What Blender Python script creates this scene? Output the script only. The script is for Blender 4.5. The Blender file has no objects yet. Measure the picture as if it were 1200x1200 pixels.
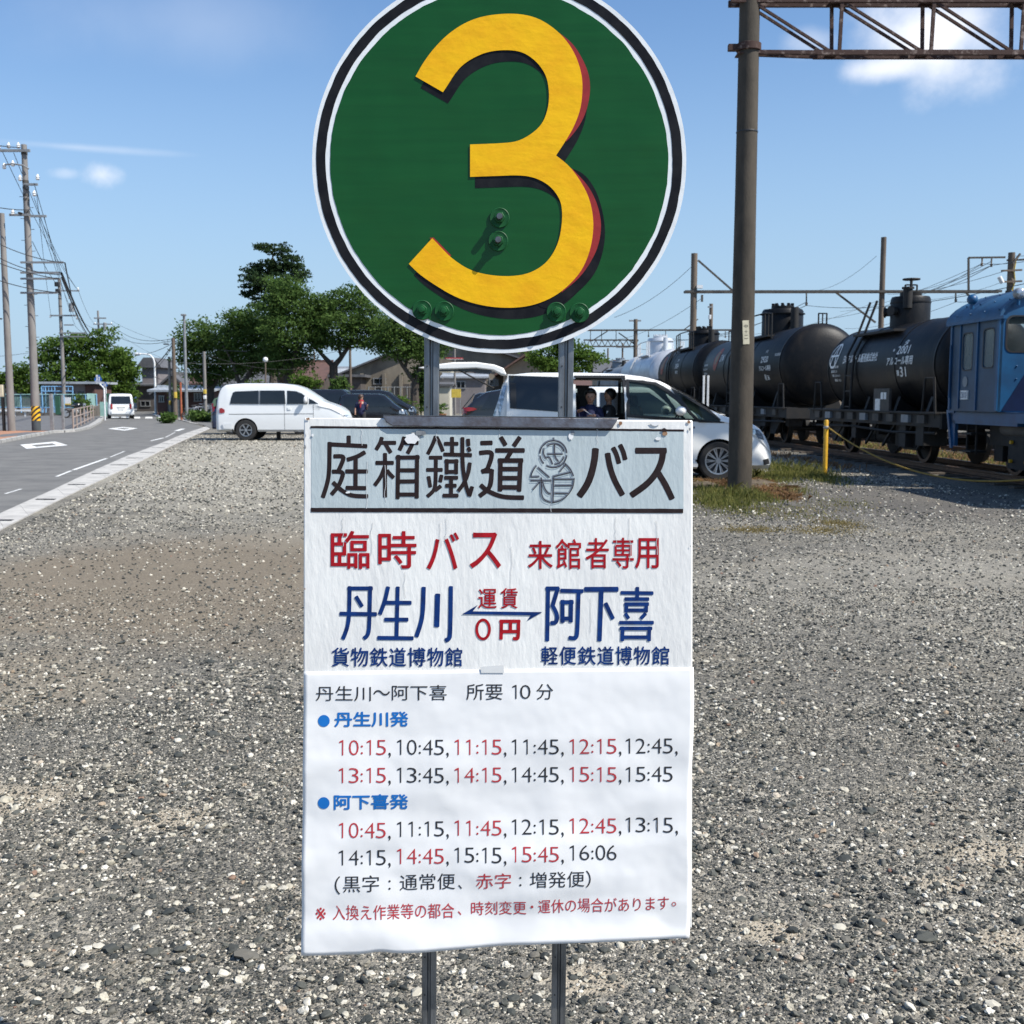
import bpy, bmesh, math, random
import numpy as np
from math import sin, cos, pi, radians, sqrt, atan2
from mathutils import Vector, Matrix, noise
from mathutils.geometry import delaunay_2d_cdt

random.seed(7); RNG = np.random.default_rng(11)
SC = bpy.context.scene
COL = SC.collection

# ------------------------------------------------------------------ camera
F = 1305.0; HC = 1.47; PITCH = math.atan(135 / F)
CP, SP = cos(PITCH), sin(PITCH)
cam_d = bpy.data.cameras.new('camera'); cam = bpy.data.objects.new('camera', cam_d); COL.objects.link(cam)
cam.location = (0, 0, HC); cam.rotation_euler = (pi / 2 - PITCH, 0, 0)
cam_d.sensor_width = 36; cam_d.lens = F / 1200 * 36; cam_d.clip_start = 0.05; cam_d.clip_end = 3000
cam_d.dof.use_dof = True; cam_d.dof.focus_distance = 1.8; cam_d.dof.aperture_fstop = 22
SC.camera = cam

# ------------------------------------------------------------------ sun and sky
SUNV = Vector((0.78, -0.37, 1.0)).normalized()
sun_d = bpy.data.lights.new('sun', 'SUN'); sun_d.energy = 5.0; sun_d.angle = radians(0.53); sun_d.color = (1.0, 0.955, 0.88)
sun = bpy.data.objects.new('sun', sun_d); COL.objects.link(sun)
sun.rotation_euler = SUNV.to_track_quat('Z', 'Y').to_euler(); sun.location = (20, -10, 40)
world = bpy.data.worlds.new('World'); SC.world = world; world.use_nodes = True
WN, WL = world.node_tree.nodes, world.node_tree.links
WN.clear()
w_out = WN.new('ShaderNodeOutputWorld'); w_bg = WN.new('ShaderNodeBackground'); w_sky = WN.new('ShaderNodeTexSky')
w_sky.sky_type = 'NISHITA'; w_sky.sun_disc = False
w_sky.sun_elevation = math.asin(SUNV.z); w_sky.sun_rotation = atan2(SUNV.x, SUNV.y)
w_sky.air_density = 1.0; w_sky.dust_density = 0.6; w_sky.ozone_density = 2.5; w_sky.altitude = 30
w_bg.inputs['Strength'].default_value = 0.105
WL.new(w_bg.outputs[0], w_out.inputs[0])
SC.view_settings.view_transform = 'Standard'; SC.view_settings.look = 'None'
SC.view_settings.exposure = 0.43; SC.view_settings.gamma = 1.0; SC.view_settings.use_curve_mapping = False
SC.cycles.max_bounces = 6; SC.cycles.transparent_max_bounces = 8


def ray(px, py):
    r = (px - 600) / F; v = (600 - py) / F
    return Vector((r, CP + v * SP, -SP + v * CP))


def G(px, py, z=0.0):
    """Point of the level plane at height z seen in direction (px, py)."""
    d = ray(px, py); t = (z - HC) / d.z
    return Vector((0, 0, HC)) + d * t


def P(px, py, Y):
    d = ray(px, py); t = Y / d.y
    return Vector((0, 0, HC)) + d * t


def cloud_mask(centre, sx, sy, amp, nscale, soft, gain):
    """soft cloud of direction `centre`, angular half sizes sx, sy"""
    tc = WN.new('ShaderNodeTexCoord')
    c = ray(*centre).normalized()
    sub = WN.new('ShaderNodeVectorMath'); sub.operation = 'SUBTRACT'; sub.inputs[1].default_value = c
    WL.new(tc.outputs['Generated'], sub.inputs[0])
    mul = WN.new('ShaderNodeVectorMath'); mul.operation = 'MULTIPLY'; mul.inputs[1].default_value = (1 / sx, 1 / sx, 1 / sy)
    WL.new(sub.outputs[0], mul.inputs[0])
    ln = WN.new('ShaderNodeVectorMath'); ln.operation = 'LENGTH'; WL.new(mul.outputs[0], ln.inputs[0])
    nz = WN.new('ShaderNodeTexNoise'); nz.inputs['Scale'].default_value = nscale; nz.inputs['Detail'].default_value = 6; nz.inputs['Roughness'].default_value = 0.55
    WL.new(tc.outputs['Generated'], nz.inputs['Vector'])
    ma = WN.new('ShaderNodeMath'); ma.operation = 'MULTIPLY_ADD'; ma.inputs[1].default_value = amp; WL.new(nz.outputs['Fac'], ma.inputs[0]); WL.new(ln.outputs['Value'], ma.inputs[2])
    mr = WN.new('ShaderNodeMapRange'); mr.interpolation_type = 'SMOOTHSTEP'
    mr.inputs['From Min'].default_value = 1 + amp * 0.5; mr.inputs['From Max'].default_value = 1 + amp * 0.5 - soft
    mr.inputs['To Min'].default_value = 0; mr.inputs['To Max'].default_value = gain
    WL.new(ma.outputs[0], mr.inputs['Value'])
    return mr.outputs['Result']


tint = WN.new('ShaderNodeMix'); tint.data_type = 'RGBA'; tint.blend_type = 'MULTIPLY'; tint.inputs['Factor'].default_value = 1
tint.inputs[7].default_value = (.86, 1.03, 1.18, 1); WL.new(w_sky.outputs[0], tint.inputs[6])
sky_col = tint.outputs[2]
# pale band towards the horizon, all the way round
h_tc = WN.new('ShaderNodeTexCoord'); h_s = WN.new('ShaderNodeSeparateXYZ'); WL.new(h_tc.outputs['Generated'], h_s.inputs[0])
h_r = WN.new('ShaderNodeMapRange'); h_r.interpolation_type = 'SMOOTHSTEP'; h_r.inputs[1].default_value = .36; h_r.inputs[2].default_value = -.04; h_r.inputs[3].default_value = 0; h_r.inputs[4].default_value = .95
WL.new(h_s.outputs['Z'], h_r.inputs[0])
h_m = WN.new('ShaderNodeMix'); h_m.data_type = 'RGBA'; WL.new(h_r.outputs[0], h_m.inputs['Factor']); WL.new(sky_col, h_m.inputs[6]); h_m.inputs[7].default_value = (3.15, 4.35, 5.7, 1)
sky_col = h_m.outputs[2]
for (c, sx, sy, amp, ns, soft, gain) in [((1095, 42), .082, .052, 1.7, 14, 1.1, .95), ((1035, 80), .058, .016, 1.3, 18, 1.0, .8),
                                        ((950, 50), .03, .014, 1.2, 24, .9, .30), ((118, 205), .020, .0125, 1.2, 45, 1.1, .55), ((78, 203), .016, .006, 1.0, 50, .9, .25),
                                        ((95, 173), .10, .0045, 1.0, 14, 1.2, .26), ((250, 30), .16, .05, 2.0, 5, 1.2, .14)]:
    m = cloud_mask(c, sx, sy, amp, ns, soft, gain)
    mx = WN.new('ShaderNodeMix'); mx.data_type = 'RGBA'; WL.new(m, mx.inputs['Factor']); WL.new(sky_col, mx.inputs[6])
    mx.inputs[7].default_value = (8.2, 8.3, 8.7, 1); sky_col = mx.outputs[2]
WL.new(sky_col, w_bg.inputs['Color'])


# ------------------------------------------------------------------ materials
def mat_base(name):
    m = bpy.data.materials.new(name); m.use_nodes = True
    nt = m.node_tree; nt.nodes.clear()
    out = nt.nodes.new('ShaderNodeOutputMaterial'); b = nt.nodes.new('ShaderNodeBsdfPrincipled')
    nt.links.new(b.outputs[0], out.inputs[0])
    return m, nt.nodes, nt.links, b


def rgb(r, g, b):
    """display values 0..255 -> linear"""
    f = lambda c: (c / 255 / 12.92) if c / 255 <= .04045 else ((c / 255 + .055) / 1.055) ** 2.4
    return (f(r), f(g), f(b), 1)


def mat(name, c, rough=.6, metal=0, c2=None, scale=8, bump=0, bscale=40, stretch=(1, 1, 1), lo=.4, hi=.65, coat=0, spec=.5, coord='Object'):
    m, N, L, b = mat_base(name)
    b.inputs['Roughness'].default_value = rough; b.inputs['Metallic'].default_value = metal
    b.inputs['Specular IOR Level'].default_value = spec
    if coat: b.inputs['Coat Weight'].default_value = coat; b.inputs['Coat Roughness'].default_value = .06
    tc = N.new('ShaderNodeTexCoord'); mp = N.new('ShaderNodeMapping'); mp.inputs['Scale'].default_value = stretch
    L.new(tc.outputs[coord], mp.inputs[0])
    if c2 is None: c2 = tuple(x * .8 for x in c[:3]) + (1,)
    n = N.new('ShaderNodeTexNoise'); n.inputs['Scale'].default_value = scale; n.inputs['Detail'].default_value = 6; n.inputs['Roughness'].default_value = .6
    L.new(mp.outputs[0], n.inputs['Vector'])
    r = N.new('ShaderNodeMapRange'); r.inputs['From Min'].default_value = lo; r.inputs['From Max'].default_value = hi; L.new(n.outputs['Fac'], r.inputs['Value'])
    mx = N.new('ShaderNodeMix'); mx.data_type = 'RGBA'; mx.inputs[6].default_value = c; mx.inputs[7].default_value = c2
    L.new(r.outputs[0], mx.inputs['Factor']); L.new(mx.outputs[2], b.inputs['Base Color'])
    if bump:
        n2 = N.new('ShaderNodeTexNoise'); n2.inputs['Scale'].default_value = bscale; n2.inputs['Detail'].default_value = 5; L.new(mp.outputs[0], n2.inputs['Vector'])
        bp = N.new('ShaderNodeBump'); bp.inputs['Strength'].default_value = 1; bp.inputs['Distance'].default_value = bump
        L.new(n2.outputs['Fac'], bp.inputs['Height']); L.new(bp.outputs[0], b.inputs['Normal'])
    return m


M = {}
M['white_paint'] = mat('white_board_paint', (.82, .81, .77, 1), .42, 0, (.73, .72, .69, 1), 9, .0010, 75, (1.6, 1.6, .5), spec=.4)
M['panel_paint'] = mat('pale_blue_grey_paint', (.47, .535, .545, 1), .42, 0, (.43, .49, .50, 1), 12, .0010, 75, (1.6, 1.6, .5), spec=.4)
M['ink_brown'] = mat('dark_brown_paint', (.020, .012, .012, 1), .55, 0, (.030, .02, .02, 1), 60, .0004, 150, spec=.15)
M['ink_red'] = mat('red_sign_paint', (.40, .008, .016, 1), .5, 0, (.28, .005, .01, 1), 90, .0003, 150, spec=.2)
M['ink_blue'] = mat('navy_sign_paint', (.004, .035, .17, 1), .5, 0, (.004, .020, .10, 1), 60, .0003, 150, spec=.2)
M['emblem'] = mat('slate_grey_paint', (.19, .22, .26, 1), .45, 0, (.13, .15, .19, 1), 60)
M['chip'] = mat('bare_primer', (.30, .32, .34, 1), .7, 0, (.16, .17, .18, 1), 40)
M['flake'] = mat('lifted_white_flake', (.8, .8, .79, 1), .5, 0, (.7, .7, .69, 1), 40)
M['rust'] = mat('rust_stain', (.20, .085, .035, 1), .9, 0, (.33, .2, .12, 1), 60)
M['disc_white'] = mat('white_rim_paint', (.84, .86, .86, 1), .35, 0, (.76, .78, .78, 1), 12, .0005, 60)
M['disc_black'] = mat('black_ring_paint', (.012, .012, .015, 1), .32, 0, (.02, .02, .022, 1), 30, .0005, 60, spec=.08)
M['disc_red'] = mat('dark_red_paint', (.33, .018, .014, 1), .4, 0, (.25, .012, .01, 1), 30, .0004, 80)
M['yellow'] = mat('yellow_numeral_paint', (.90, .50, .010, 1), .42, 0, (.84, .42, .010, 1), 9, .0010, 22, (1.6, 1, 2.6), spec=.15)
M['bolt_green'] = mat('green_painted_steel', (.006, .065, .018, 1), .5, 0, (.012, .10, .03, 1), 120, spec=.25)
M['galv'] = mat('galvanised_steel', (.24, .25, .26, 1), .45, .8, (.12, .125, .13, 1), 30, .0006, 120, (1, 1, .35))
M['galv_dark'] = mat('weathered_bar_steel', (.20, .21, .24, 1), .42, .6, (.11, .09, .09, 1), 24, .0008, 120)
M['paper_black'] = mat('black_print', (.022, .022, .026, 1), .6)
M['paper_red'] = mat('red_print', (.50, .035, .045, 1), .6)
M['paper_blue'] = mat('blue_print', (.0, .15, .50, 1), .6)

# green disc: horizontal brush strokes, glossy, slightly dented
def green_mat():
    m, N, L, b = mat_base('green_gloss_paint')
    b.inputs['Roughness'].default_value = .27; b.inputs['Specular IOR Level'].default_value = .28
    tc = N.new('ShaderNodeTexCoord'); mp = N.new('ShaderNodeMapping'); mp.inputs['Scale'].default_value = (1.6, 1, 26); L.new(tc.outputs['Object'], mp.inputs[0])
    n = N.new('ShaderNodeTexNoise'); n.inputs['Scale'].default_value = 3; n.inputs['Detail'].default_value = 6; L.new(mp.outputs[0], n.inputs['Vector'])
    n3 = N.new('ShaderNodeTexNoise'); n3.inputs['Scale'].default_value = 7; n3.inputs['Detail'].default_value = 2; L.new(tc.outputs['Object'], n3.inputs['Vector'])
    mx = N.new('ShaderNodeMix'); mx.data_type = 'RGBA'; mx.inputs[6].default_value = (.004, .058, .011, 1); mx.inputs[7].default_value = (.009, .092, .018, 1)
    L.new(n.outputs['Fac'], mx.inputs['Factor']); L.new(mx.outputs[2], b.inputs['Base Color'])
    b1 = N.new('ShaderNodeBump'); b1.inputs['Distance'].default_value = .00025; b1.inputs['Strength'].default_value = .8; L.new(n.outputs['Fac'], b1.inputs['Height'])
    b2 = N.new('ShaderNodeBump'); b2.inputs['Distance'].default_value = .010; b2.inputs['Strength'].default_value = .5; L.new(n3.outputs['Fac'], b2.inputs['Height']); L.new(b1.outputs[0], b2.inputs['Normal'])
    L.new(b2.outputs[0], b.inputs['Normal'])
    return m
M['green'] = green_mat()

def paper_mat():
    m, N, L, b = mat_base('timetable_paper')
    b.inputs['Roughness'].default_value = .62
    b.inputs['Base Color'].default_value = (.80, .81, .83, 1)
    tc = N.new('ShaderNodeTexCoord'); n = N.new('ShaderNodeTexNoise'); n.inputs['Scale'].default_value = 7; n.inputs['Detail'].default_value = 3; L.new(tc.outputs['Object'], n.inputs['Vector'])
    bp = N.new('ShaderNodeBump'); bp.inputs['Distance'].default_value = .016; bp.inputs['Strength'].default_value = .4; L.new(n.outputs['Fac'], bp.inputs['Height']); L.new(bp.outputs[0], b.inputs['Normal'])
    mx = N.new('ShaderNodeMix'); mx.data_type = 'RGBA'; mx.inputs[6].default_value = (.83, .82, .80, 1); mx.inputs[7].default_value = (.79, .785, .77, 1); L.new(n.outputs['Fac'], mx.inputs['Factor']); L.new(mx.outputs[2], b.inputs['Base Color'])
    return m
M['paper'] = paper_mat()
M['tape'] = mat('grey_tape', (.76, .76, .74, 1), .4)

# surroundings
M['asphalt'] = mat('worn_asphalt', (.165, .160, .148, 1), .9, 0, (.115, .112, .105, 1), 1.3, .004, 90)
M['asphalt2'] = mat('plaza_asphalt', (.14, .138, .14, 1), .9, 0, (.10, .10, .10, 1), 1.2, .004, 90)
M['concrete'] = mat('pale_concrete', (.50, .48, .44, 1), .85, 0, (.36, .345, .32, 1), 2.5, .003, 60)
M['kerb'] = mat('kerb_concrete', (.42, .41, .38, 1), .85, 0, (.32, .31, .29, 1), 3, .003, 60)
M['road_white'] = mat('worn_road_paint', (.74, .74, .71, 1), .7, 0, (.40, .39, .37, 1), 7, .002, 60, lo=.5, hi=.75)
M['orange_pave'] = mat('orange_paving', (.42, .20, .11, 1), .85, 0, (.30, .17, .11, 1), 1.2, .002, 60)
M['slot'] = mat('dark_drain_slot', (.03, .03, .03, 1), .9)
M['pole_conc'] = mat('grey_concrete_pole', (.23, .215, .20, 1), .85, 0, (.165, .155, .145, 1), 3, .003, 40, (1, 1, .3))
M['pole_brown'] = mat('brown_old_pole', (.15, .115, .085, 1), .85, 0, (.10, .078, .06, 1), 3, .003, 40, (1, 1, .3))
M['pole_near'] = mat('dark_weathered_pole', (.072, .058, .042, 1), .85, 0, (.034, .028, .020, 1), 5, .004, 60, (1, 1, .35), lo=.35, hi=.7)
M['steel_grey'] = mat('grey_steel', (.30, .31, .31, 1), .5, .4, (.22, .22, .22, 1), 9)
M['steel_white'] = mat('white_steel', (.72, .73, .72, 1), .45, 0, (.6, .6, .6, 1), 9)
M['rusty'] = mat('rusty_steel', (.050, .024, .018, 1), .85, 0, (.26, .20, .17, 1), 11, .002, 60, lo=.55, hi=.70)
M['black_iron'] = mat('black_iron', (.008, .008, .008, 1), .7, 0, (.016, .013, .011, 1), 6)
M['dark_iron'] = mat('dark_gantry_iron', (.05, .046, .042, 1), .7, .1, (.085, .075, .062, 1), 6)
M['wire'] = mat('wire_black', (.03, .03, .032, 1), .6)
M['porcelain'] = mat('white_porcelain', (.80, .80, .78, 1), .2)
M['tank_black'] = mat('sooty_black_tank_paint', (.006, .0066, .008, 1), .46, 0, (.026, .021, .017, 1), 2.6, .003, 30, (1, 1.6, .5), spec=.2, lo=.46, hi=.78)
M['tank_silver'] = mat('silver_tank_paint', (.62, .64, .66, 1), .38, .35, (.5, .51, .53, 1), 3)
M['tank_grey'] = mat('grey_tank_paint', (.22, .25, .28, 1), .5, .1, (.16, .18, .2, 1), 3)
M['letter_white'] = mat('white_lettering', (.80, .80, .77, 1), .5, 0, (.5, .5, .48, 1), 25, lo=.5, hi=.7)
M['logo_red'] = mat('red_logo_paint', (.35, .05, .04, 1), .6, 0, (.28, .12, .06, 1), 9)
M['loco_blue'] = mat('sky_blue_loco_paint', (.006, .082, .20, 1), .45, 0, (.007, .060, .15, 1), 3, .001, 10)
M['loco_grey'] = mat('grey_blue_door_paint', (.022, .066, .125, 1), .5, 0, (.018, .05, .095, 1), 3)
M['loco_navy'] = mat('navy_stripe_paint', (.004, .014, .055, 1), .4)
M['loco_roof'] = mat('blue_roof_paint', (.014, .085, .18, 1), .5, 0, (.014, .062, .13, 1), 4)
M['rail'] = mat('rusty_rail', (.12, .075, .05, 1), .5, .5, (.08, .05, .035, 1), 8)
M['sleeper'] = mat('old_sleeper_wood', (.07, .055, .042, 1), .9, 0, (.11, .09, .07, 1), 6)
M['car_white'] = mat('white_car_paint', (.78, .79, .78, 1), .22, 0, (.76, .77, .76, 1), 2, coat=.6)
M['car_pearl'] = mat('pearl_white_car_paint', (.86, .86, .82, 1), .35, 0, (.87, .86, .82, 1), 2, coat=.25)
M['car_black'] = mat('black_car_paint', (.010, .010, .012, 1), .2, 0, (.012, .012, .014, 1), 2, coat=.7)
M['car_navy'] = mat('navy_car_paint', (.012, .022, .06, 1), .2, 0, (.012, .020, .05, 1), 2, coat=.7)
M['car_blue'] = mat('pale_blue_car_paint', (.30, .48, .66, 1), .25, 0, (.28, .45, .62, 1), 2, coat=.5)
M['car_green'] = mat('dull_green_car_paint', (.10, .16, .10, 1), .35, 0, (.09, .14, .09, 1), 2)
M['tyre'] = mat('tyre_rubber', (.018, .018, .018, 1), .8, 0, (.03, .028, .026, 1), 12)
M['alloy'] = mat('alloy_rim', (.45, .46, .48, 1), .3, .8, (.38, .39, .4, 1), 12)
M['trim'] = mat('black_plastic_trim', (.02, .02, .021, 1), .5)
M['red_lens'] = mat('red_lamp_lens', (.32, .008, .008, 1), .15, 0, (.25, .005, .005, 1), 12, coat=.6)
M['clear_lens'] = mat('clear_lamp_lens', (.52, .56, .60, 1), .08, .5, (.25, .28, .3, 1), 18, lo=.45, hi=.55)
M['plate'] = mat('number_plate', (.7, .7, .68, 1), .5)
M['skin'] = mat('skin', (.42, .24, .16, 1), .55, 0, (.38, .2, .13, 1), 20)
M['hair'] = mat('black_hair', (.012, .010, .009, 1), .5)
M['hair_brown'] = mat('brown_hair', (.055, .028, .016, 1), .5)
M['shirt_navy'] = mat('navy_cloth', (.010, .013, .05, 1), .85, 0, (.015, .02, .07, 1), 12)
M['cloth_red'] = mat('red_cloth', (.35, .02, .03, 1), .85)
M['cloth_white'] = mat('white_cloth', (.7, .7, .68, 1), .85)
M['cloth_grey'] = mat('dark_seat_fabric', (.03, .03, .033, 1), .9)
M['bark'] = mat('dark_bark', (.055, .043, .034, 1), .95, 0, (.09, .075, .06, 1), 5, .02, 12, (1, 1, .4))
M['wall_tan'] = mat('stained_tan_stucco', (.24, .205, .155, 1), .9, 0, (.13, .112, .088, 1), .35, .01, 3, (1, 1, .6), lo=.42, hi=.62)
M['wall_beige'] = mat('beige_siding', (.34, .27, .19, 1), .85, 0, (.28, .22, .16, 1), 1)
M['wall_cream'] = mat('cream_shed_panel', (.50, .47, .38, 1), .8, 0, (.43, .40, .33, 1), 1)
M['wall_grey'] = mat('grey_mauve_siding', (.20, .18, .18, 1), .8, 0, (.16, .145, .145, 1), 1)
M['wall_dark'] = mat('dark_timber_wall', (.06, .052, .048, 1), .85, 0, (.10, .085, .075, 1), 1)
M['wall_brick'] = mat('brown_red_siding', (.10, .050, .042, 1), .85, 0, (.065, .036, .032, 1), 1)
M['roof_grey'] = mat('grey_tile_roof', (.11, .11, .115, 1), .7, 0, (.075, .075, .08, 1), 2)
M['roof_brown'] = mat('brown_tile_roof', (.12, .065, .05, 1), .7, 0, (.085, .05, .04, 1), 2)
M['roof_tin'] = mat('pale_tin_roof', (.42, .45, .48, 1), .5, .2, (.34, .36, .38, 1), 2)
M['fence_green'] = mat('green_mesh_fence', (.075, .14, .125, 1), .6, 0, (.055, .10, .09, 1), 2)
M['turq'] = mat('turquoise_panel', (.30, .48, .44, 1), .6, 0, (.24, .40, .37, 1), 2)
M['lblue'] = mat('light_blue_paint', (.20, .40, .62, 1), .5, 0, (.17, .35, .55, 1), 4)
M['green_board'] = mat('dark_green_board', (.02, .09, .055, 1), .6)
M['low_wall'] = mat('brown_block_wall', (.15, .13, .11, 1), .9, 0, (.10, .088, .075, 1), 1.5)
M['low_wall_blue'] = mat('blue_grey_block_wall', (.06, .075, .085, 1), .9, 0, (.045, .055, .06, 1), 1.5)
M['rail_brown'] = mat('pinkish_brown_rail', (.33, .26, .22, 1), .6)
M['sign_blue'] = mat('blue_road_sign', (.015, .11, .42, 1), .4)
M['plain_white'] = mat('plain_white', (.75, .75, .74, 1), .5)
M['cream_box'] = mat('cream_box_paint', (.60, .55, .40, 1), .5)
M['yellow_post'] = mat('yellow_post_paint', (.60, .34, .012, 1), .5, 0, (.48, .26, .012, 1), 9)
M['rope'] = mat('yellow_black_rope', (.34, .22, .03, 1), .8, 0, (.16, .10, .02, 1), 60)
M['orange'] = mat('orange_paint', (.36, .10, .045, 1), .6)
M['clay'] = mat('terracotta_pot', (.26, .11, .06, 1), .8)
M['yellow_box'] = mat('yellow_box', (.58, .42, .06, 1), .6)


def glass_mat(name, col, alpha_mix, rough=.03):
    """window glass: partly clear, partly glossy tint"""
    m, N, L, b = mat_base(name)
    b.inputs['Base Color'].default_value = col; b.inputs['Roughness'].default_value = rough; b.inputs['Specular IOR Level'].default_value = .6
    t = N.new('ShaderNodeBsdfTransparent'); t.inputs[0].default_value = (.75, .86, .80, 1)
    mx = N.new('ShaderNodeMixShader'); mx.inputs[0].default_value = alpha_mix
    out = [n for n in N if n.type == 'OUTPUT_MATERIAL'][0]
    L.new(t.outputs[0], mx.inputs[1]); L.new(b.outputs[0], mx.inputs[2]); L.new(mx.outputs[0], out.inputs[0])
    return m
M['glass_clear'] = glass_mat('green_tinted_glass', (.02, .035, .03, 1), .45)
M['glass_front'] = glass_mat('thin_cab_glass', (.05, .07, .07, 1), .16)
M['glass_front'].node_tree.nodes['Transparent BSDF'].inputs[0].default_value = (.97, .98, .98, 1)
M['glass_smoke'] = glass_mat('smoked_glass', (.008, .009, .011, 1), .96)
M['glass_dark'] = mat('dark_window_glass', (.010, .012, .014, 1), .06, 0, (.014, .017, .02, 1), 2, spec=.6)
M['glass_cab'] = glass_mat('dusty_cab_glass', (.30, .33, .34, 1), .45, .2)

def stripe_mat():
    m, N, L, b = mat_base('yellow_black_stripes'); b.inputs['Roughness'].default_value = .5
    tc = N.new('ShaderNodeTexCoord'); w = N.new('ShaderNodeTexWave'); w.bands_direction = 'DIAGONAL'; w.inputs['Scale'].default_value = 3.0
    mp = N.new('ShaderNodeMapping'); mp.inputs['Scale'].default_value = (1, 0, -1); L.new(tc.outputs['Object'], mp.inputs[0]); L.new(mp.outputs[0], w.inputs['Vector'])
    r = N.new('ShaderNodeMath'); r.operation = 'GREATER_THAN'; r.inputs[1].default_value = .5; L.new(w.outputs['Fac'], r.inputs[0])
    mx = N.new('ShaderNodeMix'); mx.data_type = 'RGBA'; mx.inputs[6].default_value = (.02, .02, .02, 1); mx.inputs[7].default_value = (.75, .42, .02, 1); L.new(r.outputs[0], mx.inputs['Factor']); L.new(mx.outputs[2], b.inputs['Base Color'])
    return m
M['stripes'] = stripe_mat()

def leaf_mat(name, c1, c2):
    m, N, L, b = mat_base(name); b.inputs['Roughness'].default_value = .7; b.inputs['Specular IOR Level'].default_value = .12
    g = N.new('ShaderNodeAttribute'); g.attribute_name = 'tone'
    mx = N.new('ShaderNodeMix'); mx.data_type = 'RGBA'; mx.inputs[6].default_value = c1; mx.inputs[7].default_value = c2; L.new(g.outputs['Fac'], mx.inputs['Factor']); L.new(mx.outputs[2], b.inputs['Base Color'])
    tr = N.new('ShaderNodeBsdfTranslucent'); L.new(mx.outputs[2], tr.inputs[0])
    ms = N.new('ShaderNodeMixShader'); ms.inputs[0].default_value = .45
    out = [n for n in N if n.type == 'OUTPUT_MATERIAL'][0]
    L.new(b.outputs[0], ms.inputs[1]); L.new(tr.outputs[0], ms.inputs[2]); L.new(ms.outputs[0], out.inputs[0])
    return m
M['leaf'] = leaf_mat('cherry_leaves', (.055, .110, .024, 1), (.12, .185, .050, 1))
M['leaf_dark'] = leaf_mat('conifer_leaves', (.022, .045, .018, 1), (.052, .085, .032, 1))
M['leaf_bright'] = leaf_mat('fresh_leaves', (.055, .115, .018, 1), (.13, .20, .04, 1))
M['grass'] = leaf_mat('grass_blades', (.075, .10, .02, 1), (.27, .25, .085, 1))
M['straw'] = leaf_mat('dry_straw', (.15, .085, .045, 1), (.36, .23, .12, 1))
M['dry'] = leaf_mat('dry_grass', (.16, .13, .05, 1), (.34, .27, .12, 1))
M['flower'] = leaf_mat('pink_flowers', (.35, .08, .10, 1), (.5, .3, .3, 1))


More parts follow.
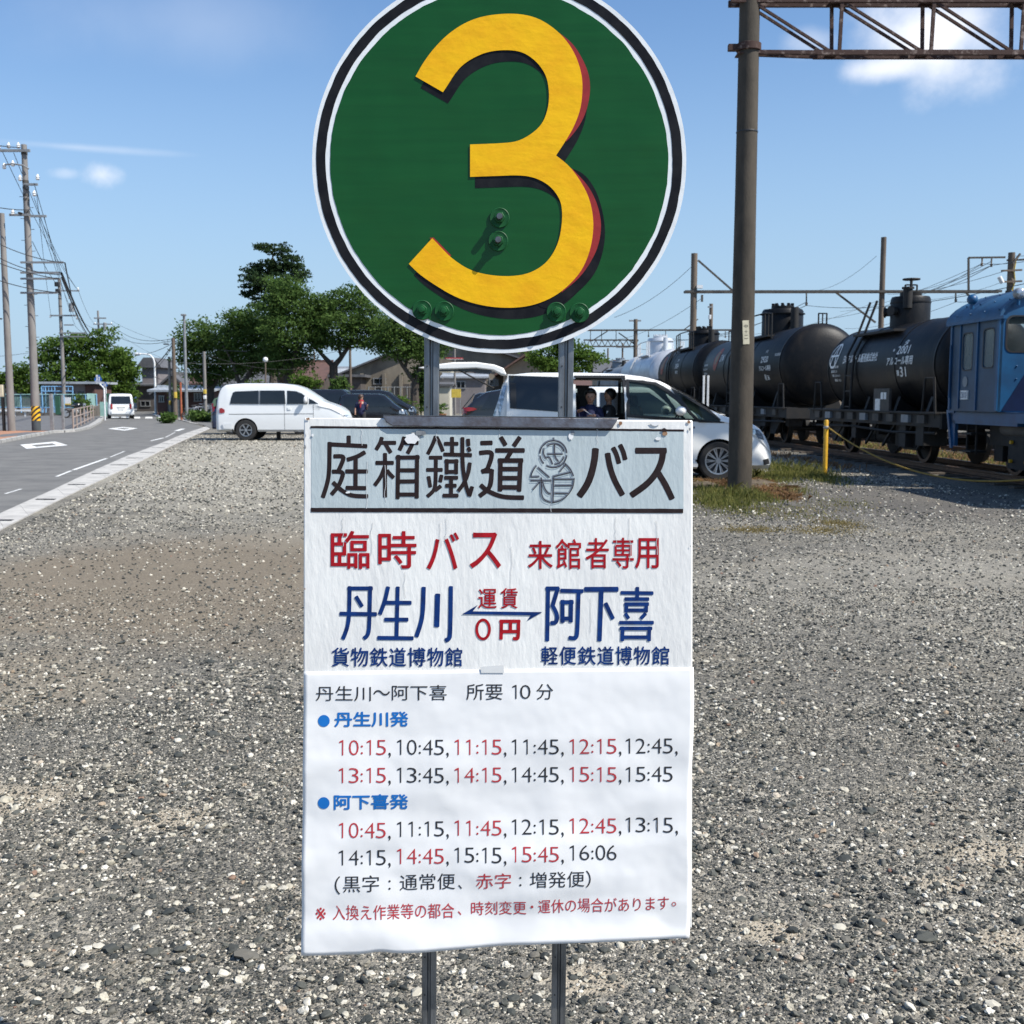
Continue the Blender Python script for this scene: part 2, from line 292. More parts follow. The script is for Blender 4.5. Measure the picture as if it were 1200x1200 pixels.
# ------------------------------------------------------------------ mesh helpers
class MB:
    def __init__(s): s.v = []; s.f = []; s.m = []; s.sm = []
    def add(s, vs, fs, mi=0, smooth=False):
        o = len(s.v); s.v += [tuple(v) for v in vs]
        for f in fs: s.f.append(tuple(i + o for i in f)); s.m.append(mi); s.sm.append(smooth)
    def box(s, c, d, rz=0, mi=0, mx=None):
        x, y, z = d[0] / 2, d[1] / 2, d[2] / 2; R = Matrix.Rotation(rz, 3, 'Z') if mx is None else mx
        c = Vector(c)
        vs = [c + R @ Vector((i * x, j * y, k * z)) for i in (-1, 1) for j in (-1, 1) for k in (-1, 1)]
        s.add(vs, [(0, 1, 3, 2), (4, 6, 7, 5), (0, 4, 5, 1), (2, 3, 7, 6), (0, 2, 6, 4), (1, 5, 7, 3)], mi)
    def bar(s, a, b, w, t=None, mi=0):
        """rectangular bar from a to b"""
        a, b = Vector(a), Vector(b); t = t or w; d = (b - a); L_ = d.length; d.normalize()
        up = Vector((0, 0, 1)) if abs(d.z) < .95 else Vector((0, 1, 0))
        sx = d.cross(up).normalized(); uz = sx.cross(d)
        R = Matrix((sx, d, uz)).transposed()
        s.box((a + b) / 2, (w, L_, t), mi=mi, mx=R)
    def tube(s, pts, r, n=8, mi=0, caps=True, smooth=True):
        pts = [Vector(p) for p in pts]; k = len(pts); rs = r if isinstance(r, (list, tuple)) else [r] * k
        vs = []; ref = None
        for i, p in enumerate(pts):
            t = (pts[min(i + 1, k - 1)] - pts[max(i - 1, 0)]); t = t.normalized() if t.length > 1e-9 else Vector((0, 0, 1))
            if ref is None: ref = Vector((0, 0, 1)) if abs(t.z) < .9 else Vector((1, 0, 0))
            a = t.cross(ref).normalized(); b = a.cross(t); ref = b
            for j in range(n):
                an = 2 * pi * j / n; vs.append(p + a * (cos(an) * rs[i]) + b * (sin(an) * rs[i]))
        fs = [(i * n + j, i * n + (j + 1) % n, (i + 1) * n + (j + 1) % n, (i + 1) * n + j) for i in range(k - 1) for j in range(n)]
        s.add(vs, fs, mi, smooth)
        if caps:
            s.add(vs[:n], [tuple(range(n))[::-1]], mi); s.add(vs[-n:], [tuple(range(n))], mi)
    def cyl(s, a, b, r0, r1=None, n=16, mi=0, smooth=True): s.tube([a, b], [r0, r0 if r1 is None else r1], n, mi, True, smooth)
    def lathe(s, prof, n=32, c=(0, 0, 0), axis='Z', mi=0, smooth=True):
        """prof: (r, h) list"""
        c = Vector(c); vs = []
        for (r, h) in prof:
            for j in range(n):
                a = 2 * pi * j / n; q = (r * cos(a), r * sin(a), h)
                if axis == 'Y': q = (q[0], h, q[1])
                if axis == 'X': q = (h, q[0], q[1])
                vs.append(c + Vector(q))
        fs = [(i * n + j, i * n + (j + 1) % n, (i + 1) * n + (j + 1) % n, (i + 1) * n + j) for i in range(len(prof) - 1) for j in range(n)]
        s.add(vs, fs, mi, smooth)
    def prism(s, poly, o, ax, ay, az, t, mi=0):
        """poly (x, y) extruded from plane o by t along az"""
        o, ax, ay, az = Vector(o), Vector(ax), Vector(ay), Vector(az)
        n = len(poly); a = [o + ax * p[0] + ay * p[1] for p in poly]; b = [q + az * t for q in a]
        s.add(a + b, [tuple(range(n)), tuple(range(2 * n - 1, n - 1, -1))] + [(i, i + n, (i + 1) % n + n, (i + 1) % n) for i in range(n)], mi)
    def sphere(s, c, r, n=12, mi=0, sc=(1, 1, 1)):
        pr = [(sin(pi * i / n), -cos(pi * i / n)) for i in range(n + 1)]; vs = []
        for (a, h) in pr:
            for j in range(n): an = 2 * pi * j / n; vs.append((c[0] + a * cos(an) * r * sc[0], c[1] + a * sin(an) * r * sc[1], c[2] + h * r * sc[2]))
        fs = [(i * n + j, i * n + (j + 1) % n, (i + 1) * n + (j + 1) % n, (i + 1) * n + j) for i in range(n) for j in range(n)]
        s.add(vs, fs, mi, True)
    def mesh(s, name, mats, fix=True):
        me = bpy.data.meshes.new(name); me.from_pydata(s.v, [], s.f); me.update()
        for m in (mats if isinstance(mats, (list, tuple)) else [mats]): me.materials.append(M[m] if isinstance(m, str) else m)
        me.polygons.foreach_set('material_index', s.m); me.polygons.foreach_set('use_smooth', s.sm)
        if fix:
            b = bmesh.new(); b.from_mesh(me); bmesh.ops.remove_doubles(b, verts=b.verts, dist=1e-6); bmesh.ops.recalc_face_normals(b, faces=b.faces); b.to_mesh(me); b.free()
        return me
    def build(s, name, mats, parent=None, bevel=0, fix=True, loc=None, sharp=40):
        me = s.mesh(name, mats, fix); o = bpy.data.objects.new(name, me); COL.objects.link(o)
        if parent: o.parent = parent
        if loc: o.location = loc
        if bevel:
            md = o.modifiers.new('bevel', 'BEVEL'); md.width = bevel; md.segments = 2; md.limit_method = 'ANGLE'; md.angle_limit = radians(40)
        try: me.set_sharp_from_angle(angle=radians(sharp))
        except Exception: pass
        return o


def tag(o, label=None, cat=None, group=None, kind=None):
    if label: o['label'] = label
    if cat: o['category'] = cat
    if group: o['group'] = group
    if kind: o['kind'] = kind
    return o


def thing(name, label, cat, loc=(0, 0, 0), rz=0, group=None):
    o = bpy.data.objects.new(name, None); COL.objects.link(o); o.empty_display_size = .2
    o.location = loc; o.rotation_euler = (0, 0, rz); return tag(o, label, cat, group)


def copy_tree(o, parent=None, label=None):
    c = o.copy(); COL.objects.link(c); c.parent = parent
    if label: c['label'] = label
    for ch in list(o.children): copy_tree(ch, c)
    return c


def np_mesh(name, V, Fc, mats, parent=None, attrs=None, smooth=False):
    """V (n,3), Fc (m,k) arrays"""
    me = bpy.data.meshes.new(name); V = np.asarray(V, np.float32); Fc = np.asarray(Fc, np.int32); k = Fc.shape[1]
    me.vertices.add(len(V)); me.vertices.foreach_set('co', V.ravel())
    me.loops.add(Fc.size); me.loops.foreach_set('vertex_index', Fc.ravel())
    me.polygons.add(len(Fc)); me.polygons.foreach_set('loop_start', np.arange(0, Fc.size, k, dtype=np.int32)); me.polygons.foreach_set('loop_total', np.full(len(Fc), k, np.int32))
    for m in (mats if isinstance(mats, (list, tuple)) else [mats]): me.materials.append(M[m] if isinstance(m, str) else m)
    for (an, dom, typ, arr) in (attrs or []):
        at = me.attributes.new(an, typ, dom); at.data.foreach_set('value' if typ == 'FLOAT' else 'vector', np.asarray(arr, np.float32).ravel())
    me.update(); me.validate()
    if smooth: me.polygons.foreach_set('use_smooth', [True] * len(Fc))
    o = bpy.data.objects.new(name, me); COL.objects.link(o)
    if parent: o.parent = parent
    return o


def chaikin(pts, corners=(), it=2, closed=True):
    """corner-cutting that keeps points whose index is in corners"""
    pts = [(Vector(p), i in corners) for i, p in enumerate(pts)]
    for _ in range(it):
        out = []; n = len(pts)
        for i in range(n):
            p, c = pts[i]
            if c or (not closed and i in (0, n - 1)): out.append((p, c)); continue
            a = pts[i - 1][0]; b = pts[(i + 1) % n][0]
            out.append((p.lerp(a, .25), False)); out.append((p.lerp(b, .25), False))
        pts = out
    return [p for p, _ in pts]


def poly_mesh(poly, fn, step=0):
    """triangulate a 2-D polygon (with optional interior points) and map through fn(x, y)"""
    pts = [Vector((p[0], p[1])) for p in poly]; n = len(pts)
    if step:
        fine = []
        for i in range(n):
            a, b = pts[i], pts[(i + 1) % n]; k = max(1, int((b - a).length / step))
            fine += [a.lerp(b, j / k) for j in range(k)]
        pts = fine; n = len(pts)
    edges = [(i, (i + 1) % n) for i in range(n)]; allp = list(pts)
    if step:
        xs = [p.x for p in pts]; ys = [p.y for p in pts]
        x = min(xs) + step * .5
        while x < max(xs):
            y = min(ys) + step * .5
            while y < max(ys):
                q = Vector((x, y))
                ins = False; j = n - 1
                for i in range(n):
                    if (pts[i].y > y) != (pts[j].y > y) and x < (pts[j].x - pts[i].x) * (y - pts[i].y) / (pts[j].y - pts[i].y) + pts[i].x: ins = not ins
                    j = i
                if ins and min((q - p).length for p in pts) > step * .4: allp.append(q)
                y += step
            x += step
    r = delaunay_2d_cdt(allp, edges, [list(range(n))], 1, 1e-7)
    return [fn(v.x, v.y) for v in r[0]], [tuple(f) for f in r[2]]


def sheet_shell(mb, poly, fn, t, mi=0, step=0):
    """curved panel of thickness t: fn(x, y, off) gives the surface point at offset off"""
    vs, fs = poly_mesh(poly, lambda x, y: (x, y), step)
    top = [fn(x, y, t) for x, y in vs]
    mb.add(top, fs, mi, True)
    # rim
    cnt = {}
    for f in fs:
        for i in range(len(f)):
            e = (f[i], f[(i + 1) % len(f)]); k = (min(e), max(e)); cnt.setdefault(k, []).append(e)
    for k, es in cnt.items():
        if len(es) == 1:
            a, b = es[0]; mb.add([fn(*vs[a], t), fn(*vs[b], t), fn(*vs[b], 0), fn(*vs[a], 0)], [(0, 1, 2, 3)], mi)


_txt_cache = {}
def glyph(text, res=3, bold=0.0):
    """2-D triangles of a piece of writing, normalised to its bounding box 0..1"""
    key = (text, res, bold)
    if key in _txt_cache: return _txt_cache[key]
    c = bpy.data.curves.new('writing', 'FONT'); c.body = text; c.resolution_u = res; c.offset = bold
    o = bpy.data.objects.new('writing', c)
    COL.objects.link(o); dg = bpy.context.evaluated_depsgraph_get(); dg.update()
    me = bpy.data.meshes.new_from_object(o.evaluated_get(dg))
    V = [(v.co.x, v.co.y) for v in me.vertices]; Fs = [tuple(p.vertices) for p in me.polygons]
    bpy.data.objects.remove(o); bpy.data.curves.remove(c); bpy.data.meshes.remove(me)
    x0 = min(v[0] for v in V); x1 = max(v[0] for v in V); y0 = min(v[1] for v in V); y1 = max(v[1] for v in V)
    V = [((x - x0) / max(x1 - x0, 1e-6), (y - y0) / max(y1 - y0, 1e-6)) for x, y in V]
    _txt_cache[key] = (V, Fs); return V, Fs


def text_into(mb, text, box, fn, mi=0, res=3, bold=0.0, slope=0.0):
    """write text into box (x0, y0, x1, y1) with y0 the TOP edge; fn(x, y) maps to 3-D"""
    x0, y0, x1, y1 = box
    if text == '1':
        w = (x1 - x0) * .30; xm = x1 - w
        q = [(xm, y1), (xm, y0 + .14 * (y1 - y0)), (x0, y0 + .20 * (y1 - y0)), (x0, y0 + .11 * (y1 - y0)), (xm + .1 * w, y0), (x1, y0), (x1, y1)]
        mb.add([fn(*p) for p in q], [(0, 1, 5, 6), (1, 2, 3, 4), (1, 4, 5)], mi); return
    V, Fs = glyph(text, res, min(bold, 0))
    if bold > 0:   # heavier brush: the outline laid down several times, slightly shifted
        d = bold; x0 += d; x1 -= d; y0 += d; y1 -= d
        sh = [(d * cos(a), d * sin(a)) for a in [2 * pi * i / 8 for i in range(8)]] + [(0, 0)]
    else: sh = [(0, 0)]
    for k, (dx, dy) in enumerate(sh):
        mb.add([Vector(fn(x0 + dx + u * (x1 - x0), y1 + dy + w * (y0 - y1) + slope * u * (x1 - x0))) + Vector((0, -k * 1.2e-5, 0)) for u, w in V], Fs, mi)


def strokes_into(mb, strokes, w, conv, fn, mi=0, lift=0.0):
    """brush strokes: each a polyline, optionally ((points), width)"""
    for k, st in enumerate(strokes):
        ww = w
        if isinstance(st[-1], (int, float)): ww = st[-1]; st = st[:-1]
        pts = [Vector(conv(*p)) for p in st]; W = ww
        if len(pts) > 2: pts = chaikin(pts, (), 2, False)
        n = len(pts); L_, R_ = [], []
        for i, p in enumerate(pts):
            t1 = (p - pts[i - 1]).normalized() if i else (pts[1] - pts[0]).normalized()
            t2 = (pts[i + 1] - p).normalized() if i < n - 1 else t1
            t = (t1 + t2)
            t = t.normalized() if t.length > 1e-3 else t1
            nn = Vector((-t.y, t.x)); s = W / 2 / max(.6, nn.dot(Vector((-t1.y, t1.x))))
            s *= 1 + .05 * noise.noise(Vector((p.x * .35, p.y * .35, k)))
            L_.append(p + nn * s); R_.append(p - nn * s)
        # softly rounded ends
        def cap(c, d):
            q = Vector((-d.y, d.x)); h = W / 2
            return [c + q * h * .72 + d * h * .20, c + d * h * .28, c - q * h * .72 + d * h * .20]
        d0 = (pts[0] - pts[1]).normalized(); d1 = (pts[-1] - pts[-2]).normalized()
        out = L_ + cap(pts[-1], d1) + R_[::-1] + cap(pts[0], d0)
        z = lift + k * 2.5e-5
        try:
            vs, fs = poly_mesh(out, lambda x, y: fn(x, y, z))
            mb.add(vs, fs, mi)
        except Exception: pass
# ------------------------------------------------------------------ ground
def ground_mat(name, dirt_bias=0.0, dark=1.0):
    m, N, L, b = mat_base(name); b.inputs['Roughness'].default_value = .85; b.inputs['Specular IOR Level'].default_value = .25
    tc = N.new('ShaderNodeTexCoord'); V = tc.outputs['Object']
    def vor(scale, feat='F1'):
        v = N.new('ShaderNodeTexVoronoi'); v.inputs['Scale'].default_value = scale; v.feature = feat; L.new(V, v.inputs['Vector']); return v
    def ramp(src, stops):
        r = N.new('ShaderNodeValToRGB'); cr = r.color_ramp; cr.interpolation = 'LINEAR'
        while len(cr.elements) > 1: cr.elements.remove(cr.elements[0])
        cr.elements[0].position = stops[0][0]; cr.elements[0].color = stops[0][1]
        for p, c in stops[1:]: e = cr.elements.new(p); e.color = c
        L.new(src, r.inputs[0]); return r.outputs[0]
    def noise_(scale, detail=4, rough=.55):
        n = N.new('ShaderNodeTexNoise'); n.inputs['Scale'].default_value = scale; n.inputs['Detail'].default_value = detail; n.inputs['Roughness'].default_value = rough; L.new(V, n.inputs['Vector']); return n.outputs['Fac']
    def mix(f, a, c):
        x = N.new('ShaderNodeMix'); x.data_type = 'RGBA'
        for s, i in ((f, 'Factor'), (a, 6), (c, 7)):
            if isinstance(s, (int, float, tuple)): x.inputs[i].default_value = s
            else: L.new(s, x.inputs[i])
        return x.outputs[2]
    def mrange(s, a, b_, c=0, d=1):
        r = N.new('ShaderNodeMapRange'); r.inputs[1].default_value = a; r.inputs[2].default_value = b_; r.inputs[3].default_value = c; r.inputs[4].default_value = d; L.new(s, r.inputs[0]); return r.outputs[0]
    v1 = vor(150); v2 = vor(55); v3 = vor(330)
    def sep(v):
        s = N.new('ShaderNodeSeparateColor'); L.new(v.outputs['Color'], s.inputs[0]); return s.outputs[0]
    g = lambda x, w=0: (x * .74 * dark * (1.03 + w), x * .74 * dark, x * .74 * dark * (.88 - w), 1)
    st = [(0, g(.05, -.06)), (.3, g(.09, -.05)), (.55, g(.15, .0)), (.74, g(.22, .06)), (.82, g(.42, .09)), (1, g(.62, .10))]
    c1 = ramp(sep(v1), st); c3 = ramp(sep(v3), [(0, g(.055, -.04)), (.5, g(.13)), (.8, g(.24, .06)), (1, g(.5, .1))])
    c2 = ramp(sep(v2), [(0, g(.07, -.05)), (.5, g(.13)), (.85, g(.25, .05)), (1, g(.5, .08))])
    col = mix(mrange(sep(v2), .70, .74), mix(.45, c1, c3), c2)
    # tan dust patches
    sand = mrange(noise_(.9, 6, .62), .50 - dirt_bias, .72 - dirt_bias)
    fine = mrange(noise_(9, 5, .6), .35, .7)
    mm = N.new('ShaderNodeMath'); mm.operation = 'MULTIPLY'; L.new(sand, mm.inputs[0]); L.new(fine, mm.inputs[1])
    col = mix(mm.outputs[0], col, (.30, .26, .19, 1))
    big_ = N.new('ShaderNodeVectorMath'); big_.operation = 'SCALE'; L.new(col, big_.inputs[0]); L.new(mrange(noise_(.33, 5, .65), .3, .7, .72, 1.28), big_.inputs['Scale']); col = big_.outputs[0]
    b_ = N.new('ShaderNodeMath'); b_.operation = 'MULTIPLY'; b_.inputs[1].default_value = .5; L.new(mm.outputs[0], b_.inputs[0])
    L.new(col, b.inputs['Base Color'])
    h1 = mrange(v1.outputs['Distance'], 0, .7, 1, 0); h2 = mrange(v2.outputs['Distance'], 0, .7, 1, 0)
    bp = N.new('ShaderNodeBump'); bp.inputs['Distance'].default_value = .004; bp.inputs['Strength'].default_value = .9; L.new(h1, bp.inputs['Height'])
    bp2 = N.new('ShaderNodeBump'); bp2.inputs['Distance'].default_value = .006; bp2.inputs['Strength'].default_value = .6; L.new(h2, bp2.inputs['Height']); L.new(bp.outputs[0], bp2.inputs['Normal'])
    L.new(bp2.outputs[0], b.inputs['Normal'])
    # broad tone variation of the worn lot: brownish trodden zone, pale dusty zone by the road, dark band of new ballast
    return m, N, L, b, col, noise_, mix, mrange, V


m, N, L, b, col, noise_, mix, mrange, V = ground_mat('gravel_lot')
def zone(cx, cy, rx, ry, rot=0):
    mp = N.new('ShaderNodeMapping'); mp.vector_type = 'TEXTURE'; mp.inputs['Location'].default_value = (cx, cy, 0); mp.inputs['Rotation'].default_value = (0, 0, rot); mp.inputs['Scale'].default_value = (rx, ry, 1e3)
    L.new(V, mp.inputs[0]); ln = N.new('ShaderNodeVectorMath'); ln.operation = 'LENGTH'; L.new(mp.outputs[0], ln.inputs[0])
    a = N.new('ShaderNodeMath'); a.operation = 'MULTIPLY_ADD'; a.inputs[1].default_value = .9; L.new(noise_(1.1, 5, .6), a.inputs[0]); L.new(ln.outputs['Value'], a.inputs[2])
    return mrange(a.outputs[0], 1.45, 1.05)
def scaled(f, k):
    a = N.new('ShaderNodeMath'); a.operation = 'MULTIPLY'; a.inputs[1].default_value = k; L.new(f, a.inputs[0]); return a.outputs[0]
col = mix(scaled(zone(-2.4, 9.3, 2.6, 3.6), .72), col, (.20, .16, .11, 1)); col = mix(scaled(zone(-2.6, 5.6, .9, .8), .6), col, (.26, .22, .16, 1))
for px, py, rr in ((905, 1092, .07), (10, 938, .17), (1100, 1035, .07), (1165, 1000, .12), (690, 1150, .08), (1190, 1105, .09), (200, 960, .10)):
    gq = G(px, py); col = mix(scaled(zone(gq.x, gq.y, rr * 1.5, rr * 1.2), .8), col, (.42, .36, .27, 1))       # brown trodden earth at left
col = mix(scaled(zone(-6.0, 27, 4.2, 15, .16), .55), col, (.42, .39, .32, 1))       # pale dusty gravel along the road
col = mix(scaled(zone(-1.5, 15, 4.0, 5.0), .35), col, (.31, .285, .23, 1)); col = mix(scaled(zone(3.6, 8.5, 3.0, 2.2), .30), col, (.34, .315, .26, 1))
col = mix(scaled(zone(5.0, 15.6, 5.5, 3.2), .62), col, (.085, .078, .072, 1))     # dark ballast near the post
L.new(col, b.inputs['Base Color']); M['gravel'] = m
m, N, L, b, *_ = ground_mat('track_ballast', -.1, .75); M['ballast'] = m


def ground_sheet(name, pts, z, mat_, kind='structure', parent=None, label=None):
    mb = MB(); mb.add([(p[0], p[1], z) for p in pts], [tuple(range(len(pts)))])
    o = mb.build(name, mat_, parent); 
    if o.data.polygons[0].normal.z < 0: o.data.flip_normals()
    return tag(o, label, None, None, kind if not parent else None)


big = 1200
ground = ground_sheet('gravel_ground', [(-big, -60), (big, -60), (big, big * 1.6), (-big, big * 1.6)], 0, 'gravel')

# road surface: traced on the level ground
right_edge = [(-330, 760), (-40, 626), (0, 603), (62.5, 575), (104, 555), (146, 536), (187.5, 520.4), (214.6, 509), (238, 501), (226, 496.5), (212, 492.6), (198, 489), (186, 485.2), (176, 481.5), (169, 477.5), (166, 473)]
left_edge = [(158, 473), (150, 477.5), (140, 482), (128, 486), (121, 491), (116.7, 495.4), (104, 501.7), (87.5, 505.8), (62.5, 507.5), (31, 513), (0, 519.4), (-60, 530), (-330, 560)]
road = ground_sheet('asphalt_road', [G(*p)[:2] for p in right_edge + left_edge], .004, 'asphalt')

# concrete gutter made of blocks with open drain slots
gut = MB(); gutter = tag(bpy.data.objects.new('roadside_gutter', None), kind='structure'); COL.objects.link(gutter)
up = [Vector(G(*p)) for p in [(-200, 698), (-40, 621.5), (0, 602.7), (62.5, 574.6), (104, 554.8), (146, 536), (187.5, 520.4), (214.6, 509), (241.7, 500)]]
lo = [Vector(G(*p)) for p in [(-200, 730), (-40, 644), (0, 622), (78, 582.3), (125, 560), (162.5, 542.3), (197, 524.6), (222, 513.3), (246, 502.4)]]
def along(line, s):
    L0 = [0]
    for i in range(len(line) - 1): L0.append(L0[-1] + (line[i + 1] - line[i]).length)
    t = s * L0[-1]
    for i in range(len(line) - 1):
        if t <= L0[i + 1] or i == len(line) - 2: return line[i].lerp(line[i + 1], (t - L0[i]) / (L0[i + 1] - L0[i]))
nb = 34
for i in range(nb):
    a, b2 = i / nb, (i + 1) / nb; g_ = .00012
    q = [along(up, a + g_), along(up, b2 - g_), along(lo, b2 - g_), along(lo, a + g_)]
    mb = MB(); c0 = sum(q, Vector()) / 4
    z1 = .014 + .0012 * (i % 3)
    ps = [(v - c0) for v in q]
    if i % 2 == 1:
        # narrow drain slot lying square to the kerb line of the car park
        u1, l1 = along(up, b2), along(lo, b2); yy = (u1.y + l1.y) / 2; d_ = (along(up, b2) - along(up, a)); x0_ = u1.x + (yy - u1.y) * d_.x / d_.y; x1_ = l1.x + (yy - l1.y) * d_.x / d_.y
        g2 = MB(); w_ = (x1_ - x0_); sh_ = .17 * d_.x / d_.y
        g2.add([(x0_ + w_ * .18 + sh_, yy + .17, z1 + .003), (x0_ + w_ * .86 + sh_, yy + .17, z1 + .003), (x0_ + w_ * .86, yy, z1 + .003), (x0_ + w_ * .18, yy, z1 + .003)], [(0, 1, 2, 3)]); g2.build('drain_slot', 'slot', gutter)
    n = len(ps)
    mb.add([(p.x, p.y, 0) for p in ps] + [(p.x, p.y, z1) for p in ps], [tuple(range(n, 2 * n))] + [(k, (k + 1) % n, (k + 1) % n + n, k + n) for k in range(n)])
    mb.build('gutter_block', 'concrete', gutter, loc=(c0.x, c0.y, 0))

# kerb strip that turns back along the car-park entrance
ground_sheet('kerb_strip', [G(*p)[:2] for p in [(240, 499.4), (246, 501.6), (226, 495.4), (211, 491.0), (206, 491.0), (222, 495.8)]], .030, 'kerb')
ground_sheet('side_street', [G(*p)[:2] for p in [(245, 501.5), (226, 495.6), (206, 490.6), (196, 487.2), (250, 484), (400, 486), (620, 488), (600, 499), (420, 503), (300, 503)]], .005, 'asphalt')

def marking(pts, name='road_marking', z=.0085, holes=None, mat_='road_white'):
    return ground_sheet(name, [G(*p)[:2] for p in pts], z, mat_)
def strip(p0, p1, w, z=.0085):
    a, c = G(*p0), G(*p1); d = (c - a).normalized(); n = Vector((-d.y, d.x, 0)) * w / 2
    mb = MB(); mb.add([(v.x, v.y, z) for v in (a + n, c + n, c - n, a - n)], [(0, 1, 2, 3)]); o = mb.build('road_marking', 'road_white', None)
    if o.data.polygons[0].normal.z < 0: o.data.flip_normals()
    return tag(o, kind='structure')
Z5 = lambda x, y: (x / 4.8, 360 + y / 4.8)
def diamond(outer, inner):
    o = [G(*Z5(*p)) for p in outer]; i = [G(*Z5(*p)) for p in inner]
    mb = MB(); mb.add([(v.x, v.y, .0085) for v in o + i], [(k, (k + 1) % 4, (k + 1) % 4 + 4, k + 4) for k in range(4)])
    ob = mb.build('diamond_marking', 'road_white')
    if ob.data.polygons[0].normal.z < 0: ob.data.flip_normals()
    tag(ob, kind='structure')
diamond([(113, 775), (310, 757), (382, 778), (150, 798)], [(175, 777), (295, 767), (318, 777), (205, 787)])
diamond([(605, 684), (690, 675), (776, 682), (700, 695)], [(650, 684), (692, 680), (735, 683), (700, 689)])
for a, c, w in [((30, 1052), (120, 1025), .07), ((318, 955), (400, 922), .10), ((412, 918), (600, 852), .13), ((620, 845), (700, 812), .07), ((850, 753), (920, 736), .16), ((930, 734), (985, 705), .07), ((992, 697), (1028, 685), .35)]:
    strip(Z5(*a), Z5(*c), w * .6)
for x0, x1 in [(612, 668), (684, 722), (746, 787), (818, 856), (890, 930)]:
    marking([Z5(x0, 617), Z5(x1, 617), Z5(x1 + 2, 626), Z5(x0 - 2, 626)])
for a, c in [((862, 602), (905, 614)), ((940, 624), (985, 638)), ((800, 577), (850, 585)), ((870, 590), (880, 593))]:
    strip(Z5(*a), Z5(*c), .35)

# left side: plaza, orange paving, pale kerb
ground_sheet('plaza', [G(*p)[:2] for p in [(-200, 484), (0, 484.5), (60, 485), (112, 486), (121, 489), (116, 494.5), (104, 500.5), (87, 504.2), (62, 505.4), (0, 505), (-200, 507)]], .006, 'asphalt2')
ground_sheet('orange_paving', [G(*p)[:2] for p in [(-200, 507.3), (0, 504.6), (62, 505.2), (87, 503.8), (104, 500.2), (104, 501.4), (87.5, 505.4), (60, 507.2), (28, 512.4), (0, 518), (-200, 548)]], .012, 'orange_pave')
ground_sheet('asphalt_apron', [G(*p)[:2] for p in [(0, 509.8), (30, 506.9), (57, 506.2), (40, 510), (24, 512.6), (20, 511.0), (0, 512.6)]], .016, 'asphalt2')
kb = [(-200, 549), (0, 518.2), (31, 512.3), (62, 507.0), (87.5, 505.2), (104, 501.1), (116.3, 494.9), (120.5, 490.8)]
kc = [(-200, 552), (0, 519.8), (31, 513.5), (62.5, 507.8), (88, 506.3), (106, 502.4), (118, 496), (122, 491)]
kerb = tag(bpy.data.objects.new('kerb', None), kind='structure'); COL.objects.link(kerb)
A_ = [Vector(G(*p)) for p in kb]; B_ = [Vector(G(*p)) for p in kc]
for i in range(60):
    a, c = i / 60 + .0006, (i + 1) / 60 - .0006; q = [along(A_, a), along(A_, c), along(B_, c), along(B_, a)]; mb = MB()
    mb.add([(v.x, v.y, 0) for v in q] + [(v.x, v.y, .10) for v in q], [(4, 5, 6, 7), (0, 1, 5, 4), (1, 2, 6, 5), (2, 3, 7, 6), (3, 0, 4, 7)])
    mb.build('kerb_stone', 'kerb', kerb)
ground_sheet('pale_footway', [G(*p)[:2] for p in [(88, 504.5), (104, 499.0), (112, 494), (118, 488.5), (121.5, 488.5), (117, 495), (104.5, 501.2), (88, 505.4)]], .050, 'kerb')

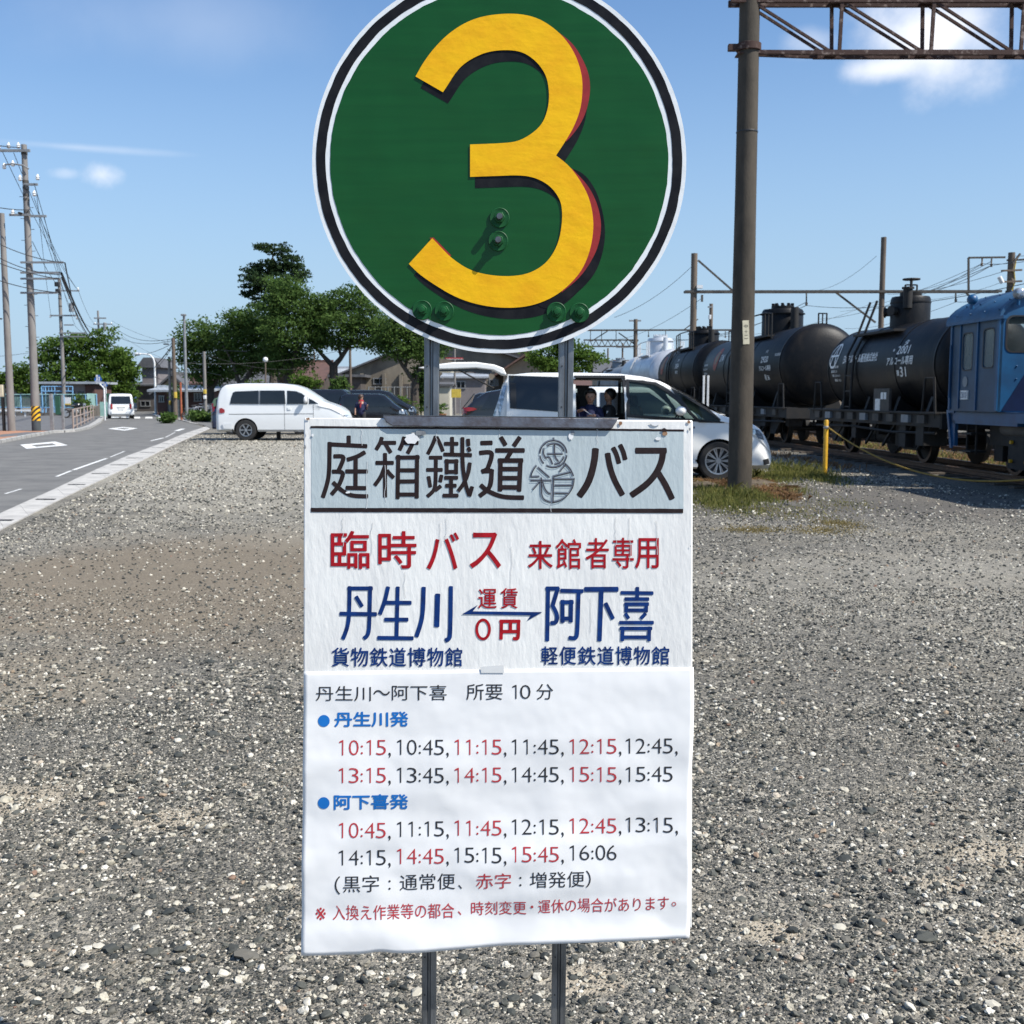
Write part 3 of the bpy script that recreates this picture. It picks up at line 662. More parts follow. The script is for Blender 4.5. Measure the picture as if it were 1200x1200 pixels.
# ------------------------------------------------------------------ stones
def stone_gn():
    ng = bpy.data.node_groups.new('stone_scatter', 'GeometryNodeTree')
    ng.interface.new_socket('Geometry', in_out='INPUT', socket_type='NodeSocketGeometry'); ng.interface.new_socket('Geometry', in_out='OUTPUT', socket_type='NodeSocketGeometry')
    n, l = ng.nodes, ng.links
    gi = n.new('NodeGroupInput'); go = n.new('NodeGroupOutput'); iop = n.new('GeometryNodeInstanceOnPoints')
    gj = n.new('GeometryNodeJoinGeometry')
    for k in range(4):
        ic = n.new('GeometryNodeMeshIcoSphere'); ic.inputs['Subdivisions'].default_value = 2 if k < 3 else 1
        nz = n.new('ShaderNodeTexNoise'); nz.noise_dimensions = '4D'; nz.inputs['Scale'].default_value = .9 + .3 * k; nz.inputs['Detail'].default_value = 1.5; nz.inputs['W'].default_value = k * 7.3
        sb = n.new('ShaderNodeVectorMath'); sb.operation = 'SUBTRACT'; sb.inputs[1].default_value = (.5, .5, .5); l.new(nz.outputs['Color'], sb.inputs[0])
        sc = n.new('ShaderNodeVectorMath'); sc.operation = 'SCALE'; sc.inputs['Scale'].default_value = 1.9; l.new(sb.outputs[0], sc.inputs[0])
        sp = n.new('GeometryNodeSetPosition'); l.new(ic.outputs['Mesh'], sp.inputs['Geometry']); l.new(sc.outputs[0], sp.inputs['Offset'])
        sm = n.new('GeometryNodeSetMaterial'); sm.inputs['Material'].default_value = M['stones']; l.new(sp.outputs[0], sm.inputs['Geometry'])
        ss = n.new('GeometryNodeSetShadeSmooth'); ss.inputs['Shade Smooth'].default_value = (k == 0); l.new(sm.outputs[0], ss.inputs['Geometry'])
        gt = n.new('GeometryNodeGeometryToInstance'); l.new(ss.outputs[0], gt.inputs[0]); l.new(gt.outputs[0], gj.inputs[0])
    l.new(gj.outputs[0], iop.inputs['Instance']); iop.inputs['Pick Instance'].default_value = True
    l.new(gi.outputs[0], iop.inputs['Points'])
    def attr(nm, ty):
        a = n.new('GeometryNodeInputNamedAttribute'); a.data_type = ty; a.inputs['Name'].default_value = nm; return a.outputs[0]
    fi = n.new('FunctionNodeFloatToInt'); l.new(attr('pick', 'FLOAT'), fi.inputs[0]); l.new(fi.outputs[0], iop.inputs['Instance Index'])
    l.new(attr('rot', 'FLOAT_VECTOR'), iop.inputs['Rotation']); l.new(attr('size', 'FLOAT_VECTOR'), iop.inputs['Scale'])
    l.new(iop.outputs[0], go.inputs[0]); return ng


def stones_mat(name, inst=True):
    m, N, L, b = mat_base(name); b.inputs['Roughness'].default_value = .75; b.inputs['Specular IOR Level'].default_value = .3
    a = N.new('ShaderNodeAttribute'); a.attribute_name = 'tone'; a.attribute_type = 'INSTANCER' if inst else 'OBJECT'
    if not inst: a.attribute_name = 'tone'
    r = N.new('ShaderNodeValToRGB'); cr = r.color_ramp
    stops = [(0, (.022, .025, .025, 1)), (.34, (.052, .056, .051, 1)), (.60, (.105, .105, .088, 1)), (.70, (.16, .145, .12, 1)), (.75, (.42, .385, .30, 1)), (.965, (.66, .62, .53, 1)), (.993, (.33, .25, .17, 1)), (1, (.20, .11, .08, 1))]
    cr.elements[0].position = 0; cr.elements[0].color = stops[0][1]; cr.elements[1].position = 1; cr.elements[1].color = stops[-1][1]
    for p, c in stops[1:-1]: e = cr.elements.new(p); e.color = c
    L.new(a.outputs['Fac'], r.inputs[0])
    tc = N.new('ShaderNodeTexCoord'); n = N.new('ShaderNodeTexNoise'); n.inputs['Scale'].default_value = 2.2 if inst else 90; n.inputs['Detail'].default_value = 5; L.new(tc.outputs['Object'], n.inputs['Vector'])
    mr = N.new('ShaderNodeMapRange'); mr.inputs[1].default_value = .3; mr.inputs[2].default_value = .7; mr.inputs[3].default_value = .72; mr.inputs[4].default_value = 1.15; L.new(n.outputs['Fac'], mr.inputs[0])
    mx = N.new('ShaderNodeVectorMath'); mx.operation = 'SCALE'; L.new(r.outputs[0], mx.inputs[0]); L.new(mr.outputs[0], mx.inputs['Scale']); L.new(mx.outputs[0], b.inputs['Base Color'])
    return m
M['stones'] = stones_mat('scattered_stones'); M['single_stone'] = stones_mat('single_stone', False)
GUT_A, GUT_B = G(-200, 730), G(250, 500)

def scatter(name, y0, y1, dens, r0, r1, power=2.0, lowtone=0.0, clump=.6, edge=1.06):
    n_try = int(dens * (y1 - y0) * (y0 + y1) * .5 * .98 * edge)
    u = RNG.random(n_try); y = np.sqrt(y0 ** 2 + u * (y1 ** 2 - y0 ** 2)); x = (RNG.random(n_try) * 2 - 1) * y * .475 * edge + 0
    side = (GUT_B.x - GUT_A.x) * (y - GUT_A.y) - (GUT_B.y - GUT_A.y) * (x - GUT_A.x)
    keep = (side < -.5) & (x < 7.1 - .05 * (y - 24))
    # clumping
    ph = np.sin(x * 1.9 + np.sin(y * 1.3) * 2) * np.sin(y * 2.3 + np.sin(x * 1.7) * 2) + .6 * np.sin(x * 5.1 + y * 3.3) * np.sin(y * 6.1 - x * 2)
    keep &= RNG.random(n_try) < (1 - clump * .5 + clump * .5 * ph)
    dz = np.minimum(((x + 2.4) / 2.6) ** 2 + ((y - 9.3) / 3.6) ** 2, ((x - 5.0) / 4.6) ** 2 + ((y - 15.8) / 2.4) ** 2); keep &= RNG.random(n_try) < np.where(dz < 1, .38 + .5 * dz, 1)
    x, y = x[keep], y[keep]; n = len(x)
    r = r0 + (r1 - r0) * RNG.random(n) ** power
    sz = np.stack([r * (.8 + .6 * RNG.random(n)), r * (.8 + .5 * RNG.random(n)), r * (.45 + .35 * RNG.random(n))], 1)
    rot = np.stack([RNG.normal(0, .35, n), RNG.normal(0, .35, n), RNG.random(n) * 6.28], 1)
    V = np.stack([x, y, sz[:, 2] * .55], 1)
    me = bpy.data.meshes.new(name); me.vertices.add(n); me.vertices.foreach_set('co', V.astype(np.float32).ravel())
    tone = RNG.random(n) ** (1.0 + lowtone)
    for nm, ty, arr in (('tone', 'FLOAT', tone), ('pick', 'FLOAT', RNG.integers(0, 4, n)), ('rot', 'FLOAT_VECTOR', rot), ('size', 'FLOAT_VECTOR', sz)):
        at = me.attributes.new(nm, ty, 'POINT'); at.data.foreach_set('value' if ty == 'FLOAT' else 'vector', arr.astype(np.float32).ravel())
    o = bpy.data.objects.new(name, me); COL.objects.link(o); md = o.modifiers.new('scatter', 'NODES'); md.node_group = GN
    tag(o, kind='stuff'); return n
GN = stone_gn()
scatter('fine_gravel', 2.25, 5.2, 8500, .0018, .0046, 1.5, .1, .45)
scatter('fine_gravel', 5.2, 8.5, 1700, .003, .0065, 1.6, .15, .3)
scatter('gravel', 2.25, 6.0, 1000, .0042, .0125, 2.4, -.3, .9)
scatter('gravel', 6.0, 13.5, 420, .005, .0125, 2.0, -.1, .5)
scatter('gravel', 13.5, 22, 170, .008, .018, 2.0, -.35, .5)
scatter('gravel', 22, 44, 42, .011, .026, 2.0, -.5, .5)

# single stones that can be picked out, parts of the gravel ground
stone_meshes = []
for k in range(9):
    b_ = bmesh.new(); bmesh.ops.create_icosphere(b_, subdivisions=2, radius=1)
    sx = (1, .75 + .05 * k, .42 + .05 * (k % 4))
    for v in b_.verts:
        p = v.co.copy(); nn = noise.noise(p * 1.1 + Vector((k * 5, 0, 0))) * .55 + noise.noise(p * 2.6 + Vector((0, k * 3, 0))) * .18
        v.co = Vector((p.x * sx[0], p.y * sx[1], p.z * sx[2])) * (1 + nn)
        v.co.z = max(v.co.z, -.3)
    me = bpy.data.meshes.new('stone'); b_.to_mesh(me); b_.free(); me.materials.append(M['single_stone']); stone_meshes.append(me)
def put_stone(x, y, r, tone, k=None, rz=None):
    o = bpy.data.objects.new('stone', random.choice(stone_meshes) if k is None else stone_meshes[k]); COL.objects.link(o); o.parent = ground
    o.location = (x, y, r * .12); o.scale = (r, r, r * random.uniform(.7, 1.05)); o.rotation_euler = (random.uniform(-.2, .2), random.uniform(-.2, .2), random.uniform(0, 6.28) if rz is None else rz); o['tone'] = tone
# the larger ones the photograph shows: px, py, radius in px, tone
for (px, py, rp, tn) in [(129, 1113, 12, .42), (98, 1132, 7, .80), (119, 1147, 7, .3), (178, 1118, 13, .36), (211, 1113, 10, .38), (290, 1122, 17, .66), (288, 1145, 6, .8), (210, 998, 7, .45), (161, 1001, 9, .3), (140, 996, 10, .36), (172, 953, 8, .32),
                         (217, 920, 7, .5), (210, 886, 9, .28), (136, 971, 7, .2), (64, 1055, 9, .6), (66, 1050, 5, .2), (40, 1050, 7, .78), (175, 1034, 6, .82), (160, 1051, 6, .8), (197, 1070, 9, .15), (225, 1069, 6, .1), (207, 1059, 6, .8), (264, 842, 7, .6), (212, 865, 8, .38), (250, 861, 9, .3),
                         (125, 798, 6, .1), (246, 776, 7, .2), (24, 1033, 8, .58), (1029, 1083, 11, .18), (1085, 1100, 15, .48), (1054, 1099, 9, .12), (984, 1087, 8, .82), (985, 1110, 8, .5), (1100, 1062, 7, .8), (1106, 1059, 6, .85), (1117, 1063, 6, .82), (990, 1007, 9, .07), (925, 944, 9, .45), (895, 970, 7, .7),
                         (1074, 1141, 9, .72), (1039, 1156, 6, .8), (961, 1170, 7, .8), (870, 1124, 8, .66), (1162, 1178, 10, .82), (1033, 973, 5, .985), (1018, 975, 6, .55), (1018, 951, 11, .5), (968, 903, 7, .8), (1131, 950, 6, .72), (1132, 966, 6, .6), (489, 1163, 9, .8), (541, 1124, 6, .8), (597, 1179, 7, .8),
                         (612, 1178, 5, .82), (645, 1172, 8, .5), (708, 1114, 9, .42), (672, 1146, 7, .4), (451, 1167, 6, .82), (434, 1141, 7, .85), (718, 1147, 7, .62), (600, 1187, 8, .25), (631, 1145, 9, .55), (1040, 1125, 6, .3), (1142, 1101, 7, .25), (1126, 1102, 6, .15), (915, 960, 6, .7), (230, 1174, 6, .8), (38, 1174, 5, .5),
                         (308, 1098, 6, .7), (318, 1040, 8, .8), (332, 1042, 7, .82), (306, 1041, 7, .78), (258, 1150, 5, .6), (6, 938, 10, .75)]:
    g_ = G(px, py); put_stone(g_.x, g_.y, rp / F * g_.y * .86, tn + (.12 if tn < .4 else 0))
for i in range(210):
    y = 2.35 + 4.5 * random.random() ** 1.5; x = random.uniform(-.5, .5) * y * .95
    put_stone(x, y, random.uniform(.008, .0145) * (1 + .15 * (y - 2.3)), random.choice([.1, .2, .3, .4, .5, .6, .78, .8, .85, .9, .75, .66]))

# ------------------------------------------------------------------ the bus-stop sign
BT = radians(3.5)
BN = Vector((0, -cos(BT), sin(BT))); BO = P(585, 490, 1.79); SIGN_BASE = Vector((-.02, 1.74, 0))
def S(px, py, off=0.0):
    d = ray(px, py); o = Vector((0, 0, HC)); t = (BO - o).dot(BN) / d.dot(BN)
    return o + d * t + BN * off - SIGN_BASE
def D(px, py, off=0.0):
    p = P(px, py, 1.80); p.y -= off; return p - SIGN_BASE
sign = thing('bus_stop_sign', 'green round number 3 bus stop sign with white painted board below, on two steel posts', 'bus stop sign', SIGN_BASE)

# posts: rolled steel channel with a groove down the middle
for k, (xt, xb) in enumerate(((505.5, 502.6), (663.5, 655.0))):
    w = .0118; prof = [(-w, .8), (-w, 0), (-.0018, 0), (-.0018, .22), (.0018, .22), (.0018, 0), (w, 0), (w, .8)]
    prof = [(-w, .018), (-w, .001), (-w + .001, 0), (-.0032, 0), (-.0014, .005), (.0014, .005), (.0032, 0), (w - .001, 0), (w, .001), (w, .018)]
    top = P(xt, 350, 1.812); mid = P(xt, 430, 1.812); bt = P(xb, 1150, 1.815 - .9 * .035)
    dirv = (mid - bt); top = mid + dirv * .30; bottom = bt - dirv * (bt.z / dirv.z)
    mb = MB(); n = len(prof); ring = []
    for q in (bottom, top): ring += [(q.x + a - SIGN_BASE.x, q.y + b_ - SIGN_BASE.y, q.z) for a, b_ in prof]
    mb.add(ring, [(i, (i + 1) % n, (i + 1) % n + n, i + n) for i in range(n)] + [tuple(range(n)), tuple(range(2 * n - 1, n - 1, -1))])
    po = mb.build('post', 'galv', sign)
    hm = MB()
    for j in range(26):
        t = .04 + j * .036; c = bottom.lerp(top, t) - SIGN_BASE; c.z = bottom.lerp(top, t).z
        hm.cyl((c.x - .0068, c.y - .0008, c.z), (c.x - .0068, c.y + .0012, c.z), .0013, n=8)
    hm.build('post_hole', 'trim', po)['kind'] = 'stuff'

# round disc
cc = P(585, 0, 1.8); DC = Vector((P(585, 190, 1.8).x, 1.8, 1.834)) - SIGN_BASE; RD = .2945
def disc(name, r_in, r_out, y_front, thick, mt, wob, seed):
    mb = MB(); n = 220; vs = []
    def rr(r, a): return r + wob * (noise.noise(Vector((cos(a) * 9, sin(a) * 9, seed))) + .5 * noise.noise(Vector((cos(a) * 40, sin(a) * 40, seed)))) if r > 0 else 0
    for j in range(n):
        a = 2 * pi * j / n
        ro = rr(r_out, a); ri = rr(r_in, a + .3) if r_in else 0
        vs += [(ro * cos(a), -y_front, ro * sin(a)), (ro * cos(a), -y_front + thick, ro * sin(a))]
        if r_in: vs += [(ri * cos(a), -y_front, ri * sin(a)), (ri * cos(a), -y_front + thick, ri * sin(a))]
    fs = []
    if r_in:
        for j in range(n):
            a, b_ = 4 * j, 4 * ((j + 1) % n); fs += [(a, b_, b_ + 2, a + 2), (a, a + 1, b_ + 1, b_), (a + 2, b_ + 2, b_ + 3, a + 3)]
    else:
        for j in range(n): a, b_ = 2 * j, 2 * ((j + 1) % n); fs.append((a, a + 1, b_ + 1, b_))
        fs += [tuple(2 * j for j in range(n)), tuple(2 * j + 1 for j in range(n))]
    mb.add(vs, fs); return mb.build(name, mt, sign, loc=DC)
disc('disc', 0, RD, 0, .0035, 'disc_white', 0.0003, 1)
disc('black_ring', RD * .928, RD * .978, .0005, .0005, 'disc_black', .0010, 2)
gd = disc('green_field', 0, RD * .9035, .0006, .0006, 'green', .0012, 3)
Z4 = lambda x, y: (350 + x / 2.553, y / 2.553)
yel = [(350, 230), (372, 190), (405, 145), (450, 100), (500, 68), (550, 50), (610, 42), (665, 43), (715, 55), (760, 82), (800, 120), (828, 165), (845, 215), (850, 260), (845, 320), (830, 365), (810, 405), (770, 466),
       (810, 497), (845, 545), (868, 590), (880, 640), (882, 690), (872, 750), (850, 805), (815, 848), (770, 885), (715, 910), (660, 921), (590, 921), (520, 908), (460, 885), (400, 848), (360, 820), (330, 790), (400, 713),
       (430, 745), (460, 775), (510, 808), (560, 822), (620, 828), (680, 822), (725, 800), (755, 770), (778, 725), (788, 670), (788, 620), (778, 590), (755, 560), (725, 540), (690, 528), (650, 525), (600, 527), (513, 530), (513, 433),
       (600, 430), (655, 425), (700, 400), (730, 370), (745, 330), (750, 290), (745, 240), (728, 205), (700, 175), (665, 155), (620, 150), (570, 155), (530, 170), (490, 195), (465, 225), (450, 250), (432, 277)]
corn = [0, 17, 34, 35, 53, 54, len(yel) - 1]
def paint_shape(name, poly, corners, off, mt, thick=.0003, par=None):
    pts = chaikin(poly, corners, 2)
    mb = MB()
    def fn(x, y, o): return D(*Z4(x, y), off + o) - DC
    sheet_shell(mb, [tuple(p) for p in pts], fn, thick); return mb.build(name, mt, par or sign, loc=DC, fix=True)
paint_shape('numeral_shadow', [(x + 15, y + 33) for x, y in yel], corn, .0007, 'disc_black')
paint_shape('numeral_shadow', [(800, 500), (850, 515), (888, 565), (908, 625), (918, 690), (912, 750), (890, 815), (850, 862), (800, 900), (740, 930), (700, 900), (850, 780), (860, 690), (840, 570)], [0], .00115, 'disc_black')
paint_shape('numeral_red_edge', [(775, 96), (820, 130), (850, 178), (868, 222), (873, 265), (866, 315), (850, 360), (825, 398), (800, 425), (800, 380), (825, 320), (830, 260), (825, 210), (800, 150)], [0, 8], .0016, 'disc_red')
paint_shape('numeral_red_edge', [(815, 503), (860, 548), (885, 590), (900, 635), (906, 680), (897, 737), (870, 792), (835, 837), (786, 876), (800, 830), (840, 780), (860, 700), (860, 630), (840, 560)], [0, 8], .0016, 'disc_red')
paint_shape('numeral_red_edge', [(392, 712), (404, 711), (457, 765), (438, 772)], [0, 1, 2, 3], .0016, 'disc_red')
num = paint_shape('numeral_three', yel, corn, .0020, 'yellow', .0004)
# bolts with washers
for k, (bx, by) in enumerate([(585.5, 255.5), (583.9, 282.7), (494.8, 363.5), (520.7, 364.8), (651.9, 365.9), (678.8, 366.7)]):
    p = D(bx, by, .002); mb = MB()
    mb.lathe([(0, 0), (.0158, 0), (.0158, -.0012), (.0148, -.0018), (.0135, -.0013), (.009, -.0012), (0, -.0012)], 28, axis='Y')
    w_ = mb.build('washer', 'bolt_green', sign, loc=p + Vector((0, 0 if k > 3 or k < 2 else .0, 0)))
    nb_ = MB(); a0 = k * .7
    pts6 = [(cos(a0 + i * pi / 3) * .0088, sin(a0 + i * pi / 3) * .0088) for i in range(6)]
    nb_.prism(pts6, (0, -.0012, 0), (1, 0, 0), (0, 0, 1), (0, -1, 0), .0065); nb_.build('nut', 'bolt_green', w_, bevel=.0008)
    st = MB(); st.lathe([(0, 0), (.0052, 0), (.0052, -.0155), (.0044, -.0172), (0, -.0176)], 18, axis='Y')
    st.build('stud', 'bolt_green' if k > 1 else 'galv', w_, loc=(0, -.001, 0))

# board
corners = [(356, 489.5), (812, 492.5), (811, 1088), (355, 1088)]
mb = MB(); fr = [S(x, y, 0) for x, y in corners]; bk = [S(x, y, -.016) for x, y in corners]
mb.add(fr + bk, [(0, 1, 2, 3), (7, 6, 5, 4), (0, 4, 5, 1), (1, 5, 6, 2), (2, 6, 7, 3), (3, 7, 4, 0)])
board = mb.build('signboard', 'white_paint', sign, bevel=.0022)
def flat_part(name, poly, off, mt, parent=board, thick=.0003):
    mb = MB(); sheet_shell(mb, poly, lambda x, y, o: S(x, y, off + o), thick); return mb.build(name, mt, parent)
def wob(poly, amp=.35, step=7):
    out = []; n = len(poly)
    for i in range(n):
        a, b_ = Vector(poly[i]), Vector(poly[(i + 1) % n]); k = max(1, int((b_ - a).length / step))
        for j in range(k):
            q = a.lerp(b_, j / k); out.append((q.x + amp * noise.noise(Vector((q.x * .13, q.y * .13, 1))), q.y + amp * noise.noise(Vector((q.x * .13, q.y * .13, 9)))))
    return out
flat_part('title_panel', wob([(365, 501), (801, 504.5), (801, 598), (365, 597)]), .0002, 'panel_paint')
flat_part('panel_rule', wob([(364, 499.2), (801.5, 503.2), (801.5, 505.6), (364, 501.7)]), .0005, 'ink_brown')
flat_part('panel_rule', wob([(364.5, 595.0), (800.5, 596.2), (800.5, 601.2), (364.5, 600)]), .0005, 'ink_brown')

conv_a = lambda x, y: (340 + x / 7.5, 480 + y / 7.5)
conv_b = lambda x, y: (490 + x / 9.2308, 500 + y / 9.2308)
conv_c = lambda x, y: (670 + x / 9.2308, 500 + y / 9.2308)
conv_d = lambda x, y: (390 + x / 7.0588, 680 + y / 7.0588)
conv_e = lambda x, y: (620 + x / 7.0588, 680 + y / 7.0588)
conv_f = lambda x, y: (530 + x / 10, 670 + y / 10)
conv_g = lambda x, y: (600 + x / 10.909, 500 + y / 10.909)
def lettering(strokes, w, conv, mt, off=.0008):
    mb = MB(); strokes_into(mb, strokes, w, conv, lambda x, y, z: S(x, y, off + z)); return mb.build('lettering', mt, board, fix=False)
tei = [((515, 232), (515, 300)), ((340, 305), (675, 322)), ((348, 288), (345, 560), (325, 660), (288, 772)), ((385, 411), (472, 408), (466, 450), (425, 540)), ((372, 545), (470, 545), (455, 610), (425, 675), (365, 745)),
       ((378, 640), (440, 700), (510, 745), (570, 760), (683, 762)), ((503, 440), (590, 415), (658, 374)), ((577, 425), (575, 690)), ((490, 543), (680, 543)), ((493, 688), (665, 690))]
hako = [((808, 245), (792, 295), (757, 352)), ((800, 292), (928, 292)), ((838, 300), (860, 340), (885, 378)), ((1003, 242), (990, 295), (962, 355)), ((1000, 292), (1125, 292)), ((1078, 298), (1055, 345), (1033, 383)),
        ((835, 385), (835, 768)), ((755, 468), (908, 468)), ((832, 505), (800, 590), (745, 665)), ((852, 535), (880, 570), (910, 598)), ((952, 402), (945, 782)), ((1117, 402), (1113, 777)), ((932, 422), (1135, 420)), ((950, 533), (1115, 533)), ((950, 632), (1115, 630)), ((950, 746), (1115, 746))]
tetsu = [((190, 105), (160, 190), (105, 295)), ((200, 112), (240, 190), (268, 265)), ((122, 335), (258, 335)), ((193, 335), (190, 640), (165, 700), (100, 755)), ((92, 467), (262, 467)), ((113, 540), (132, 652)), ((255, 525), (238, 597)), ((245, 642), (185, 690)),
         ((285, 185), (432, 185)), ((368, 115), (368, 300)), ((278, 300), (578, 308)), ((310, 355), (310, 510)), ((412, 355), (412, 510)), ((290, 375), (432, 375)), ((310, 488), (412, 488)), ((288, 552), (428, 552)), ((357, 550), (357, 745)), ((298, 638), (412, 638)), ((270, 745), (432, 745)),
         ((480, 118), (480, 400), (500, 560), (530, 680), (555, 745)), ((556, 750), (585, 650)), ((560, 392), (545, 500), (500, 610), (435, 695)), ((540, 135), (545, 205)), ((543, 228), (560, 265))]
michi = [((678, 178), (800, 175)), ((665, 285), (797, 270), (795, 340), (750, 460)), ((760, 455), (690, 490)), ((690, 482), (798, 478)), ((797, 465), (790, 600), (765, 675), (665, 750)), ((677, 632), (740, 690), (860, 745), (960, 765), (1140, 768)),
         ((895, 115), (945, 200)), ((1100, 115), (1035, 208)), ((840, 257), (1148, 257)), ((1003, 275), (960, 345)), ((892, 347), (886, 695)), ((1110, 347), (1092, 697)), ((868, 366), (1132, 366)), ((890, 458), (1100, 458)), ((888, 556), (1100, 556)), ((888, 655), (1095, 657))]
lettering(tei, 5.0, conv_a, 'ink_brown'); lettering(hako, 4.8, conv_a, 'ink_brown'); lettering(tetsu, 4.6, conv_b, 'ink_brown'); lettering(michi, 5.4, conv_b, 'ink_brown')
lettering([((257, 240), (247, 370), (205, 540), (155, 650), (82, 750)), ((387, 290), (410, 430), (460, 580), (548, 738), 6.8), ((447, 228), (485, 300), (510, 395), 5.6), ((522, 198), (558, 270), (578, 355), 5.6)], 8.0, conv_c, 'ink_brown')
lettering([((692, 260), (1020, 260), 7.2), ((985, 240), (982, 350), (925, 490), (820, 620), (645, 742), 7.4), ((935, 500), (1010, 620), (1085, 780), 7.2)], 7, conv_c, 'ink_brown')
blue_w = 4.7
lettering([((140, 52), (137, 290), (120, 400), (84, 485)), ((125, 67), (328, 67)), ((310, 52), (305, 300), (298, 450), (258, 480)), ((60, 276), (362, 280)), ((193, 135), (242, 215))], blue_w, conv_d, 'ink_blue')
lettering([((458, 55), (430, 180), (390, 280)), ((435, 185), (648, 186)), ((538, 55), (528, 480)), ((430, 325), (622, 325)), ((372, 476), (665, 479))], blue_w, conv_d, 'ink_blue')
lettering([((752, 58), (745, 280), (725, 370), (692, 465)), ((868, 115), (860, 382), 6.2), ((977, 52), (972, 450), (962, 485), (932, 497))], 5.1, conv_d, 'ink_blue')
lettering([((158, 55), (150, 500)), ((140, 68), (247, 68)), ((240, 62), (195, 210)), ((193, 205), (235, 285), (228, 350), (180, 354)), ((262, 86), (445, 90)), ((410, 90), (400, 430), (388, 482), (330, 475)), ((277, 165), (277, 348)), ((348, 165), (345, 345)), ((262, 181), (365, 181)), ((280, 316), (345, 316))], 4.8, conv_e, 'ink_blue')
lettering([((460, 75), (735, 74), 5.8), ((598, 80), (582, 500), 5.3), ((632, 190), (693, 318), 5.0)], 5.2, conv_e, 'ink_blue')
lettering([((895, 58), (895, 150)), ((760, 103), (1025, 106)), ((792, 155), (990, 155)), ((806, 187), (803, 262)), ((970, 187), (968, 262)), ((790, 197), (988, 197)), ((800, 247), (975, 247)), ((797, 275), (822, 315)), ((963, 275), (925, 315)), ((748, 350), (1028, 350)), ((775, 385), (770, 500)), ((995, 385), (992, 500)), ((752, 398), (1015, 398)), ((770, 470), (995, 470))], 4.3, conv_e, 'ink_blue')
lettering([((578, 565), (572, 790)), ((558, 580), (795, 580)), ((778, 565), (775, 770), (755, 785), (715, 782)), ((682, 582), (682, 700)), ((575, 700), (778, 700))], 4.0, conv_f, 'ink_red')
el = [[(362 + 75 * cos(radians(a)), 675 + 112 * sin(radians(a))) for a in range(a0, a0 + 196, 15)] for a0 in (-97, 83)]
lettering([tuple(e) for e in el], 3.3, conv_f, 'ink_red')
flat_part('arrow', [conv_f(*p) for p in [(115, 497), (300, 388), (240, 463), (1055, 472), (878, 572), (920, 510), (600, 505), (300, 500)]], .0008, 'ink_blue')
ring = lambda cx, cy, r, a0, a1, n=14: tuple((cx + r * cos(radians(a0 + (a1 - a0) * i / n)), cy + r * sin(radians(a0 + (a1 - a0) * i / n))) for i in range(n + 1))
emb = [ring(525, 345, 172, -178, -4, 20), ring(525, 345, 172, 6, 120), ring(525, 345, 172, 135, 172), ring(532, 345, 132, -130, -15), ring(532, 345, 132, 15, 85), ((405, 275), (395, 345), (432, 402)), ((432, 395), (475, 375), (515, 475)), ((540, 215), (540, 380), (590, 438)), ((450, 345), (645, 345)), ((530, 140), (530, 175)),
       ring(520, 690, 288, -137, -170, 8), ((235, 637), (345, 635)), ((235, 683), (498, 685)), ((372, 650), (370, 850), (400, 930), (490, 962)), ((350, 702), (265, 800)), ((385, 695), (410, 780), (450, 840), (490, 855)), ((330, 518), (475, 645)), ((605, 572), (680, 480)), ((520, 633), (750, 575)), ((668, 462), (740, 530), (782, 625)),
       ((528, 645), (520, 965)), ((520, 665), (792, 665), ), ((790, 655), (780, 760), (720, 860), (620, 940), (510, 963)), ((545, 748), (765, 745)), ((540, 843), (712, 847))]
mb = MB(); strokes_into(mb, emb, 2.3, conv_g, lambda x, y, z: S(x, y, .0008 + z)); mb.build('emblem', 'emblem', board, fix=False)
mb = MB(); strokes_into(mb, [tuple((x + 5, y + 7) for x, y in st) for st in emb], .8, conv_g, lambda x, y, z: S(x, y, .00205 + z)); mb.build('emblem_line', 'ink_brown', board, fix=False)

def words(items, mt, name='lettering', parent=None, fn=None, res=3):
    for it in items:
        mb = MB(); text_into(mb, it[0], it[1], fn or (lambda x, y: S(x, y, .0009)), 0, res, it[2] if len(it) > 2 else 0.0, it[3] if len(it) > 3 else 0.0)
        mb.build(name, mt, parent or board, fix=False)
c5 = lambda x0, y0, x1, y1: (380 + x0 / 5.4545, 615 + y0 / 5.4545, 380 + x1 / 5.4545, 615 + y1 / 5.4545)
c6 = lambda x0, y0, x1, y1: (610 + x0 / 6.667, 615 + y0 / 6.667, 610 + x1 / 6.667, 615 + y1 / 6.667)
words([('臨', c5(42, 38, 290, 282), .42), ('時', c5(345, 40, 590, 280), .42), ('バ', c5(655, 48, 862, 285), .45), ('ス', c5(930, 48, 1130, 278), .45),
       ('来', c6(58, 125, 252, 345), .34), ('館', c6(275, 110, 473, 345), .26), ('者', c6(508, 103, 690, 342), .26), ('専', c6(717, 100, 885, 342), .26), ('用', c6(895, 103, 1080, 342), .34)], 'ink_red')
words([('運', (560.5, 690, 582, 713), .22), ('賃', (586.5, 689, 606.8, 713), .22)], 'ink_red')
xs = [388, 410.5, 433, 455.7, 477, 500, 521, 543]
words([(ch, (xs[i] + .7, 758.7, xs[i + 1] - 1.2, 781), .26) for i, ch in enumerate('貨物鉄道博物館')], 'ink_blue')
xs = [633.5, 655, 676.5, 699.5, 720.5, 742, 763, 785.5]
words([(ch, (xs[i] + .7, 757.3, xs[i + 1] - 1.2, 779), .26) for i, ch in enumerate('軽便鉄道博物館')], 'ink_blue')

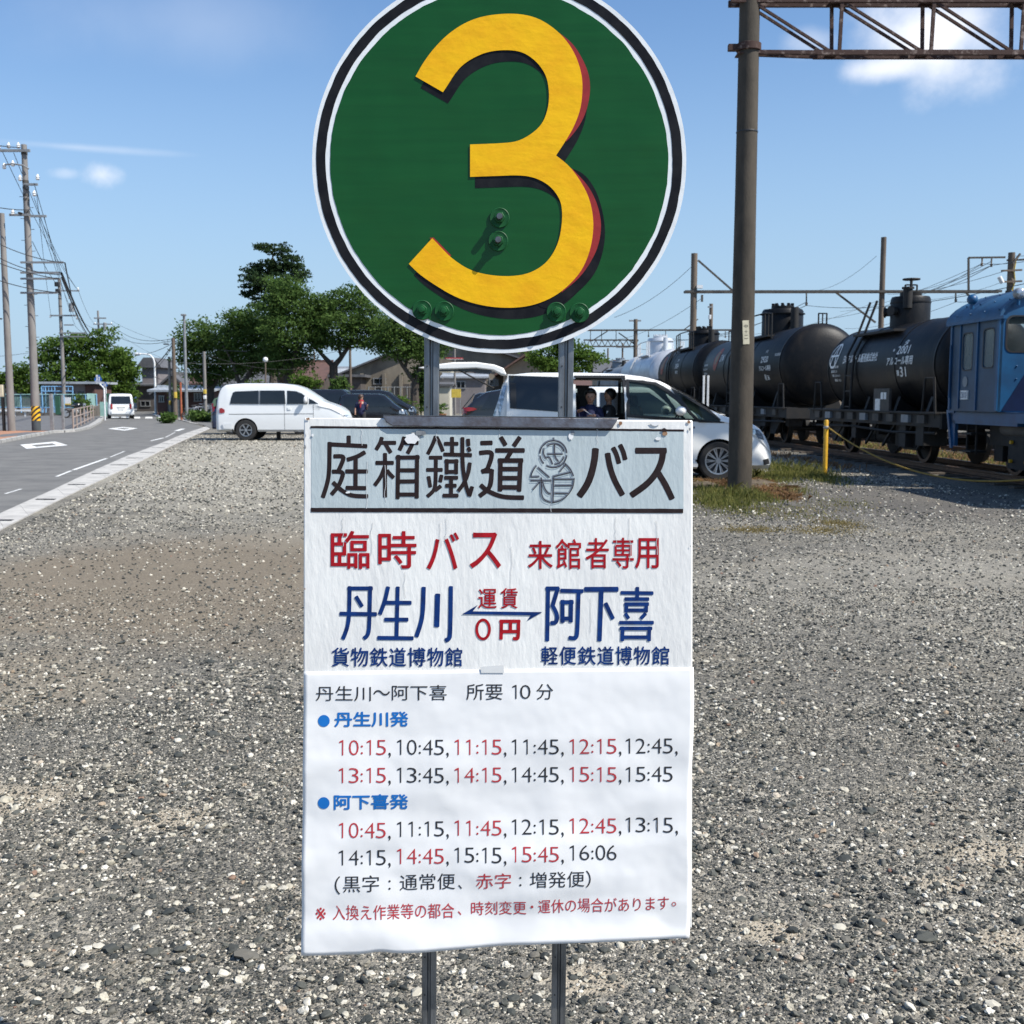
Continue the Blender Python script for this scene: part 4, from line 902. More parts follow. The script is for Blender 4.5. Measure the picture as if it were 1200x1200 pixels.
# paint chips and rust
def chip(px, py, r, mt, seed, asp=1.0, off=.0016):
    poly = [(px + r * (1 + .55 * noise.noise(Vector((cos(a) * 2, sin(a) * 2, seed)))) * cos(a) * asp, py + r * (1 + .6 * noise.noise(Vector((cos(a) * 2.5, sin(a) * 2.5, seed + 5)))) * sin(a)) for a in [2 * pi * i / 18 for i in range(18)]]
    flat_part('paint_chip', poly, off, mt)
for a in [(487, 509.5, 4.6, 'chip', 1, 1.3), (483, 514, 5.5, 'flake', 2, 1.5, .0022), (493, 507.5, 3.4, 'chip', 3, 1.8, .0026), (669, 511, 4.2, 'flake', 4, .7), (671, 507, 2.6, 'chip', 5, .8, .0021), (357.6, 524, 2.2, 'chip', 6, .5), (366.5, 510, 2.0, 'flake', 7, .6), (779, 508, 2.6, 'rust', 8, 1.2),
          (778, 504, 2.2, 'ink_brown', 9, 1.4, .002), (771, 514, 2, 'flake', 10, 1.6), (807, 494.5, 1.8, 'rust', 11, 1.1), (808, 503, 1.8, 'chip', 12, .5), (361, 490.8, 1.2, 'rust', 13, 1.8), (727, 496, 2.4, 'rust', 16, .8), (768, 496.5, 2.6, 'flake', 17, 2.2), (408, 577, 1.4, 'flake', 18, 1.8),
          (360, 508, 1.6, 'flake', 19, .6), (357.2, 545, 1.3, 'chip', 20, .5), (357.5, 690, 1.0, 'rust', 21, .6), (809, 640, 1.0, 'chip', 22, .4)]:
    chip(*a[:6], off=a[6] if len(a) > 6 else .0016)

# fine cracks running down the old paint
for k, (x0, y0, y1) in enumerate([(430, 540, 596), (424, 503, 522), (436, 612, 650), (452, 545, 588), (517, 612, 640), (523, 606, 632), (512, 503, 520), (586, 503, 512), (700, 503, 520), (722, 606, 640), (738, 606, 660), (646, 560, 600), (475, 670, 700), (600, 640, 690), (770, 610, 650), (402, 606, 640), (693, 700, 740)]):
    g_ = random.Random(k); pts = [(x0 + g_.uniform(-1.3, 1.3), y0 + (y1 - y0) * i / 7) for i in range(8)]
    mb = MB(); strokes_into(mb, [tuple(pts)], .34, lambda x, y: (x, y), lambda x, y, z: S(x, y, .0011 + z)); mb.build('paint_crack', 'flake', board, fix=False)
    mb = MB(); strokes_into(mb, [tuple((x - .55, y + .3) for x, y in pts)], .22, lambda x, y: (x, y), lambda x, y, z: S(x, y, .0013 + z)); mb.build('paint_crack', 'chip', board, fix=False)

# steel bar along the top edge
poly = [(449, 487.5), (724.5, 490.5), (717, 502.3), (461, 499.5), (453, 495)]
mb = MB(); n = len(poly); a = [S(x, y, .0065) for x, y in poly]; b_ = [S(x, y, .0008) for x, y in poly]
mb.add(a + b_, [tuple(range(n))] + [(i, (i + 1) % n, (i + 1) % n + n, i + n) for i in range(n)] + [tuple(range(2 * n - 1, n - 1, -1))])
bar_ = mb.build('top_bar', 'galv_dark', sign, bevel=.0012)
mb = MB(); a = [S(x, y, .0066) for x, y in [(449.5, 487), (724.5, 490), (724.5, 489.4), (449.5, 486.4)]]; b_ = [S(x, y, -.024) for x, y in [(449.5, 487), (724.5, 490), (724.5, 489.4), (449.5, 486.4)]]
mb.add(a + b_, [(0, 1, 2, 3), (4, 5, 6, 7), (0, 1, 5, 4), (2, 3, 7, 6), (1, 2, 6, 5), (0, 3, 7, 4)]); mb.build('bar_flange', 'galv', bar_)

# timetable sheet taped over the lower half of the board
PB = Vector(S(583, 1110, 0)) + SIGN_BASE
paper = thing('timetable_sheet', 'white printed timetable sheet with red and black departure times taped on the sign board', 'paper notice', PB)
def wave(px, py):
    t = max(0, (py - 786) / 330)
    w = .0046 * (noise.noise(Vector((px / 150, py / 75, 3))) + .6 * noise.noise(Vector((px / 60 + py / 130, py / 34, 8)))) * (t ** .8 * 1.2 + .22)
    return max(0, .0035 * t ** .5 + w + .011 * max(0, t - .86) * 3 * (.7 + noise.noise(Vector((px / 90, 0, 1)))))
def PS(px, py, off=0.0): return S(px, py, .0028 + wave(px, py) + off) + SIGN_BASE - PB
def paper_px(u, v):
    L_ = Vector((356.5 - 2.5 * v, 786.5 + 331 * v)); R_ = Vector((812.5 - 5.5 * v + 1.2 * sin(v * 9), 781.5 + 315.5 * v))
    q = L_.lerp(R_, u); q.y += (1.4 * sin(u * 7) * v - 2.2 * math.exp(-((u - .2) / .03) ** 2) * v * (1 if v > .97 else 0)); return q
mb = MB(); nu, nv = 90, 70
for j in range(nv + 1):
    for i in range(nu + 1): q = paper_px(i / nu, j / nv); mb.v.append(tuple(PS(q.x, q.y)))
for j in range(nv):
    for i in range(nu): a = j * (nu + 1) + i; mb.f.append((a, a + nu + 1, a + nu + 2, a + 1)); mb.m.append(0); mb.sm.append(True)
sh = mb.build('sheet', 'paper', paper, fix=False)
sd = sh.modifiers.new('thickness', 'SOLIDIFY'); sd.thickness = .0002; sd.offset = -1
pr = lambda x0, y0, x1, y1: (340 + x0 / 2.449, 780 + y0 / 2.449, 340 + x1 / 2.449, 780 + y1 / 2.449)
fnp = lambda x, y: PS(x, y, .0006)
blk, red, blu = [], [], []
blk += [('丹生川', pr(75, 57, 233, 100)), ('〜', pr(240, 68, 288, 84)), ('阿下喜', pr(293, 54, 450, 98)), ('所要', pr(506, 51, 610, 97)), ('1', pr(638, 54, 650, 94)), ('0', pr(660, 54, 690, 94), -.011), ('分', pr(707, 51, 755, 96))]
blu += [('丹生川発', pr(128, 131, 340, 175), .5, -.006), ('阿下喜発', pr(127, 367, 340, 411), .5, -.008)]
X6 = [137, 303, 468, 632, 797, 958]
def times(row, cols, ytop, ybot, drop):
    for i, (t, cc_) in enumerate(zip(row, cols)):
        dy = drop * i / 5.0; x0 = X6[i]; W_ = 140
        adv = {'0': 34, '1': 30, ':': 10}
        # digits set one by one so that the spacing is as even as in print
        cx = [x0, x0 + 33, x0 + 64, x0 + 79, x0 + 111]
        for ch, x in zip(t, cx):
            y0, y1 = ytop - dy, ybot - dy
            if ch == ':': 
                for yy in (y0 + 15, y1 - 9): (red if cc_ == 'r' else blk).append(('●', pr(x + 3, yy, x + 9, yy + 6)))
                continue
            bx = (x + 5, x + 17) if ch == '1' else (x, x + 28)
            (red if cc_ == 'r' else blk).append((ch, pr(bx[0], y0, bx[1], y1), -.011))
        if i < len(row) - 1 or len(row) == 6 and ytop in (212, 448): blk.append((',', pr(x0 + 146, ybot - dy - 7, x0 + 153, ybot - dy + 8)))
times(['10:15', '10:45', '11:15', '11:45', '12:15', '12:45'], 'rbrbrb', 212, 255, 5)
times(['13:15', '13:45', '14:15', '14:45', '15:15', '15:45'], 'rbrbrb', 291, 334, 3)
times(['10:45', '11:15', '11:45', '12:15', '12:45', '13:15'], 'rbrbrb', 448, 491, 15)
times(['14:15', '14:45', '15:15', '15:45', '16:06'], 'brbrb', 526, 569, 18)
s8 = -.024
blk += [('（', pr(130, 600, 146, 652)), ('黒字', pr(154, 599, 257, 646), 0, s8), ('●', pr(284, 611, 290, 617)), ('●', pr(284, 632, 290, 638)), ('通常便', pr(316, 596, 474, 642), 0, s8), ('、', pr(483, 625, 494, 637)),
        ('●', pr(658, 601, 664, 607)), ('●', pr(658, 622, 664, 628)), ('増発便', pr(688, 588, 844, 633), 0, s8), ('）', pr(848, 583, 862, 632))]
red += [('赤字', pr(534, 592, 634, 637), 0, s8), ('※', pr(75, 690, 104, 726)), ('入換え作業等の都合', pr(124, 683, 472, 726), 0, -.018), ('、', pr(482, 700, 492, 712)), ('時刻変更', pr(520, 674, 678, 714), 0, -.022), ('・', pr(690, 684, 698, 692)),
        ('運休の場合があります', pr(712, 667, 1086, 708), 0, -.026), ('。', pr(1094, 675, 1107, 688))]
for nm, items, mt in (('printing', blk, 'paper_black'), ('printing', red, 'paper_red'), ('printing', blu, 'paper_blue')):
    words(items, mt, nm, sh, fnp)
mb = MB()
for cy in (157, 391.5):
    cx, cy2 = 340 + 98 / 2.449, 780 + cy / 2.449
    mb.add([fnp(cx, cy2)] + [fnp(cx + 6.9 * cos(2 * pi * i / 28), cy2 + 6.9 * sin(2 * pi * i / 28)) for i in range(28)], [(0, i + 1, (i + 1) % 28 + 1) for i in range(28)])
mb.build('bullet', 'paper_blue', sh, fix=False)
# tape holding the top edge
mb = MB(); sheet_shell(mb, [(563, 781), (578, 779.5), (590, 779), (591, 788), (564, 788)], lambda x, y, o: S(x, y, .0042 + o) + SIGN_BASE - PB, .0002); mb.build('tape', 'tape', paper)
# ------------------------------------------------------------------ trees
def leaf_cloud(blobs, n, size, clump=16, cr=.32, seed=0, flat=.75):
    """leaf faces gathered in clumps through the volume of the blobs -> verts, quads, tone"""
    g = np.random.default_rng(seed); vol = np.array([b[3] * b[4] * b[5] for b in blobs]) ** .8; pr_ = vol / vol.sum()
    nc = n // clump; bi = g.choice(len(blobs), nc, p=pr_); B = np.array(blobs)[bi]
    d = g.normal(size=(nc, 3)); d /= np.linalg.norm(d, axis=1)[:, None]; r = g.random(nc) ** (1 / 2.2); r = .35 + .65 * r
    wob_ = 1 + .22 * np.sin(d[:, 0] * 5 + d[:, 2] * 7 + bi) + .14 * np.sin(d[:, 1] * 11 + d[:, 0] * 9)
    C = B[:, :3] + d * (r * wob_)[:, None] * B[:, 3:6]
    tone_c = g.random(nc)
    c = np.repeat(C, clump, 0); m = len(c); off = g.normal(size=(m, 3)) * cr * np.array([1, 1, flat * .5]); c = c + off
    nrm = g.normal(size=(m, 3)) + np.array([0, 0, .9]); nrm /= np.linalg.norm(nrm, axis=1)[:, None]
    a = np.cross(nrm, g.normal(size=(m, 3))); a /= np.linalg.norm(a, axis=1)[:, None]; b = np.cross(nrm, a)
    s = size * (.6 + .8 * g.random(m))[:, None]; a *= s; b *= s * .62
    V = np.stack([c - a, c - b * .9 + a * .1, c + a, c + b * .9 + a * .1], 1).reshape(-1, 3)
    Fq = np.arange(m * 4).reshape(m, 4); tone = np.clip(np.repeat(tone_c, clump) * .6 + g.random(m) * .4, 0, 1)
    return V, Fq, tone


def limb(mb, a, b, r0, r1, bend, k=6, n=7):
    a, b = Vector(a), Vector(b); pts = []
    for i in range(k + 1):
        t = i / k; p = a.lerp(b, t); p += Vector(bend) * sin(pi * t) + Vector((random.uniform(-.05, .05), random.uniform(-.05, .05), 0)) * (1 if 0 < i < k else 0) * (b - a).length * .2; pts.append(p)
    mb.tube(pts, [r0 + (r1 - r0) * i / k for i in range(k + 1)], n); return pts


def tree(px, Y, label, blobs_px, fork_px, trunk_r=.28, n=7000, leaf='leaf', size=.105, group=None, seed=1, dy=1.0, lean=None, cr=.30, name='broadleaf_tree', cat='tree', flat=.75):
    """blobs_px: crown lobes (px, py, rx_px, ry_px) as seen at distance Y; fork_px: limb ends"""
    k = Y / F; base = Vector((P(px, 465, Y).x, Y, 0)); t = thing(name, label, cat, base, group=group)
    random.seed(seed); bl = []
    for i, (bx, by, rx, ry) in enumerate(blobs_px):
        q = P(bx, by, Y) - base; dep = random.uniform(-.5, .5) * dy * rx * k
        bl.append((q.x, dep, q.z, rx * k, max(rx, ry) * k * .9, ry * k))
    V, Fq, tone = leaf_cloud(bl, n, size, seed=seed, cr=cr, flat=flat)
    np_mesh('crown', V, Fq, leaf, t, attrs=[('tone', 'FACE', 'FLOAT', tone)])
    mb = MB()
    for (f0, f1, r0, r1) in fork_px:
        a = P(f0[0], f0[1], Y) - base; b = P(f1[0], f1[1], Y) - base
        if f0[1] > 470: a.z = -.05
        b.y += random.uniform(-.4, .4) * (1 if f0[1] < 470 else .1)
        limb(mb, a, b, r0, r1, (random.uniform(-.1, .1), 0, 0))
    mb.build('trunk', 'bark', t, fix=False); return t

TG = 'trees behind the parked vans'
tree(243, 84, 'low wide leafy tree at the left end of the row beside the grey lamp pole', [(232, 395, 22, 20), (252, 408, 26, 26), (222, 412, 16, 16), (262, 432, 22, 18), (240, 440, 18, 14), (226, 432, 12, 10), (270, 404, 18, 22)],
     [((247, 480), (247, 455), .34, .28), ((247, 458), (225, 430), .16, .06), ((247, 458), (262, 425), .18, .07), ((247, 456), (240, 420), .16, .06), ((227, 436), (212, 418), .07, .03)], n=14000, group=TG, seed=3)
tree(284, 82, 'dark leafy tree with forked trunk behind the white van, under the tall conifer', [(296, 378, 26, 18), (280, 396, 20, 22), (306, 400, 26, 24), (296, 424, 30, 16), (272, 372, 12, 12), (316, 420, 20, 18)],
     [((281, 480), (283, 450), .36, .30), ((283, 453), (272, 425), .20, .08), ((283, 452), (300, 420), .24, .08), ((292, 434), (318, 412), .12, .05), ((272, 425), (262, 405), .09, .04)], n=15000, group=TG, seed=5)
tree(318, 90, 'tall dark conifer with layered branches rising above all the other trees', [(322, 292, 16, 7), (306, 288, 10, 5), (336, 300, 12, 6), (318, 312, 30, 9), (342, 308, 14, 8), (296, 322, 15, 8), (350, 322, 13, 8), (318, 330, 30, 9), (294, 340, 15, 7), (330, 345, 26, 9), (308, 356, 18, 8), (290, 346, 8, 4)],
     [((320, 480), (318, 350), .35, .18), ((318, 350), (320, 290), .18, .04), ((318, 330), (288, 318), .07, .03), ((318, 335), (352, 320), .07, .03), ((318, 310), (340, 298), .06, .02), ((318, 350), (292, 342), .07, .03)], n=9000, leaf='leaf_dark', size=.13, seed=8, name='conifer_tree', cat='conifer', cr=.22, flat=.5)
tree(339, 80, 'large leafy tree mid row, its thick trunk behind the white van', [(336, 345, 24, 20), (350, 362, 30, 18), (322, 365, 16, 18), (366, 380, 16, 18), (340, 392, 30, 20), (330, 420, 22, 20), (352, 418, 16, 16), (376, 400, 12, 12)],
     [((339, 480), (338, 440), .42, .34), ((338, 442), (328, 405), .24, .10), ((338, 442), (352, 400), .24, .10), ((345, 420), (360, 395), .12, .05), ((330, 412), (318, 390), .12, .05), ((338, 430), (338, 380), .16, .06)], n=18000, group=TG, seed=9)
tree(392, 80, 'open spreading tree with Y-shaped trunk behind the black minivan', [(390, 358, 22, 16), (414, 350, 18, 14), (372, 372, 16, 14), (430, 372, 22, 18), (400, 382, 28, 16), (370, 394, 14, 12), (430, 398, 18, 12), (446, 388, 14, 12), (395, 402, 18, 7)],
     [((392, 482), (391, 428), .36, .30), ((391, 430), (370, 408), .22, .10), ((391, 430), (412, 402), .22, .10), ((412, 403), (432, 390), .12, .05), ((370, 409), (360, 396), .10, .04), ((400, 418), (396, 390), .12, .05), ((412, 403), (418, 380), .09, .04)], n=15000, group=TG, seed=12)
tree(486, 78, 'leaning tree with branches reaching left, just left of the sign posts', [(462, 388, 22, 16), (480, 372, 22, 16), (448, 402, 14, 12), (488, 398, 20, 16), (470, 412, 22, 10), (498, 412, 16, 14), (494, 436, 12, 10), (505, 385, 18, 16), (520, 405, 12, 12)],
     [((486, 484), (487, 446), .34, .26), ((487, 448), (466, 418), .20, .09), ((487, 448), (500, 415), .18, .08), ((468, 420), (450, 402), .10, .04), ((475, 430), (478, 395), .12, .05)], n=14000, group=TG, seed=14)
tree(655, 95, 'small bright leafy tree showing between the two sign posts above the white minivan', [(640, 415, 20, 14), (652, 404, 18, 8), (672, 412, 22, 12), (690, 418, 18, 8), (704, 422, 12, 4), (650, 428, 26, 12), (676, 428, 22, 10), (660, 398, 12, 6), (628, 424, 10, 8)],
     [((655, 482), (656, 432), .25, .18), ((656, 434), (640, 415), .12, .05), ((656, 434), (676, 412), .12, .05), ((670, 420), (700, 418), .07, .02)], n=6500, leaf='leaf_bright', size=.14, seed=17)
for k, (px, Y, bl, fk, nn, lb) in enumerate([
    (76, 104, [(62, 408, 20, 13), (84, 404, 18, 12), (52, 426, 12, 16), (76, 428, 26, 20), (70, 450, 26, 14)], [((74, 480), (74, 450), .3, .25), ((74, 452), (62, 420), .15, .06), ((74, 452), (86, 415), .15, .06)], 6500, 'bushy green tree behind the second tall utility pole at left'),
    (112, 106, [(104, 402, 18, 12), (126, 396, 14, 12), (112, 422, 24, 20), (134, 420, 16, 16), (112, 448, 26, 18)], [((114, 480), (114, 450), .3, .25), ((114, 452), (104, 420), .15, .06), ((114, 452), (128, 412), .15, .06)], 7500, 'bushy green tree behind the blue triangular road sign'),
    (142, 108, [(142, 424, 14, 14), (152, 434, 10, 10), (138, 448, 20, 16), (156, 446, 7, 8), (144, 462, 14, 8)], [((143, 480), (143, 455), .26, .2), ((143, 456), (150, 432), .12, .05), ((143, 456), (136, 430), .12, .05)], 4500, 'rightmost bushy tree of the left clump, beside the road above the white car'),
    (22, 110, [(22, 436, 12, 10), (10, 448, 14, 10), (30, 450, 14, 12), (-10, 445, 14, 12)], [((22, 480), (22, 455), .22, .16), ((22, 456), (14, 440), .1, .04), ((22, 456), (30, 438), .1, .04)], 4500, 'low round tree at the far left between the first two utility poles')]):
    tree(px, Y, lb, bl, fk, n=nn, leaf='leaf_bright', size=.15, group='trees left of the road', seed=30 + k)

def bush(px, py, Y, rx, ry, label, leaf='leaf_bright', n=1500, seed=1, name='shrub', group=None, size=.09):
    k = Y / F; c = P(px, py, Y); base = Vector((c.x, Y, 0)); t = thing(name, label, 'shrub' if name == 'shrub' else 'plant', base, group=group)
    g = random.Random(seed); top = c.z + ry * k * .6; bl = [(g.uniform(-.6, .6) * rx * k, g.uniform(-.4, .4) * rx * k, top * g.uniform(.35, .75), rx * k * g.uniform(.45, .7), rx * k * .6, top * g.uniform(.25, .4)) for _ in range(7)] + [(g.uniform(-.5, .5) * rx * k, 0, top * .25, rx * k * .8, rx * k * .6, top * .28)]; n = int(n * 1.5)
    V, Fq, tone = leaf_cloud(bl, n, size, seed=seed, cr=.14); np_mesh('foliage', V, Fq, leaf, t, attrs=[('tone', 'FACE', 'FLOAT', tone)])
    mb = MB()
    for j in range(4): mb.tube([(0, 0, 0), (g.uniform(-.2, .2) * rx * k, 0, c.z * .5), (g.uniform(-.5, .5) * rx * k, 0, c.z)], [.04, .03, .015], 5)
    mb.build('stem', 'bark', t, fix=False)
SG = 'shrubs below the trees'
bush(300, 447, 78, 12, 13, 'light green shrub behind the roof of the white van, by the round street lamp', n=2400, seed=2, group=SG)
bush(358, 444, 77, 15, 14, 'broad olive green shrub above the white van windscreen', n=2800, seed=3, group=SG)
bush(398, 446, 76, 9, 12, 'dark green shrub at the foot of the Y-shaped trunk', 'leaf', n=1800, seed=4, group=SG)
bush(493, 436, 79, 8, 14, 'ivy green shrub around the leaning trunk', 'leaf', n=1600, seed=5, group=SG)
bush(204, 452, 88, 6, 8, 'small shrub in front of the brown house at left', 'leaf', n=800, seed=6, group=SG)
bush(452, 463, 66, 8, 6, 'flowering shrub bed beyond the black cars', n=1500, seed=7, group=SG)
bush(470, 466, 66, 9, 6, 'low shrub bed left of the leaning trunk', n=1500, seed=8, group=SG)
bush(96, 466, 80, 8, 9, 'dark potted conifer shrub beside the motorcycle', 'leaf', n=1500, seed=9, group=None)
bush(232, 483, 66, 15, 4, 'low weeds with pink flowers along the kerb by the bicycles', 'leaf', n=1500, seed=10)
bush(198, 487, 62, 6, 3.5, 'low weeds at the end of the dark block wall', 'leaf', n=700, seed=11)

# ------------------------------------------------------------------ buildings
def house(name, label, x0, x1, Y, eave_px, ridge_px, wall, roof, depth=8, ridge='x', over=.5, wins=(), doors=(), group=None, cat='house', gable_win=None, ridge_at=.5):
    """x0, x1, eave and ridge are directions (px) at distance Y; ridge 'x' runs across the view, 'y' away from the camera"""
    a, b = P(x0, 465, Y).x, P(x1, 465, Y).x; he, hr = P(600, eave_px, Y).z, P(600, ridge_px, Y).z; w = b - a
    t = thing(name, label, cat, ((a + b) / 2, Y, 0), group=group); hw = w / 2
    mb = MB()
    if ridge == 'x':
        mb.add([(-hw, 0, 0), (hw, 0, 0), (hw, depth, 0), (-hw, depth, 0), (-hw, 0, he), (hw, 0, he), (hw, depth, he), (-hw, depth, he), (-hw, depth / 2, hr - .1), (hw, depth / 2, hr - .1)],
               [(0, 1, 5, 4), (2, 3, 7, 6), (0, 4, 8, 7, 3), (1, 2, 6, 9, 5)])
    else:
        xr = -hw + w * ridge_at
        mb.add([(-hw, 0, 0), (hw, 0, 0), (hw, depth, 0), (-hw, depth, 0), (-hw, 0, he), (hw, 0, he), (hw, depth, he), (-hw, depth, he), (xr, 0, hr - .1), (xr, depth, hr - .1)],
               [(0, 1, 5, 8, 4), (2, 3, 7, 9, 6), (0, 4, 7, 3), (1, 2, 6, 5)])
    wl = mb.build('wall', wall, t, fix=False)
    rf = MB(); th = .16
    def slab(p, q, r, s):
        p, q, r, s = map(Vector, (p, q, r, s)); n_ = (q - p).cross(s - p).normalized()
        if n_.z < 0: n_ = -n_
        rf.add([p, q, r, s, p + n_ * th, q + n_ * th, r + n_ * th, s + n_ * th], [(0, 3, 2, 1), (4, 5, 6, 7), (0, 1, 5, 4), (1, 2, 6, 5), (2, 3, 7, 6), (3, 0, 4, 7)])
    if ridge == 'x':
        sl = (hr - he) / (depth / 2); o = over
        slab((-hw - o, -o, he - sl * o), (hw + o, -o, he - sl * o), (hw + o, depth / 2, hr), (-hw - o, depth / 2, hr)); slab((-hw - o, depth + o, he - sl * o), (hw + o, depth + o, he - sl * o), (hw + o, depth / 2, hr), (-hw - o, depth / 2, hr))
        rc = MB(); rc.box((0, depth / 2, hr + .2), (w + 2 * o, .35, .28))
    else:
        o = over; s1 = (hr - he) / (xr + hw); s2 = (hr - he) / (hw - xr)
        slab((-hw - o, -o, he - s1 * o), (xr, -o, hr), (xr, depth + o, hr), (-hw - o, depth + o, he - s1 * o)); slab((hw + o, -o, he - s2 * o), (xr, -o, hr), (xr, depth + o, hr), (hw + o, depth + o, he - s2 * o))
        rc = MB(); rc.box((xr, depth / 2, hr + .2), (.35, depth + 2 * o, .28))
    ro = rf.build('roof', roof, t); rc.build('ridge_cap', roof, ro)
    for (wx0, wy0, wx1, wy1) in wins:
        p, q = P(wx0, wy0, Y) - t.location, P(wx1, wy1, Y) - t.location
        f = MB(); c = ((p.x + q.x) / 2, -.03, (p.z + q.z) / 2); ww, hh = q.x - p.x, p.z - q.z
        for (dx, dz, sx, sz) in ((0, hh / 2, ww + .16, .08), (0, -hh / 2, ww + .16, .08), (-ww / 2, 0, .08, hh - .08), (ww / 2, 0, .08, hh - .08), (0, 0, .06, hh - .08)): f.box((c[0] + dx, -.045, c[2] + dz), (sx, .09, sz))
        fo = f.build('window', 'steel_grey', t); g = MB(); g.box((c[0], -.012, c[2]), (ww - .02, .024, hh - .02)); g.build('pane', 'glass_dark', fo)
    for (wx0, wy0, wx1, wy1, mt) in doors:
        p, q = P(wx0, wy0, Y) - t.location, P(wx1, wy1, Y) - t.location; d = MB(); d.box(((p.x + q.x) / 2, -.03, (p.z + q.z) / 2), (q.x - p.x, .06, p.z - q.z)); d.build('door', mt, t)
    return t

wh = house('warehouse', 'large stained tan gabled warehouse behind the trees', 404, 660, 112, 437, 391, 'wall_tan', 'roof_grey', 22, 'y', .7, wins=[(438, 443.5, 452, 450), (574, 445, 584, 452)], doors=[(470, 450, 480, 471, 'wall_dark')], cat='warehouse', ridge_at=.44)
mb = MB(); q0, q1 = P(404, 436, 112) - wh.location, P(423, 436, 112) - wh.location
mb.box(((q0.x + q1.x) / 2, -2, q0.z / 2 - .3), (q1.x - q0.x + 1, 4, q0.z - .6)); mb.build('annex', 'wall_dark', wh); mb = MB(); mb.box(((q0.x + q1.x) / 2, -2, q0.z - .45), (q1.x - q0.x + 2, 5, .25)); mb.build('annex_roof', 'roof_grey', wh)
mb = MB()
for px in (424.5, 450, 470, 492, 520): p = P(px, 440, 112) - wh.location; mb.box((p.x, -.2, 1.9), (.3, .4, 3.8))
mb.build('buttress', 'wall_tan', wh)
house('shed', 'small cream panelled shed behind the left sign post', 489, 527, 80, 452.5, 449.5, 'wall_cream', 'roof_grey', 4, 'x', .25, doors=[(496, 454, 511, 474, 'wall_cream'), (512, 454, 526, 474, 'wall_cream')], cat='shed')
house('storehouse', 'grey flat-roofed storehouse to the right of the cream shed', 520, 568, 98, 443, 440, 'wall_grey', 'roof_tin', 6, 'x', .3, wins=[(535, 447, 545, 455)], cat='storehouse')
house('house', 'tan gabled house seen between the raised tailgate and the right sign post', 572, 636, 118, 428, 404, 'wall_beige', 'roof_brown', 14, 'y', .8, wins=[(600, 432, 612, 442), (560.5, 436, 568, 446)], ridge_at=.5)
house('house', 'lower tan house in front of the gabled one, roof edge over the white minivan', 590, 672, 104, 434, 416, 'wall_beige', 'roof_brown', 12, 'y', .8, wins=[(606, 440, 618, 450)], ridge_at=.33)
house('house', 'grey roofed house left of the silver tank wagon', 700, 764, 150, 436, 424, 'wall_beige', 'roof_grey', 10, 'x', .6, wins=[(712, 440, 720, 446), (744, 440, 752, 446)])
house('house', 'small tan house half hidden by the silver tank wagon', 728, 776, 128, 432, 424, 'wall_beige', 'roof_brown', 8, 'x', .6, wins=[(742, 437, 749, 443)])
house('house', 'brown roofed house between the conifer and the thick middle trunk', 300, 372, 108, 446, 424, 'wall_dark', 'roof_brown', 10, 'x', .8, wins=[(322, 450, 334, 457)])
house('house', 'pale grey house behind the middle tree, right of the thick trunk', 366, 402, 118, 452, 432, 'wall_grey', 'roof_tin', 8, 'x', .5, wins=[(374, 455, 382, 461)])
house('house', 'low dark house behind the first tree trunks', 262, 312, 100, 450, 434, 'wall_dark', 'roof_grey', 8, 'x', .6, wins=[(270, 454, 280, 461)])
h1 = house('house', 'dark timber house with grey roof at the far end of the road', 160, 186, 112, 452, 448, 'wall_dark', 'roof_grey', 8, 'x', .5, wins=[(165, 470, 176, 476)])
mb = MB(); p, q = P(163, 450, 112) - h1.location, P(182, 450, 112) - h1.location
mb.box(((p.x + q.x) / 2, 3.5, p.z + .7), (q.x - p.x, 5, 2.0)); mb.build('upper_storey', 'wall_grey', h1)
mb = MB(); mb.prism([(-1.3, 0), (1.3, 0), (.5, 1.0), (-.5, 1.0)], ((p.x + q.x) / 2, .6, p.z + 1.65), (1, 0, 0), (0, 0, 1), (0, 1, 0), 6); mb.build('upper_roof', 'roof_grey', h1)
house('house', 'gabled beige house with pale tin lean-to roof right of the white road lamp', 184, 222, 100, 457, 440, 'wall_beige', 'roof_grey', 9, 'y', .5, ridge_at=.5, wins=[(188, 463, 196, 470)])
lean = house('lean_to', 'lean-to with long pale tin roof and brown siding beside the parked bicycles', 184, 244, 90, 458.5, 456, 'wall_brick', 'roof_tin', 4, 'x', .6, wins=[(187, 464, 192, 471), (228, 461, 236, 470)], cat='lean-to')
house('house', 'red-brown roofed house half hidden by the leftmost tree of the row', 214, 262, 102, 450, 440, 'wall_brick', 'roof_brown', 8, 'x', .6, wins=[(226, 452, 234, 460)])
# small far roofs closing the horizon
for k, (x0, x1, Y, e, r, wl, rf) in enumerate([(-60, 40, 190, 456, 449, 'wall_grey', 'roof_grey'), (395, 470, 230, 455, 449, 'wall_beige', 'roof_brown'), (560, 620, 240, 452, 444, 'wall_grey', 'roof_grey'), (660, 740, 230, 453, 446, 'wall_beige', 'roof_brown'), (870, 960, 210, 450, 440, 'wall_grey', 'roof_grey'), (980, 1100, 230, 452, 443, 'wall_beige', 'roof_brown'), (1120, 1260, 220, 450, 440, 'wall_grey', 'roof_grey')]):
    house('distant_house', ['far grey house at the left edge', 'far tan house seen past the warehouse', 'far grey house beyond the gabled one', 'far tan house beyond the small bright tree', 'far grey house behind the black tank wagons', 'far tan house behind the nearest tank wagon', 'far grey house behind the blue locomotive'][k], x0, x1, Y, e, r, wl, rf, 10, 'x', .5, wins=[(x0 + 12, e + 2, x0 + 20, e + 6)])
